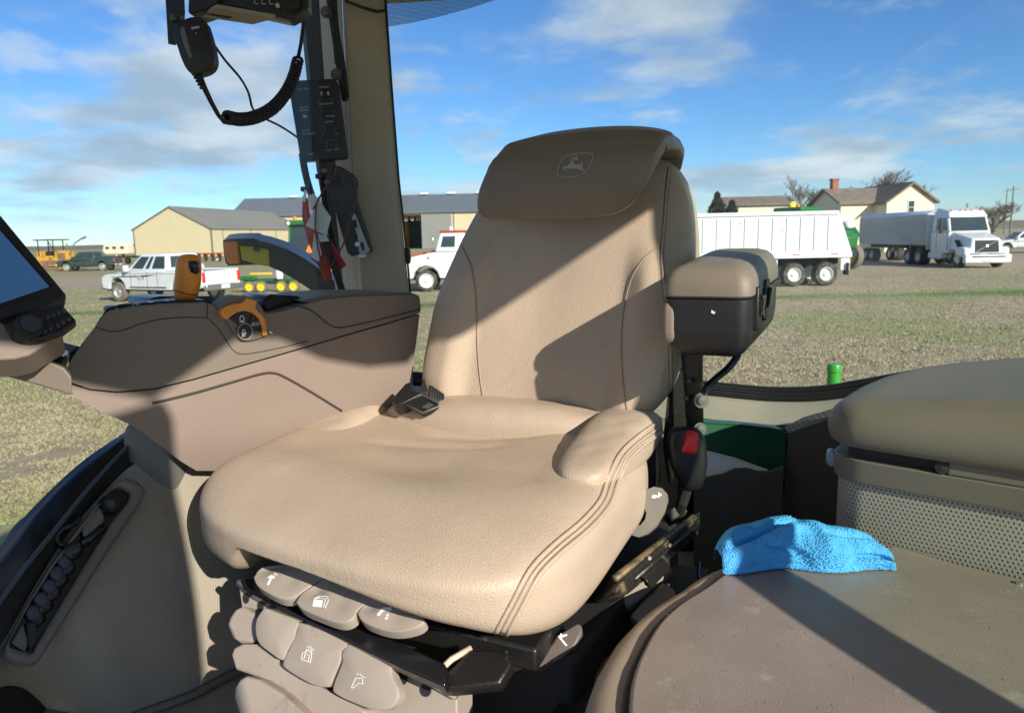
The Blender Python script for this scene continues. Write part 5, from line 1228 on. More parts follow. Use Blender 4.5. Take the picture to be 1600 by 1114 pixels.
plate(tzz([(150, 480), (200, 400), (450, 120), (520, 95), (600, 130), (560, 250), (640, 260), (800, 330), (420, 520), (250, 570)]), BH + V((-.02, .012, .012)), (-.1, -.6, .8), .03).build('buckle_tongue', 'frame_black', bl2, bevel=.006)
plate(tzz([(780, 620), (930, 520), (1030, 560), (900, 640)]), BH + V((0, -.002, .002)), (-.1, -.55, .82), .002).build('latch', 'steel', bl2)
for k in range(6): MB().tube([P(673 + k * 3.6, 603 + k * 2.4, 1.34), P(672 + k * 4, 618 + k * 2.6, 1.33), P(675 + k * 4.3, 628 + k * 2, 1.325)], .0035, 6).build('bellows_rib', 'black_rubber', bl2, smooth=True)
MB().prism([P(655, 610, 1.34), P(662, 592, 1.36), P(668, 612, 1.34)], V((0, .01, 0))).build('buckle_stalk', 'black_plastic', bl2)
# upright arm bracket and armrest -----------------------------------------------------------
ar = empty('armrest', P(1085, 700, 1.22), 0, 'raised armrest with taupe pad over a dark shell with switches', 'armrest')
YA_ = 1.22
MB().prism([P(1066, 545, YA_), P(1099, 540, YA_ - .02), P(1100, 640, YA_ - .02), P(1100, 705, YA_ - .02), P(1078, 705, YA_), P(1072, 610, YA_)], V((0, .02, 0))).build('upright_bracket', 'frame_black', ar, bevel=.004)
MB().prism([P(1050, 600, YA_ + .05), P(1072, 560, YA_ + .05), P(1078, 700, YA_ + .05), P(1048, 760, YA_ + .05), P(1040, 700, YA_ + .05)], V((0, .03, 0))).build('pivot_plate', 'frame_black', ar, bevel=.004)
MB().prism([P(1091, 575, YA_ - .021), P(1094, 575, YA_ - .021), P(1094, 598, YA_ - .021), P(1091, 598, YA_ - .021)], V((0, -.001, 0))).build('bracket_slot', 'groove', ar)
for (x, y, r) in ((1095, 625, .013), (1093, 670, .011)):
    c = P(x, y, YA_ - .022); w1 = MB().lathe([(r, 0), (r, .003), (r * .62, .003), (r * .58, .007), (.001, .0075)], c, (.1, -1, .1), 14).build('bolt', 'steel', ar, smooth='auto')
for (x, y) in ((1071, 622), (1075, 596)): MB().lathe([(.004, 0), (.004, .015), (.001, .017)], P(x, y, YA_ + .0), (0, -1, .2), 8).build('pin', 'steel', ar)
AF = P(1102, 466, 1.03)                       # middle of the seam on the front face
aA = R(27); AU = V((math.cos(aA), -math.sin(aA), 0)); AV = V((math.sin(aA), math.cos(aA), 0))
AL = .27
def arm(x, y, z): return AF + AU * x + AV * y + ZZ * z
def plan(inset, z, rise):
    hw, r_ = .0625 - inset, max(.004, .020 - inset * .4); y0, y1 = -.004 + inset, AL - inset * .5; pts = []
    for cx, cy, a0 in ((hw - r_, y0 + r_, -90), (hw - r_, y1 - r_, 0), (-hw + r_, y1 - r_, 90), (-hw + r_, y0 + r_, 180)):
        for k in range(6): a = R(a0 + k * 18); pts.append((cx + r_ * math.cos(a), cy + r_ * math.sin(a)))
    out = []
    for (x, y) in pts: out.append(arm(x, y, z + rise * y))
    return out
def rings(lv):
    rs = [plan(*l) for l in lv]; n = len(rs[0]); mb = MB(); mb.add([p for r_ in rs for p in r_], [(k * n + i, k * n + (i + 1) % n, (k + 1) * n + (i + 1) % n, (k + 1) * n + i) for k in range(len(rs) - 1) for i in range(n)] + [tuple(range(n))[::-1], tuple((len(rs) - 1) * n + i for i in range(n))]); return mb
amb = rings([(.040, -.086, .05), (.022, -.084, .05), (.012, -.078, .05), (.005, -.066, .05), (.002, -.045, .05), (.002, -.002, .05)]); ash = amb.build('shell', 'black_plastic', ar, smooth='auto')
pmb = rings([(.003, .0, .05), (.0, .003, .05), (.0, .014, .055), (.003, .026, .06), (.009, .035, .066), (.018, .041, .07), (.030, .044, .07), (.045, .045, .07)]); pmb.build('arm_pad', 'taupe_lid', ar, smooth='auto')
MB().sbox(lambda x, y, z: arm(-.050 + x * .0125, -.003 + (y + 1) / 2 * .10, -.036 + z * .036), 4, 10).build('sunlit_cheek', 'taupe_side', ar, smooth=True)  # taupe block stands for sunlight on the black shell's left side
sw = lambda t, z: arm(.0610, t, z + .04 * t)
for (t, h, hw2) in ((.045, .030, .016), (.115, .030, .017)):
    f1 = MB().box(sw(t, -.020 + .012 * t / AL) + AU * .0, (.012, hw2 * 2, h * 2), Matrix.Rotation(-aA, 3, 'Z')).build('switch_frame', 'black_plastic', ar, bevel=.002)
    MB().box(sw(t, -.016 + .012 * t / AL) + AU * .006, (.010, hw2 * 1.2, h), Matrix.Rotation(-aA, 3, 'Z') @ Matrix.Rotation(R(8), 3, 'Y')).build('rocker', 'black_gloss', f1, bevel=.002)
    MB().box(sw(t, -.028 + .012 * t / AL) + AU * .0115, (.001, .004, .012), Matrix.Rotation(-aA, 3, 'Z') @ Matrix.Rotation(R(8), 3, 'X')).build('rocker_mark', 'print_grey', f1)
decal(bvh(amb), [[(1112, 484), (1117, 488), (1119, 486), (1116, 491), (1111, 489)]], 'scratch', 'print_white', ar, .001)
cq = smooth_px([tuple(P(1157, 535, 1.12)), tuple(P(1152, 556, 1.13)), tuple(P(1138, 575, 1.15)), tuple(P(1118, 592, 1.17)), tuple(P(1104, 606, 1.19)), tuple(P(1098, 622, 1.21))], 8)
ctube = MB(); ctube.tube([cq[0].lerp(cq[-1], 0) if False else p for p in smooth_px([tuple(p) for p in cq], 4)], [.0058 if i % 2 else .0045 for i in range(len(smooth_px([tuple(p) for p in cq], 4)))], 8)
ctube.build('conduit', 'black_gloss', ar, smooth=False)
# ================================================================ RIGHT HAND CONSOLE
cA0, cB0 = V((-.165, 1.47, 0)), V((-.60, 1.02, 0))
cd_ = (cB0 - cA0).normalized(); CN = V((-cd_.y, cd_.x, 0)) * -1
if CN.dot(CAM - cA0) < 0: CN = -CN
CPT = V((cA0.x, cA0.y, 2.2))
con = empty('armrest_console', PP(440, 640, CPT, CN) - V((0, 0, .2)), 0, 'taupe control console with an orange lever and dial beside the seat', 'console')
def cpart(mb, n, m, parent=con, **k): return mb.build(n, m, parent, **k)
seam_px = [(103, 595), (140, 608), (182, 612), (240, 607), (300, 593), (380, 570), (450, 550), (540, 523), (600, 506), (657, 489)]
def swell(pts, back, n0, n1, th, front_round=.0, lean=0.):
    pass
upper = [(103, 595), (102, 578), (112, 560), (128, 536), (148, 511), (156, 496), (168, 487), (200, 481), (250, 476), (290, 474), (322, 473), (335, 477), (345, 485), (420, 490), (440, 487), (470, 478), (505, 468), (560, 463), (640, 461), (655, 466), (658, 478), (657, 489)]
up_outline = upper + seam_px[::-1][1:-1]
ub = MB().prism([PP(x, y, CPT + CN * .004, CN) for x, y in up_outline], -CN * .17)
def hide_nose(mb, outl, s0):
    n = len(outl)
    for i, (x, y) in enumerate(outl): mb.v[n + i] = mb.v[n + i] - cd_ * (s0 * sst(400, 150, x))
hide_nose(ub, up_outline, .10)
cpart(ub, 'upper_shell', 'taupe', bevel=.014, seg=4)
low_o = [(106, 600), (140, 610), (182, 614), (240, 609), (300, 595), (380, 572), (450, 552), (540, 525), (600, 508), (656, 491), (650, 540), (640, 600), (628, 660), (560, 700), (420, 740), (312, 738), (285, 722), (255, 700), (205, 664), (150, 640), (118, 622)]
# lower body: leans in towards its foot
lb_ = MB(); o1 = [PP(x, y, CPT - CN * .002, CN) for x, y in low_o]; 
lean = lambda p: p - CN * clamp((2.5 - .30 - p.z) * .22, 0, .08)
o1 = [lean(p) for p in o1]
lb_.prism(o1, -CN * .13); hide_nose(lb_, low_o, .10)
cpart(lb_, 'lower_shell', 'taupe_side', bevel=.010, seg=4)
ctree = bvh(ub, lb_)
def groove(pts, r=.0016, m='groove', n=6): 
    q = hits(ctree, sp(pts, n), 4, .0003)
    if len(q) > 2: return MB().tube(q, r, 6).build('groove', m, con, smooth=True)
groove([(150, 511), (168, 517), (188, 517), (215, 508), (245, 500), (285, 496), (324, 497)], .0008)
groove([(324, 497), (338, 510), (352, 530), (364, 547), (377, 553), (400, 551), (440, 543), (482, 533)], .0008)
groove([(324, 474), (324, 497)], .0008)
groove([(428, 480), (455, 478), (481, 483), (498, 494), (512, 506), (530, 512), (560, 507), (610, 495), (657, 483)], .0012)
groove([(238, 630), (300, 615), (360, 598), (405, 585), (428, 583), (450, 592), (490, 615), (534, 642)], .0022)
# rear lid top
lid = MB().prism([PP(x, y, CPT - CN * .006, CN) for x, y in [(470, 470), (505, 462), (560, 457), (640, 456), (656, 462), (658, 472), (640, 478), (560, 482), (500, 482)]], -CN * .15)
cpart(lid, 'rear_lid', 'taupe', bevel=.008, seg=3)
# finger hollow behind the dial and the black pad behind it
cpart(MB().prism([PP(x, y, CPT - CN * .03, CN) for x, y in [(408, 484), (412, 468), (425, 460), (470, 462), (478, 474), (440, 490)]], -CN * .10), 'cup_insert', 'black_gloss', bevel=.006)
# dial -------------------------------------------------------------------------
dzc = lambda p: zc(p, 330, 450, 12.38)
dp = lambda p, o: [PP(x, y, CPT + CN * o, CN) for x, y in p]
def slab(pts, o, th, n, m, parent=con, bevel=.0, smooth_n=0):
    pts = sp(pts + [pts[0]], smooth_n)[:-1] if smooth_n else pts
    return MB().prism(dp(pts, o), -CN * th).build(n, m, parent, bevel=bevel)
dial = slab(dzc([(120, 380), (180, 290), (300, 195), (480, 140), (640, 150), (800, 200), (900, 280), (1000, 400), (1060, 540), (1075, 720), (1060, 880), (1000, 960), (800, 1020), (640, 1030), (540, 990), (440, 860), (340, 700), (270, 600), (180, 470)]), .010, .03, 'dial_housing', 'taupe', bevel=.003)
slab(dzc([(180, 460), (200, 420), (300, 360), (450, 312), (560, 300), (620, 282), (655, 235), (690, 200), (790, 228), (882, 265), (862, 330), (850, 390), (900, 450), (1010, 560), (1060, 700), (1080, 850), (1075, 910), (1000, 918), (992, 770), (925, 590), (800, 478), (650, 440), (500, 468), (390, 540), (300, 610), (220, 560)]), .017, .014, 'throttle_ring', 'orange_bright', dial, .002)
for k in range(5): slab(dzc([(220 + k * 55, 430 - k * 28), (232 + k * 55, 424 - k * 28), (330 + k * 45, 560 - k * 40), (318 + k * 45, 566 - k * 40)]), .0178, .002, 'ring_rib', 'orange_plastic', dial)
for k in range(5): slab(dzc([(1010 + k * 8, 620 + k * 55), (1060 + k * 4, 600 + k * 55), (1064 + k * 4, 612 + k * 55), (1012 + k * 8, 634 + k * 55)]), .0178, .002, 'ring_rib', 'orange_plastic', dial)
k1 = slab(dzc([(375, 590), (430, 540), (500, 502), (570, 480), (640, 470), (772, 490), (750, 590), (720, 688), (660, 680), (600, 690), (548, 715), (450, 650)]), .014, .004, 'dial_key', 'black_plastic', dial, .0006)
k2_ = slab(dzc([(785, 510), (850, 555), (900, 605), (945, 680), (968, 760), (975, 845), (810, 835), (805, 770), (780, 720), (735, 692), (765, 590)]), .014, .004, 'dial_key', 'black_plastic', dial, .0006)
k3 = slab(dzc([(655 + 132 * math.cos(a * .314), 842 + 145 * math.sin(a * .314)) for a in range(20)]), .0155, .006, 'dial_key', 'black_plastic', dial, .0008)
ring = MB().tube(dp(dzc([(655 + 142 * math.cos(a * .314), 842 + 155 * math.sin(a * .314)) for a in range(20)]), .0145), .0008, 5, closed=True).build('key_rim', 'print_grey', dial, smooth=True)
def strokes(ls, o, r, m, parent, f):
    mb = MB()
    for l in ls: mb.tube(dp(f(l), o), r, 5)
    mb.build('icon', m, parent)
strokes([[(565, 540), (610, 540)], [(575, 550), (550, 590), (560, 625), (590, 640), (630, 625), (640, 585), (605, 545)], [(550, 662), (650, 650)]], .0146, .0007, 'print_white', k1, dzc)
strokes([[(600, 870), (605, 820), (630, 800), (655, 830), (660, 870), (610, 875)], [(585, 885), (690, 885), (600, 915), (665, 920), (590, 940)]], .0162, .0007, 'print_white', k3, dzc)
slab(dzc([(800, 562), (820, 570), (812, 585), (795, 575)]), .0143, .0005, 'key_lamp', 'red_button', k2_)
slab(dzc([(1120, 850), (1150, 830), (1175, 855), (1190, 895), (1150, 875)]), .0065, .002, 'pointer', 'print_white', dial)
def text(s_, px, py, h_px, o, parent, m='print_white', pt=CPT, n=CN, name='lettering', slope=0.):
    cu = bpy.data.curves.new('t', 'FONT'); cu.body = s_; cu.align_x = 'CENTER'; cu.align_y = 'CENTER'; cu.size = 1.0
    to_ = bpy.data.objects.new('t', cu); COL.objects.link(to_); dg = bpy.context.evaluated_depsgraph_get(); me = bpy.data.meshes.new_from_object(to_.evaluated_get(dg))
    a = PP(px, py, pt + n * o, n); r_ = PP(px + 10, py + slope * 10, pt + n * o, n) - a; r_.normalize(); u_ = PP(px, py - h_px, pt + n * o, n) - a; hh = u_.length / .7; u_ = (u_ - r_ * u_.dot(r_)).normalized()
    mb = MB(); mb.add([a + (r_ * v.co.x + u_ * v.co.y) * hh for v in me.vertices], [tuple(p.vertices) for p in me.polygons])
    bpy.data.objects.remove(to_); bpy.data.curves.remove(cu); bpy.data.meshes.remove(me)
    return mb.build(name, m, parent)
text('ECO', *dzc([(862, 702)])[0], 4.6, .0148, k2_, slope=-.12)
# orange lever -----------------------------------------------------------------
def stack(rows, y, ratio=.85, seg=20, lean=0.):
    """rows of (image y, image x centre, half width in pixels) lofted into a round body at depth y"""
    mb = MB(); vs = []
    for i, (py, xc, hw) in enumerate(rows):
        c = P(xc, py, y); r_ = hw / F * y * 1.02
        for k in range(seg): a = 2 * math.pi * k / seg; vs.append(c + V((math.cos(a) * r_, math.sin(a) * r_ * ratio, 0)))
    fs = [(i * seg + k, (i + 1) * seg + k, (i + 1) * seg + (k + 1) % seg, i * seg + (k + 1) % seg) for i in range(len(rows) - 1) for k in range(seg)]
    fs.append(tuple(range(seg))); fs.append(tuple((len(rows) - 1) * seg + k for k in range(seg))[::-1]); return mb.add(vs, fs)
YL = 1.17
lev = stack([(397.3, 294.5, 4), (398, 294.5, 9), (400, 294.5, 13.5), (403, 294.5, 16.5), (408, 294.8, 18.3), (418, 294.5, 18.9), (428, 294, 19.2), (438, 293.3, 19.6), (446, 292.5, 19.4), (452, 291.8, 18.8), (456, 291.5, 18.2), (460, 291.2, 17.8), (464, 290.8, 17.2), (467, 290.5, 15), (470, 290.5, 11), (471, 290.5, 5)], YL)
lv = cpart(lev, 'drive_lever', 'orange_plastic', smooth=True)
lt = bvh(lev)
lz2 = lambda p: zc(p, 150, 380, 6.667)
rk = [hit(lt, *p, .001) for p in lz2([(960, 195), (985, 180), (1065, 178), (1078, 195), (1082, 295), (1060, 322), (1030, 322), (985, 300), (968, 260)])]
MB().sheet(rk).build('thumb_rocker', 'black_plastic', lv)
dcx = hit(lt, *lz2([(1025, 250)])[0], 0)
MB().sbox(lambda x, y, z: dcx + V((x * .0068, y * .006, z * .0095)), 3, 8).build('thumb_rocker', 'black_gloss', lv, smooth=True)
MB().tube(hits(lt, lz2([(818, 492), (880, 512), (950, 530), (1050, 540)]), 2, .0002), .0008, 5).build('lever_seam', 'groove', lv)
cpart(MB().tube([P(291, 468, YL), P(292, 485, YL)], .0065, 10), 'lever_stem', 'tray_plastic', smooth=True)
# black control strip along the top edge with printed keys, and the blue-lit pad behind the lever
strip = MB().prism([PP(x, y, CPT - CN * .016, CN) for x, y in [(157, 495), (166, 482), (185, 476), (215, 474), (260, 470), (320, 469), (335, 476), (320, 481), (250, 482), (200, 487), (170, 493)]], -CN * .05)
st_px = [(157, 495), (166, 482), (185, 476), (215, 474), (260, 470), (320, 469), (335, 476), (320, 481), (250, 482), (200, 487), (170, 493)]
hide_nose(strip, st_px, .05)
cpart(strip, 'control_strip', 'black_plastic', bevel=.004)
for (x, y, w_, h) in ((188, 481, 12, 4), (212, 477, 12, 4), (238, 474, 12, 3.5), (262, 472, 10, 3)):
    o_ = MB().prism([PP(a, b, CPT - CN * .012, CN) for a, b in rect(x, y, w_, h, -12)], -CN * .02).build('strip_key', 'black_gloss', con, bevel=.001)
strokes([[(206, 478), (209, 477)], [(212, 477), (218, 475)], [(180, 483), (184, 482)]], -.0112, .0006, 'print_white', con, lambda l: l)
cpart(MB().prism([PP(x, y, CPT - CN * .10, CN) for x, y in [(230, 473), (236, 466), (250, 463), (330, 463), (345, 470), (352, 482), (240, 482)]], -CN * .09), 'outer_pad', mat('pad_black', (.02, .022, .025), .28), bevel=.006, seg=3)
cpart(MB().prism([PP(x, y, CPT - CN * .09, CN) for x, y in [(176, 486), (180, 480), (196, 479), (202, 488), (186, 494)]], -CN * .05), 'outer_knob', 'black_plastic', bevel=.006)
# nose vent and foot
cpart(MB().prism([PP(x, y, CPT - CN * .05, CN) for x, y in [(104, 566), (108, 552), (124, 540), (130, 545), (116, 568)]], -CN * .10), 'nose_grip', 'black_rubber', bevel=.004)
foot = MB().sbox(lambda x, y, z: P(243, 702, 1.16) + V((x * .040, y * .035, z * .075 - .02)), 4, 14); cpart(foot, 'console_foot', mat('foot_grey', (.17, .16, .14), .6), smooth=True)
cpart(MB().prism([P(560, 560, 1.50), P(640, 560, 1.50), P(640, 760, 1.50), P(500, 760, 1.42)], V((0, .05, 0))), 'console_arm', 'black_rubber')

# ================================================================ MONITOR
mon = empty('display_monitor', P(40, 560, .92), 0, 'tilted touch display with a keypad under it beside the console', 'monitor')
MNp = P(60, 470, .92); MN = V((.52, -.74, .42)).normalized()
mp_ = lambda pts, o=0.: [PP(x, y, MNp + MN * o, MN) for x, y in pts]
def mslab(pts, o, th, n, m, parent=mon, bevel=0.): return MB().prism(mp_(pts, o), -MN * th).build(n, m, parent, bevel=bevel)
mslab([(-60, 262), (-2, 332), (105, 461), (98, 470), (0, 501), (-120, 535), (-160, 400)], 0, .035, 'bezel', 'black_plastic', bevel=.004)
mslab([(-60, 290), (-4, 352), (84, 449), (76, 455), (0, 480), (-110, 512), (-140, 400)], .0012, .003, 'bezel_step', 'black_gloss', bevel=.001)
mslab([(-60, 302), (-2, 358), (77, 448), (0, 474), (-105, 505), (-132, 400)], .0022, .002, 'screen', 'screen_lit')
kzz = lambda p: zc(p, 0, 330, 4.456)
KN = V((.40, -.72, .57)).normalized(); KP = P(70, 500, .90)
kpp = lambda pts, o=0.: [PP(x, y, KP + KN * o, KN) for x, y in pts]
kp_ = MB().prism(kpp(kzz([(40, 790), (110, 740), (180, 715), (410, 650), (440, 660), (528, 755), (520, 780), (440, 840), (240, 900), (180, 905), (60, 830)])), -KN * .012).build('keypad', 'black_plastic', mon, bevel=.002)
cols = [(285, 757), (333, 735), (372, 720), (410, 703), (446, 690)]
for r_i, (dx, dy) in enumerate(((0, 0), (30, 70))):
    for i, (x, y) in enumerate(cols):
        X, Y_ = (x, y) if r_i == 0 else ((310, 830), (350, 812), (403, 792), (440, 770), (478, 748))[i]
        MB().prism(kpp(kzz([(X - 20, Y_ - 4), (X + 6, Y_ - 20), (X + 22, Y_ + 4), (X - 4, Y_ + 22)]), .003), -KN * .005).build('key', 'key_grey', kp_, bevel=.001)
MB().prism(kpp(kzz([(305, 745), (318, 742), (395, 815), (385, 822)]), .001), -KN * .003).build('key_divider', 'groove', kp_)
kc = KP + KN * 0; kc = kpp(kzz([(232, 780)]), .0)[0]
kno = MB(); kr = []
axis_k = V((.62, -.50, .45)).normalized()
kno.lathe([(.0145, -.02), (.0150, -.016), (.0150, .008), (.0125, .012), (.004, .012)], kpp(kzz([(195, 815)]), .002)[0], axis_k, 24)
kk = kno.build('scroll_knob', 'black_rubber', mon, smooth='auto')
for a in range(18):
    an = a / 18 * 6.283; x_ = axis_k.orthogonal().normalized(); y_ = axis_k.cross(x_); c = kpp(kzz([(195, 815)]), .002)[0] + (x_ * math.cos(an) + y_ * math.sin(an)) * .0152
    MB().tube([c + axis_k * -.014, c + axis_k * .006], .0009, 4).build('knob_rib', 'black_rubber', kk)
MB().lathe([(.011, .0122), (.011, .0130), (.001, .0131)], kpp(kzz([(195, 815)]), .002)[0], axis_k, 18).build('knob_face', 'key_grey', kk)
MB().prism(kpp(kzz([(-120, 700), (40, 790), (60, 835), (180, 905), (240, 905), (440, 845), (420, 870), (290, 945), (200, 1000), (100, 1025), (-200, 1040)]), -.012), -KN * .05).build('keypad_housing', 'taupe', mon, bevel=.004)
MB().prism([P(x, y, .93) for x, y in [(-60, 556), (0, 562), (45, 552), (100, 575), (112, 590), (112, 618), (60, 602), (0, 586), (-60, 590)]], V((-.03, .05, 0))).build('mounting_arm', 'taupe', mon, bevel=.006)
MB().prism([P(x, y, .95) for x, y in [(20, 556), (62, 540), (104, 560), (100, 582), (60, 572)]], V((-.03, .06, 0))).build('arm_cap', 'black_gloss', mon, bevel=.004)

# ================================================================ FOLDED PASSENGER SEAT, STORAGE BOX, TOWEL
ZP = Zr(-.45)
ps = empty('passenger_seat', PZ(1350, 1000, ZP) - V((0, 0, .2)), 0, 'folded passenger seat with a hard taupe back and leather edge', 'seat')
top_o = [(1010, 1260), (985, 1140), (984, 1085), (992, 1045), (1008, 1008), (1030, 972), (1062, 942), (1104, 915), (1135, 893), (1180, 878), (1290, 866)]
tops = [PZ(x, y, ZP) for x, y in sp(top_o, 3)] + [PZ(1400, 853, ZP), PZ(1600, 908, ZP), V((.86, .92, ZP)), V((.86, .30, ZP))]
pm = MB().prism(tops, (0, 0, -.012)); pm.build('table_top', 'seat_table', ps, bevel=.004)
cen = V((.66, .66, ZP))
MB().prism([cen + (p - cen) * 1.014 + V((0, 0, -.006)) for p in tops], (0, 0, -.014)).build('edge_trim', 'black_rubber', ps, bevel=.003)
rows = []
for s_, dz_ in ((1.005, -.012), (1.03, -.010), (1.055, -.013), (1.075, -.026), (1.085, -.05), (1.08, -.08), (1.05, -.105), (.95, -.115)): rows.append([V((cen.x + (p.x - cen.x) * s_ - .004, cen.y + (p.y - cen.y) * s_, ZP + dz_ + .0015 * noise.noise((i * .8, dz_ * 60, 0)))) for i, p in enumerate(tops)] )
for r_ in rows: r_.append(r_[0])
MB().grid(rows).build('leather_side', 'side_leather', ps, smooth=True)
MB().sbox(lambda x, y, z: PZ(930, 1105, Zr(-.60)) + V((.09 + x * .10, -.02 + y * .11, z * .05)), 3, 16).build('lower_cushion', 'side_leather', ps, smooth=True)
MB().prism([V((.32, .45, FLOOR)), V((.80, .40, FLOOR)), V((.80, .9, FLOOR)), V((.36, .85, FLOOR))], (0, 0, .12)).build('seat_stand', 'black_rubber', ps)
MB().lathe([(.004, 0), (.004, .003), (.001, .004)], PZ(1592, 912, ZP), (0, 0, 1), 10).build('rivet', 'chrome', ps)
# crumbs and scratches on the hard back
rn = random.Random(12); mb = MB()
for i in range(46):
    px, py = rn.uniform(1040, 1590), rn.uniform(905, 1110); p = PZ(px, py, ZP + .0006); a = rn.random() * 3.1; l = rn.uniform(.0006, .003) * (2.2 if rn.random() < .15 else 1)
    d = V((math.cos(a), math.sin(a), 0)) * l; e = V((-math.sin(a), math.cos(a), 0)) * .0005; mb.add([p - d - e, p + d - e, p + d + e, p - d + e], [(0, 1, 2, 3)])
tag(mb.build('scuffs', 'taupe_light', ps), kind='stuff')
# storage box ----------------------------------------------------------------
bx0, bx1 = V((.475, 1.080, 0)), V((.90, .712, 0))
bd = (bx1 - bx0).normalized(); bn = V((-bd.y, bd.x, 0)); bn = -bn if bn.y > 0 else bn            # faces the camera
sbx = empty('storage_box', V((.75, 1.15, ZP)), 0, 'storage box with a padded taupe lid and perforated front', 'storage box')
zf = Zr(-.334)
def rounded(off, z, ext=.50):
    """left corner rounded outline of the box, grown outwards by off"""
    a = bx0 + bn * off - bd * off; pts = []
    rc = .05 + off
    cc = bx0 + bd * .05 - bn * .05
    for k in range(7):
        t = k / 6 * math.pi / 2; pts.append(cc + bn * rc * math.cos(t) - bd * rc * math.sin(t))
    return [V((p.x, p.y, z)) for p in [bx1 + bn * off] + pts + [cc - bd * rc - bn * ext, bx1 - bn * (ext + .05)]]
o_ = rounded(0, ZP - .02); fr = MB(); n_ = len(o_)
fr.add(o_ + rounded(0, zf), [(i, (i + 1) % n_, n_ + (i + 1) % n_, n_ + i) for i in range(n_)])
me_ = fr.build('perforated_front', 'perforated_cover', sbx, smooth='auto')
l = me_.data.uv_layers.new(name='UVMap'); acc = 0; us = [0]
for a, b in zip(o_, o_[1:]): acc += (b - a).length; us.append(acc)
for lp in me_.data.loops: vi = lp.vertex_index; l.data[lp.index].uv = (us[vi % n_], (ZP - .02 if vi < n_ else zf))
bo = rounded(.007, zf - .034); MB().prism(bo, (0, 0, .034)).build('rim_band', 'taupe_lid', sbx, bevel=.003, seg=2)
no = rounded(-.012, zf - .004); MB().prism(no, (0, 0, .026)).build('recess', 'groove', sbx)
no = rounded(.004, zf + .003); 
cut = [p for p in no]
# raised part of the rim right of the finger notch
fn_ = bx0 + bd * .155
MB().prism([V((p.x, p.y, zf)) for p in [fn_ + bn * .0065, bx1 + bn * .0065, bx1 - bn * .05, fn_ - bn * .05]], (0, 0, .019)).build('rim_raised', 'taupe_lid', sbx, bevel=.003)
MB().lathe([(.009, 0), (.009, .006), (.001, .007)], V((fn_.x, fn_.y, zf + .010)) + bn * .0015 - bd * .006, bn, 14).build('finger_notch', 'groove', sbx)
MB().sbox(lambda x, y, z: PP(1299, 715, V((.47, 1.12, 2.2)), V((0, -1, 0))) + V((x * .006, y * .012, z * .014)), 3, 8).build('reflector', mat('reflect_blue', (.22, .34, .42), .15), sbx, smooth=True)
# padded lid: outline grown, domed, rising to the back
lidv = []; lz0 = zf + .020
hts = [(.012, lz0, 1), (.018, lz0 + .008, 1), (.020, lz0 + .026, 1), (.014, lz0 + .046, 1), (.0, lz0 + .058, 1), (-.03, lz0 + .066, 1)]
rows = []
def lidpt(p, z):
    dep = -(p - bx0).dot(bn)
    al = (p - bx0).dot(bd)
    zz_ = z
    if z > lz0 + .042: zz_ += (.006 * sst(0, .22, dep) + .10 * clamp(dep - .20, 0, 1) + .11 * clamp(al - .05, 0, 1)) * sst(lz0 + .042, lz0 + .066, z)
    return V((p.x, p.y, zz_))
for off, z, q in hts: r_ = [lidpt(p, z) for p in rounded(off, z, .30)]; rows.append(r_ + [r_[0]])
cl = sum([p for p in rows[-1][:-1]], V()) / (len(rows[-1]) - 1)
for s_ in (.85, .6, .3, .02): rr_ = [V((cl.x + (p.x - cl.x) * s_, cl.y + (p.y - cl.y) * s_, 0)) for p in rows[5]]; rows.append([lidpt(p, lz0 + .068) for p in rr_])
lidm = MB().grid(rows); nl = len(rows[-1]); lidm.f.append(tuple(len(lidm.v) - nl + i for i in range(nl - 1)))
ob = lidm.build('padded_lid', 'taupe_lid', sbx, smooth=True)
ob.modifiers.new('sub', 'SUBSURF').render_levels = 2
# dark gap cable on the floor behind the towel
MB().tube([PZ(1128 + 14 * math.cos(a * .3) - 22, 905 + 32 * math.sin(a * .3) - 10, Zr(-.50)) for a in range(14)], .003, 6).build('cable_loop', 'black_gloss', cabroot, smooth=True)
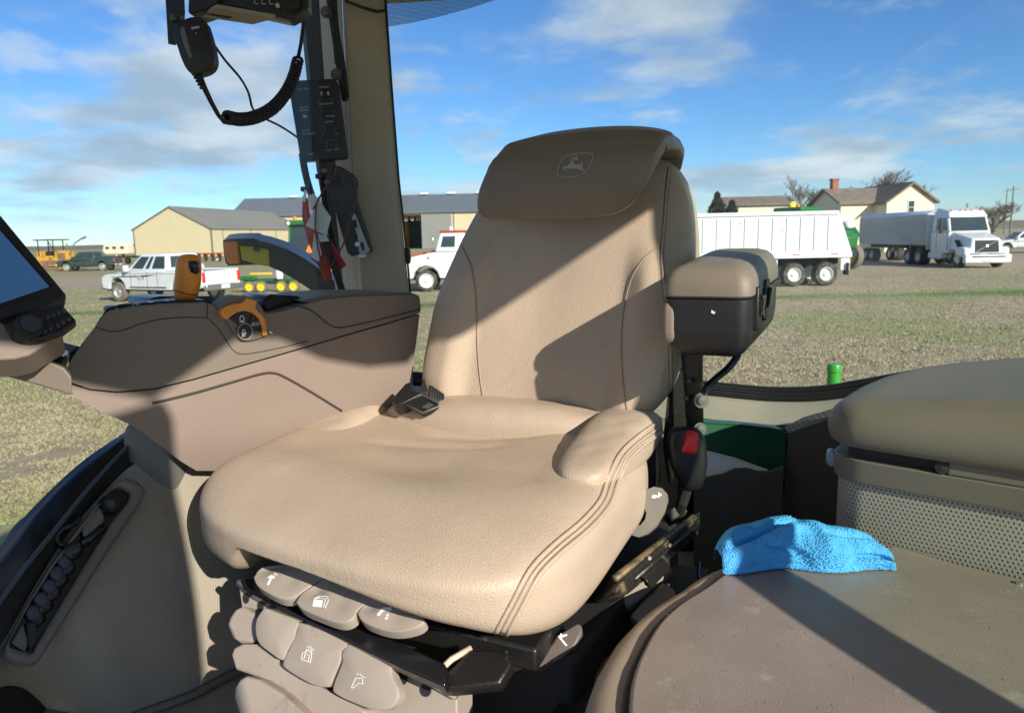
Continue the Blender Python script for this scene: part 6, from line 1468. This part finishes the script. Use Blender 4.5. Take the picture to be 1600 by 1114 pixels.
# towel ------------------------------------------------------------------------
tw0 = PZ(1262, 893, ZP)
tow = empty('microfibre_towel', tw0 + V((0, 0, .001)), 0, 'crumpled bright blue microfibre towel on the folded seat', 'towel')
tb = [(1128, 893), (1128, 862), (1136, 838), (1160, 823), (1200, 813), (1250, 809), (1300, 813), (1345, 824), (1375, 838), (1392, 858), (1396, 878), (1388, 894), (1340, 893), (1300, 895), (1262, 900), (1215, 900), (1165, 894)]
def towel_pt(u, v, top=True):
    """u along the roll 0..1, v round it from under the back foot to under the front foot"""
    px = 1128 + 268 * u
    base = PZ(px, 893 - 5 * math.sin(u * 3.1) + 3.5 * math.sin(u * 11 + 1), ZP)
    e = clamp(u * .97 + .015); prof = (4 * e * (1 - e)) ** .30
    h = (.048 * prof * (1 - .30 * sst(.55, 1, u))); d = .050 * prof
    a = math.pi * (-.16 + 1.32 * v)
    y = math.cos(a) * d; z = max(-.12, math.sin(a)) * h if math.sin(a) < 0 else math.sin(a) ** .70 * h
    c1 = .52 + .10 * math.sin(u * 6.0 + .6); f = .020 * math.exp(-((v - c1) / .035) ** 2) * sst(.06, .18, u) * sst(.56, .46, u)
    c2 = .62 - .30 * (u - .55); g_ = .014 * math.exp(-((v - c2) / .030) ** 2) * sst(.60, .72, u) * sst(1.0, .95, u)
    c3 = .75 + .5 * (u - .3); k3 = .010 * math.exp(-((v - c3) / .035) ** 2) * sst(.18, .28, u) * sst(.55, .4, u)
    c4 = .80 - .30 * (u - .8); k4 = .012 * math.exp(-((v - c4) / .028) ** 2) * sst(.70, .8, u)
    bul = .008 * math.exp(-((v - c1 - .10) / .07) ** 2) * sst(.06, .18, u) * sst(.60, .4, u)
    k = .008 * noise.noise((u * 5, v * 3, 4)) + .0035 * noise.noise((u * 12, v * 7, 8))
    nrm_ = V((0, math.cos(a), math.sin(a)))
    q = base + V((0, d * .8 + y, z + .004)) + nrm_ * (k * max(0, math.sin(a)) + bul - f - g_ - k3 - k4)
    q.z = max(q.z, ZP + .0025); return q
rn = random.Random(5)
NU, NV = 104, 66
rows = [[towel_pt(i / NU, j / NV) for i in range(NU + 1)] for j in range(NV + 1)]
tmb = MB().grid(rows)
tmb.build('cloth', 'towel', tow, smooth=True)
# pile loops standing on the cloth
lp = MB()
for j in range(1, NV):
    for i in range(1, NU):
        p = rows[j][i] + (rows[j][i + 1] - rows[j][i]) * rn.random() + (rows[j + 1][i] - rows[j][i]) * rn.random(); n = (rows[j][i + 1] - rows[j][i - 1]).cross(rows[j + 1][i] - rows[j - 1][i]).normalized()
        if n.z < 0 and n.y > 0: n = -n
        if n.dot(CAM - p) < -.3 * (CAM - p).length: continue
        t = (rows[j][i + 1] - rows[j][i - 1]).normalized(); b = n.cross(t); r_ = .0015 + rn.random() * .0005
        if n.length < .5: continue
        lp.add([p + t * r_, p + b * r_, p - t * r_, p - b * r_, p + n * (.0022 + .0008 * rn.random()) + t * rn.gauss(0, .0008)], [(0, 1, 4), (1, 2, 4), (2, 3, 4), (3, 0, 4)])
tag(lp.build('pile_loops', 'towel', tow, smooth=True), kind='stuff')
# ================================================================ PILLAR FIXTURES
YF = 1.90
# slotted mounting bracket with bolts
mb_ = empty('mounting_bracket', P(530, 150, YF), 0, 'slotted dark steel bracket bolted to the corner pillar', 'bracket')
MB().prism([P(505, -30, YF), P(523, -30, YF), P(528, 40, YF), P(540, 110, YF), P(545, 150, YF), P(541, 158, YF), P(534, 158, YF), P(530, 140, YF), P(515, 40, YF)], V((0, .012, 0))).build('strap', 'frame_black', mb_, bevel=.002)
MB().prism([P(516, 20, YF - .001), P(519, 20, YF - .001), P(527, 100, YF - .001), P(523, 100, YF - .001)], V((0, -.001, 0))).build('slot', 'groove', mb_)
for x, y in ((510, 20), (526, 117)): MB().lathe([(.014, 0), (.014, .004), (.010, .004), (.009, .014), (.001, .015)], P(x, y, YF - .002), (.1, -1, -.1), 14).build('bolt', 'steel', mb_, smooth='auto')
MB().tube([P(540, 2, YF + .02), P(565, 12, YF), P(590, 19, YF), P(602, 17, YF + .02)], .004, 6).build('wire', 'black_rubber', mb_, smooth=True)
# switch box -------------------------------------------------------------------------
YX = 1.84; XN = V((.16, -1, -.02)).normalized(); XP = P(498, 187, YX)
xz = lambda p: zc(p, 440, 110, 6.967)
xb = lambda pts, o=0.: [PP(x, y, XP + XN * o, XN) for x, y in pts]
sbk = empty('switch_box', XP - V((0, 0, .1)), 0, 'black switch box with six rocker switches hung on the corner pillar', 'switch box')
bxm = MB().prism(xb(xz([(150, 125), (165, 112), (555, 92), (592, 105), (612, 140), (722, 925), (712, 950), (690, 962), (245, 992), (215, 980), (203, 960), (95, 300)])), -XN * .045); bxm.build('case', 'black_plastic', sbk, bevel=.006, seg=3)
for k, q in enumerate(([(388, 222), (540, 212), (556, 295), (402, 308)], [(408, 395), (560, 385), (576, 472), (424, 482)], [(440, 592), (588, 580), (602, 664), (456, 678)], [(464, 760), (610, 748), (624, 840), (480, 852)], [(206, 462), (296, 455), (318, 625), (226, 636)], [(243, 728), (330, 718), (352, 880), (270, 890)])):
    s1 = MB().prism(xb(xz(q), .002), -XN * .004).build('rocker_switch', 'black_gloss', sbk, bevel=.001)
    c = (sum(a for a, b in q) / 4, sum(b for a, b in q) / 4); q2 = [(c[0] + (a - c[0]) * .72 + 3, c[1] + (b - c[1]) * .72) for a, b in q]
    MB().prism(xb(xz(q2), .005), -XN * .004).build('rocker', 'black_plastic', s1, bevel=.0012)
text('JOHN DEERE', *xz([(235, 207)])[0], 2.1, .0012, sbk, 'print_grey', XP, XN, slope=-.06)
dm = MB()
for (x, y, n, w_) in ((460, 190, 8, 13), (485, 372, 11, 14), (500, 503, 3, 14), (555, 500, 4, 13), (515, 565, 7, 13), (515, 872, 5, 13), (600, 862, 4, 13), (240, 410, 6, 15), (245, 440, 7, 14), (265, 660, 6, 15), (285, 698, 10, 14), (318, 915, 4, 15), (410, 330, 1, 16), (540, 322, 1, 18), (458, 702, 1, 16), (600, 690, 1, 18)):
    for i in range(n):
        X = x + (i - (n - 1) / 2) * w_; q = [(X - w_ * .33, y - 7 - i), (X + w_ * .33, y - 8 - i), (X + w_ * .33, y + 6 - i), (X - w_ * .33, y + 7 - i)]
        q = xb(xz(q), .0008); 
        for a, b in ((0, 1), (0, 3), (1, 2)) if i % 2 else ((0, 3), (3, 2), (0, 1)): dm.tube([q[a], q[b]], .0004, 4)
dm.build('switch_marks', 'print_grey', sbk)
MB().prism(xb(xz([(425, 235), (440, 232), (445, 275), (428, 278)]), .0056), -XN * .001).build('switch_mark', 'print_grey', sbk); MB().prism(xb(xz([(495, 232), (515, 230), (520, 272), (500, 275)]), .0056), -XN * .001).build('switch_mark', 'print_grey', sbk); MB().prism(xb(xz([(230, 492), (272, 490), (275, 515), (234, 518)]), .0056), -XN * .001).build('switch_mark', 'print_grey', sbk)
# radio, microphone and cords -----------------------------------------------------------
YR = 1.36
rz_ = lambda p: zc(p, 250, 0, 6.957)
rad = empty('two_way_radio', P(390, 10, YR), 0, 'black two way radio with a tan underside hanging from the roof', 'radio')
MB().prism([P(*p, YR) for p in rz_([(640, -420), (1620, -420), (1620, 90), (1500, 168), (1410, 215), (780, 78), (640, 92)])], V((-.02, .10, .015))).build('case', 'black_plastic', rad, bevel=.003)
MB().add([P(*p, y) for p, y in zip(rz_([(440, 187), (625, 92), (1255, 203), (1010, 270)]), (1.37, 1.33, 1.33, 1.37))] + [P(*p, y) + V((0, 0, .006)) for p, y in zip(rz_([(440, 187), (625, 92), (1255, 203), (1010, 270)]), (1.37, 1.33, 1.33, 1.37))], [(0, 1, 2, 3), (7, 6, 5, 4), (0, 4, 5, 1), (1, 5, 6, 2), (2, 6, 7, 3), (3, 7, 4, 0)]).build('underside', mat('radio_tan', (.30, .26, .19), .6), rad)
MB().prism([P(*p, 1.345) for p in rz_([(320, -420), (600, -420), (625, 40), (600, 70), (335, 165), (300, 135)])], V((0, .06, 0))).build('speaker_end', 'black_plastic', rad, bevel=.003)
MB().prism([P(*p, 1.325) for p in rz_([(470, 152), (560, 150), (785, 185), (740, 208), (640, 190)])], V((0, .002, 0))).build('vent_slot', 'groove', rad)
for x, c in ((1040, 'print_grey'), (1120, 'print_grey'), (1200, 'print_grey')):
    MB().tube([P(*p, YR - .004) for p in rz_([(x + 22, -5), (x - 12, 0), (x - 10, 45), (x + 30, 48)])], .0011, 5).build('dial_mark', c, rad)
MB().lathe([(.004, 0), (.004, .003)], P(*rz_([(1282, 68)])[0], YR - .002), (0, -1, 0), 12).build('lamp_button', mat('lamp_cream', (.55, .48, .25), .5), rad)
for y in (0, 60, 120): MB().tube([P(*p, YR - .004) for p in rz_([(1340, y), (1385, y + 5), (1345, y + 22)])], .0008, 5).build('dial_mark', 'wire_red', rad)
MB().lathe([(.012, 0), (.012, .012), (.008, .014)], P(*rz_([(1450, 40)])[0], YR - .002), (0, -1, 0), 16).build('tuning_knob', 'black_rubber', rad)
# hanger and microphone
hg = empty('hanger_strip', P(270, 30, 1.33), 0, 'dark flat hanger strip with a small steel clip above the microphone', 'bracket')
MB().prism([P(*p, 1.34) for p in rz_([(35, -420), (240, -420), (262, 150), (250, 240), (160, 492), (88, 480)])], V((0, .004, 0))).build('strip', 'frame_black', hg)
clip_ = MB().prism([P(*p, 1.33) for p in rz_([(95, 155), (240, 168), (262, 190), (250, 213), (104, 222)])], V((0, .006, 0))).build('clip', 'steel', hg, bevel=.001)
MB().lathe([(.0035, 0), (.0035, .004)], P(*rz_([(183, 190)])[0], 1.328), (0, -1, 0), 10).build('clip_screw', 'black_gloss', clip_)
mic = empty('hand_microphone', P(305, 70, 1.31), 0, 'black hand microphone hanging on the strip with a coiled cord', 'microphone')
mo = rz_([(215, 235), (330, 188), (430, 190), (490, 232), (520, 310), (560, 450), (582, 560), (592, 650), (570, 720), (530, 760), (480, 785), (430, 800), (370, 815), (290, 760), (230, 640), (190, 520), (160, 440), (150, 330), (170, 270)])
MNn = V((.12, -1, .05)); mmb = pillow(mo, P(305, 70, 1.30), MNn, .028, .006); mmb.build('case', 'black_plastic', mic, smooth=True)
mt = bvh(mmb)
MB().prism([PP(x, y, P(305, 70, 1.294), MNn.normalized()) for x, y in rz_([(215, 300), (260, 290), (300, 430), (350, 620), (320, 640), (250, 480), (225, 390)])], V((0, .008, 0))).build('talk_key', 'tray_plastic', mic, bevel=.002)
for k in range(5): MB().tube(hits(mt, rz_([(310 + k * 16, 380 + k * 50), (470 + k * 16, 350 + k * 50)]), 3, .0004), .0007, 4).build('grille_slot', 'groove', mic)
decal(mt, [rz_([(338, 300), (425, 285), (430, 308), (342, 325)])], 'maker_plate', 'print_grey', mic, .0015)
decal(mt, [rz_([(385, 362), (396, 360), (397, 370), (386, 371)])], 'indicator', 'print_white', mic, .0015)
# cords
crd = empty('coiled_cord', P(400, 190, 1.42), 0, 'black coiled cord sagging between the microphone and the pillar', 'cord')
pth = [(304, 112, 1.31), (312, 122, 1.31), (318, 135, 1.32), (330, 160, 1.34), (341, 180, 1.36), (350, 191, 1.38), (360, 193, 1.40)]
MB().tube([P(*p) for p in [(a, b, c) for a, b, c in pth]], [.0070, .0062, .0050, .0042, .0040, .0040, .0040], 8).build('cord_tail', 'black_rubber', crd, smooth=True)
for k in range(5): MB().tube([P(306 + k * 2.6, 114 + k * 5.4, 1.31), P(307 + k * 2.6, 116 + k * 5.4, 1.31)], .0078 - k * .0004, 8).build('strain_relief', 'black_rubber', crd)
cl_ = smooth_px([tuple(P(*p)) for p in [(354, 183, 1.40), (375, 187, 1.43), (400, 183, 1.47), (425, 170, 1.52), (445, 148, 1.57), (458, 122, 1.62), (466, 92, 1.66)]], 40)
hx = []; prevx = V((0, 1, 0)); turns = 34
for i, p in enumerate(cl_[:-1]):
    t = (cl_[i + 1] - p).normalized(); x_ = (prevx - t * prevx.dot(t)).normalized(); y_ = t.cross(x_); prevx = x_
    tt = i / (len(cl_) - 1); a = tt * turns * 6.283; rr_ = .0100 * (1 - .15 * abs(tt - .5)); hx.append(p + (x_ * math.cos(a) + y_ * math.sin(a)) * rr_)
hx2 = smooth_px([tuple(p) for p in hx], 2)
MB().tube(hx2, .0034, 6).build('coil', 'black_rubber', crd, smooth=True)
MB().tube([P(466, 90, 1.66), P(470, 70, 1.66), P(474, 40, 1.62), P(476, 10, 1.55), P(474, -20, 1.45)], .004, 8).build('cord_lead', 'black_rubber', crd, smooth=True)
tw_ = empty('thin_cable', P(400, 150, 1.5), 0, 'thin black cable running from behind the microphone to the switch box', 'cable')
MB().tube(smooth_px([tuple(P(*p)) for p in [(330, 64, 1.36), (352, 95, 1.42), (375, 122, 1.48), (388, 145, 1.52), (396, 172, 1.56), (415, 186, 1.62), (435, 196, 1.70), (450, 205, 1.78), (466, 216, 1.86)]], 6), .0024, 6).build('lead', 'black_rubber', tw_, smooth=True)
# cable bundle with tags -------------------------------------------------------------
cbn = empty('cable_bundle', P(515, 360, 1.86), 0, 'black cable bundle with red and white tags running down the pillar', 'cables')
MB().tube(smooth_px([tuple(P(*p)) for p in [(472, 240, 1.88), (476, 265, 1.88), (482, 290, 1.87), (492, 320, 1.86), (504, 360, 1.85), (516, 400, 1.84), (530, 440, 1.84), (545, 490, 1.84)]], 6), .0088, 8).build('harness', 'black_rubber', cbn, smooth=True)
MB().tube(smooth_px([tuple(P(*p)) for p in [(502, 240, 1.90), (504, 280, 1.90), (508, 320, 1.89), (518, 370, 1.88), (528, 410, 1.88)]], 6), .0075, 8).build('harness', 'black_rubber', cbn, smooth=True)
for p in ((476, 296, 1.86), (499, 276, 1.89)): MB().box(P(*p), (.018, .016, .012)).build('cable_tie', 'black_plastic', cbn, bevel=.003)
tg = lambda p: zc(p, 470, 250, 5.307)
def tagp(pts, y, n, m): return MB().prism([P(*p, y) for p in tg(pts)], V((0, .003, 0))).build(n, m, cbn)
tagp([(15, 300), (60, 330), (70, 440), (140, 600), (230, 640), (375, 870), (320, 925), (230, 800), (260, 985), (200, 1010), (130, 840), (60, 680), (10, 480)], 1.845, 'red_tag', 'red_tag')
tagp([(150, 330), (250, 480), (210, 628), (40, 545)], 1.832, 'white_tag', 'white_tag'); tagp([(55, 300), (110, 280), (140, 330), (85, 420)], 1.838, 'white_tag', 'white_tag'); tagp([(140, 610), (210, 628), (235, 675), (155, 680)], 1.836, 'white_tag', 'white_tag'); tagp([(110, 610), (135, 640), (175, 780), (145, 845), (88, 800)], 1.836, 'white_tag', 'white_tag'); tagp([(30, 245), (50, 260), (35, 350), (12, 340)], 1.84, 'white_tag', 'print_white')
tl = MB()
for k in range(5):
    a = tg([(150 - 18 * k + 20, 375 + 32 * k), (215 - 8 * k, 455 + 30 * k)]) ; tl.tube([P(*a[0], 1.8305), P(*a[1], 1.8305)], .0005, 4)
tl.build('tag_print', 'print_grey', cbn)
wr = [(300, 60), (270, 140), (180, 270), (130, 370), (120, 520), (125, 620), (150, 760), (190, 920), (240, 1010), (270, 1080)]
MB().tube(smooth_px([tuple(P(*p, 1.825)) for p in tg(wr)], 5), .0022, 6).build('red_wire', 'wire_red', cbn, smooth=True)
wr = [(310, 70), (400, 120), (465, 230), (445, 400), (400, 540), (360, 680), (300, 800), (250, 880), (190, 890), (130, 850), (85, 810)]
MB().tube(smooth_px([tuple(P(*p, 1.825)) for p in tg(wr)], 5), .0020, 6).build('red_wire', 'wire_red', cbn, smooth=True)
wr = [(260, 50), (340, 70), (430, 130), (470, 200), (450, 350), (430, 440)]
MB().tube(smooth_px([tuple(P(*p, 1.85)) for p in tg(wr)], 5), .0022, 6).build('black_wire', 'black_rubber', cbn, smooth=True)
dv = empty('pillar_device', P(545, 390, 1.86), 0, 'slim dark device with a silver face on a bracket at the pillar', 'device')
MB().prism([P(*p, 1.875) for p in tg([(250, 60), (400, 100), (450, 200), (460, 330), (590, 740), (580, 770), (420, 800), (385, 770), (300, 480), (240, 250)])], V((0, .02, 0))).build('case', mat('device_grey', (.035, .038, .040), .5), dv, bevel=.003)
MB().prism([P(*p, 1.870) for p in tg([(415, 455), (450, 445), (570, 750), (560, 770), (490, 785), (480, 760), (470, 640)])], V((0, .005, 0))).build('face', mat('device_silver', (.34, .35, .36), .35, .3), dv, bevel=.001)
for q in ([(430, 500), (455, 490), (470, 560), (445, 565)], [(440, 620), (455, 615), (465, 660), (450, 670)], [(490, 690), (515, 680), (530, 740), (510, 755)]): MB().prism([P(*p, 1.8685) for p in tg(q)], V((0, .002, 0))).build('face_mark', 'black_plastic', dv)
MB().lathe([(.006, 0), (.006, .004), (.001, .006)], P(*tg([(470, 700)])[0], 1.868), (0, -1, 0), 12).build('face_knob', 'print_white', dv); MB().tube([P(*tg([(480, 795)])[0], 1.88), P(*tg([(535, 785)])[0], 1.88)], .006, 8).build('end_cap', 'print_white', dv)
MB().prism([P(*p, 1.874) for p in tg([(290, 130), (310, 125), (340, 210), (320, 215)])], V((0, -.001, 0))).build('bracket_slot', 'groove', dv)
for p in ((508, 267), (513, 285)): MB().lathe([(.009, 0), (.009, .005), (.005, .01)], P(*p, 1.865), (0, -1, 0), 12).build('bolt', 'steel', dv, smooth='auto')
MB().prism([P(*p, 1.88) for p in ((498, 246), (520, 246), (520, 262), (500, 262))], V((0, .03, 0))).build('box_mount', 'black_plastic', dv)
# ================================================================ OUTSIDE: FENDER LAMP AND POST
YO = 2.55
fz_ = lambda p: zc(p, 330, 280, 5.865)
fl = empty('fender_lamp', P(480, 455, YO), 0, 'dark curved fender arm with an amber lamp and yellow reflector', 'lamp')
MB().prism([P(*p, YO) for p in fz_([(108, 585), (112, 560), (200, 548), (300, 545), (400, 545), (440, 565), (520, 580), (700, 640), (880, 740), (1060, 880), (1200, 1000), (1200, 1200), (997, 1050), (960, 1050), (800, 940), (640, 850), (530, 800), (420, 785), (280, 790), (155, 795), (130, 760), (115, 680)])], V((-.03, .14, .02))).build('arm', mat('fender_black', (.012, .014, .018), .35, bump=.1, bscale=300), fl, bevel=.012, seg=3)
MB().prism([P(*p, YO - .01) for p in fz_([(112, 590), (120, 565), (240, 570), (262, 775), (160, 785), (135, 750), (118, 680)])], V((0, .03, 0))).build('amber_lamp', mat('amber_lens', (.65, .20, .04), .25), fl, bevel=.006, seg=3)
MB().prism([P(*p, YO - .006) for p in fz_([(258, 605), (330, 603), (525, 635), (535, 800), (430, 785), (275, 740)])], V((0, .01, 0))).build('yellow_reflector', mat('reflector_yellow', (.42, .38, .02), .35), fl, bevel=.003)
MB().tube([P(*p, YO - .03) for p in fz_([(262, 585), (420, 590), (560, 625), (760, 705), (930, 810), (1060, 910)])], .012, 6).build('arm_ridge', 'fender_black', fl, smooth=True)
for x, y in ((860, 790), (420, 640)): MB().lathe([(.010, 0), (.010, .01)], P(*fz_([(x, y)])[0], YO - .012), (0, -1, 0), 10).build('arm_bolt', 'black_gloss', fl)
gp = empty('green_post', P(1302, 640, 2.45), 0, 'bright green round post outside the rear window', 'post')
MB().lathe([(.024, -.10), (.022, .055), (.021, .062), (.0235, .064), (.0235, .085), (.021, .09), (.001, .091)], P(1302, 610, 2.45), (0, 0, 1), 18).build('post', mat('post_green', (.035, .30, .03), .4), gp, smooth='auto')
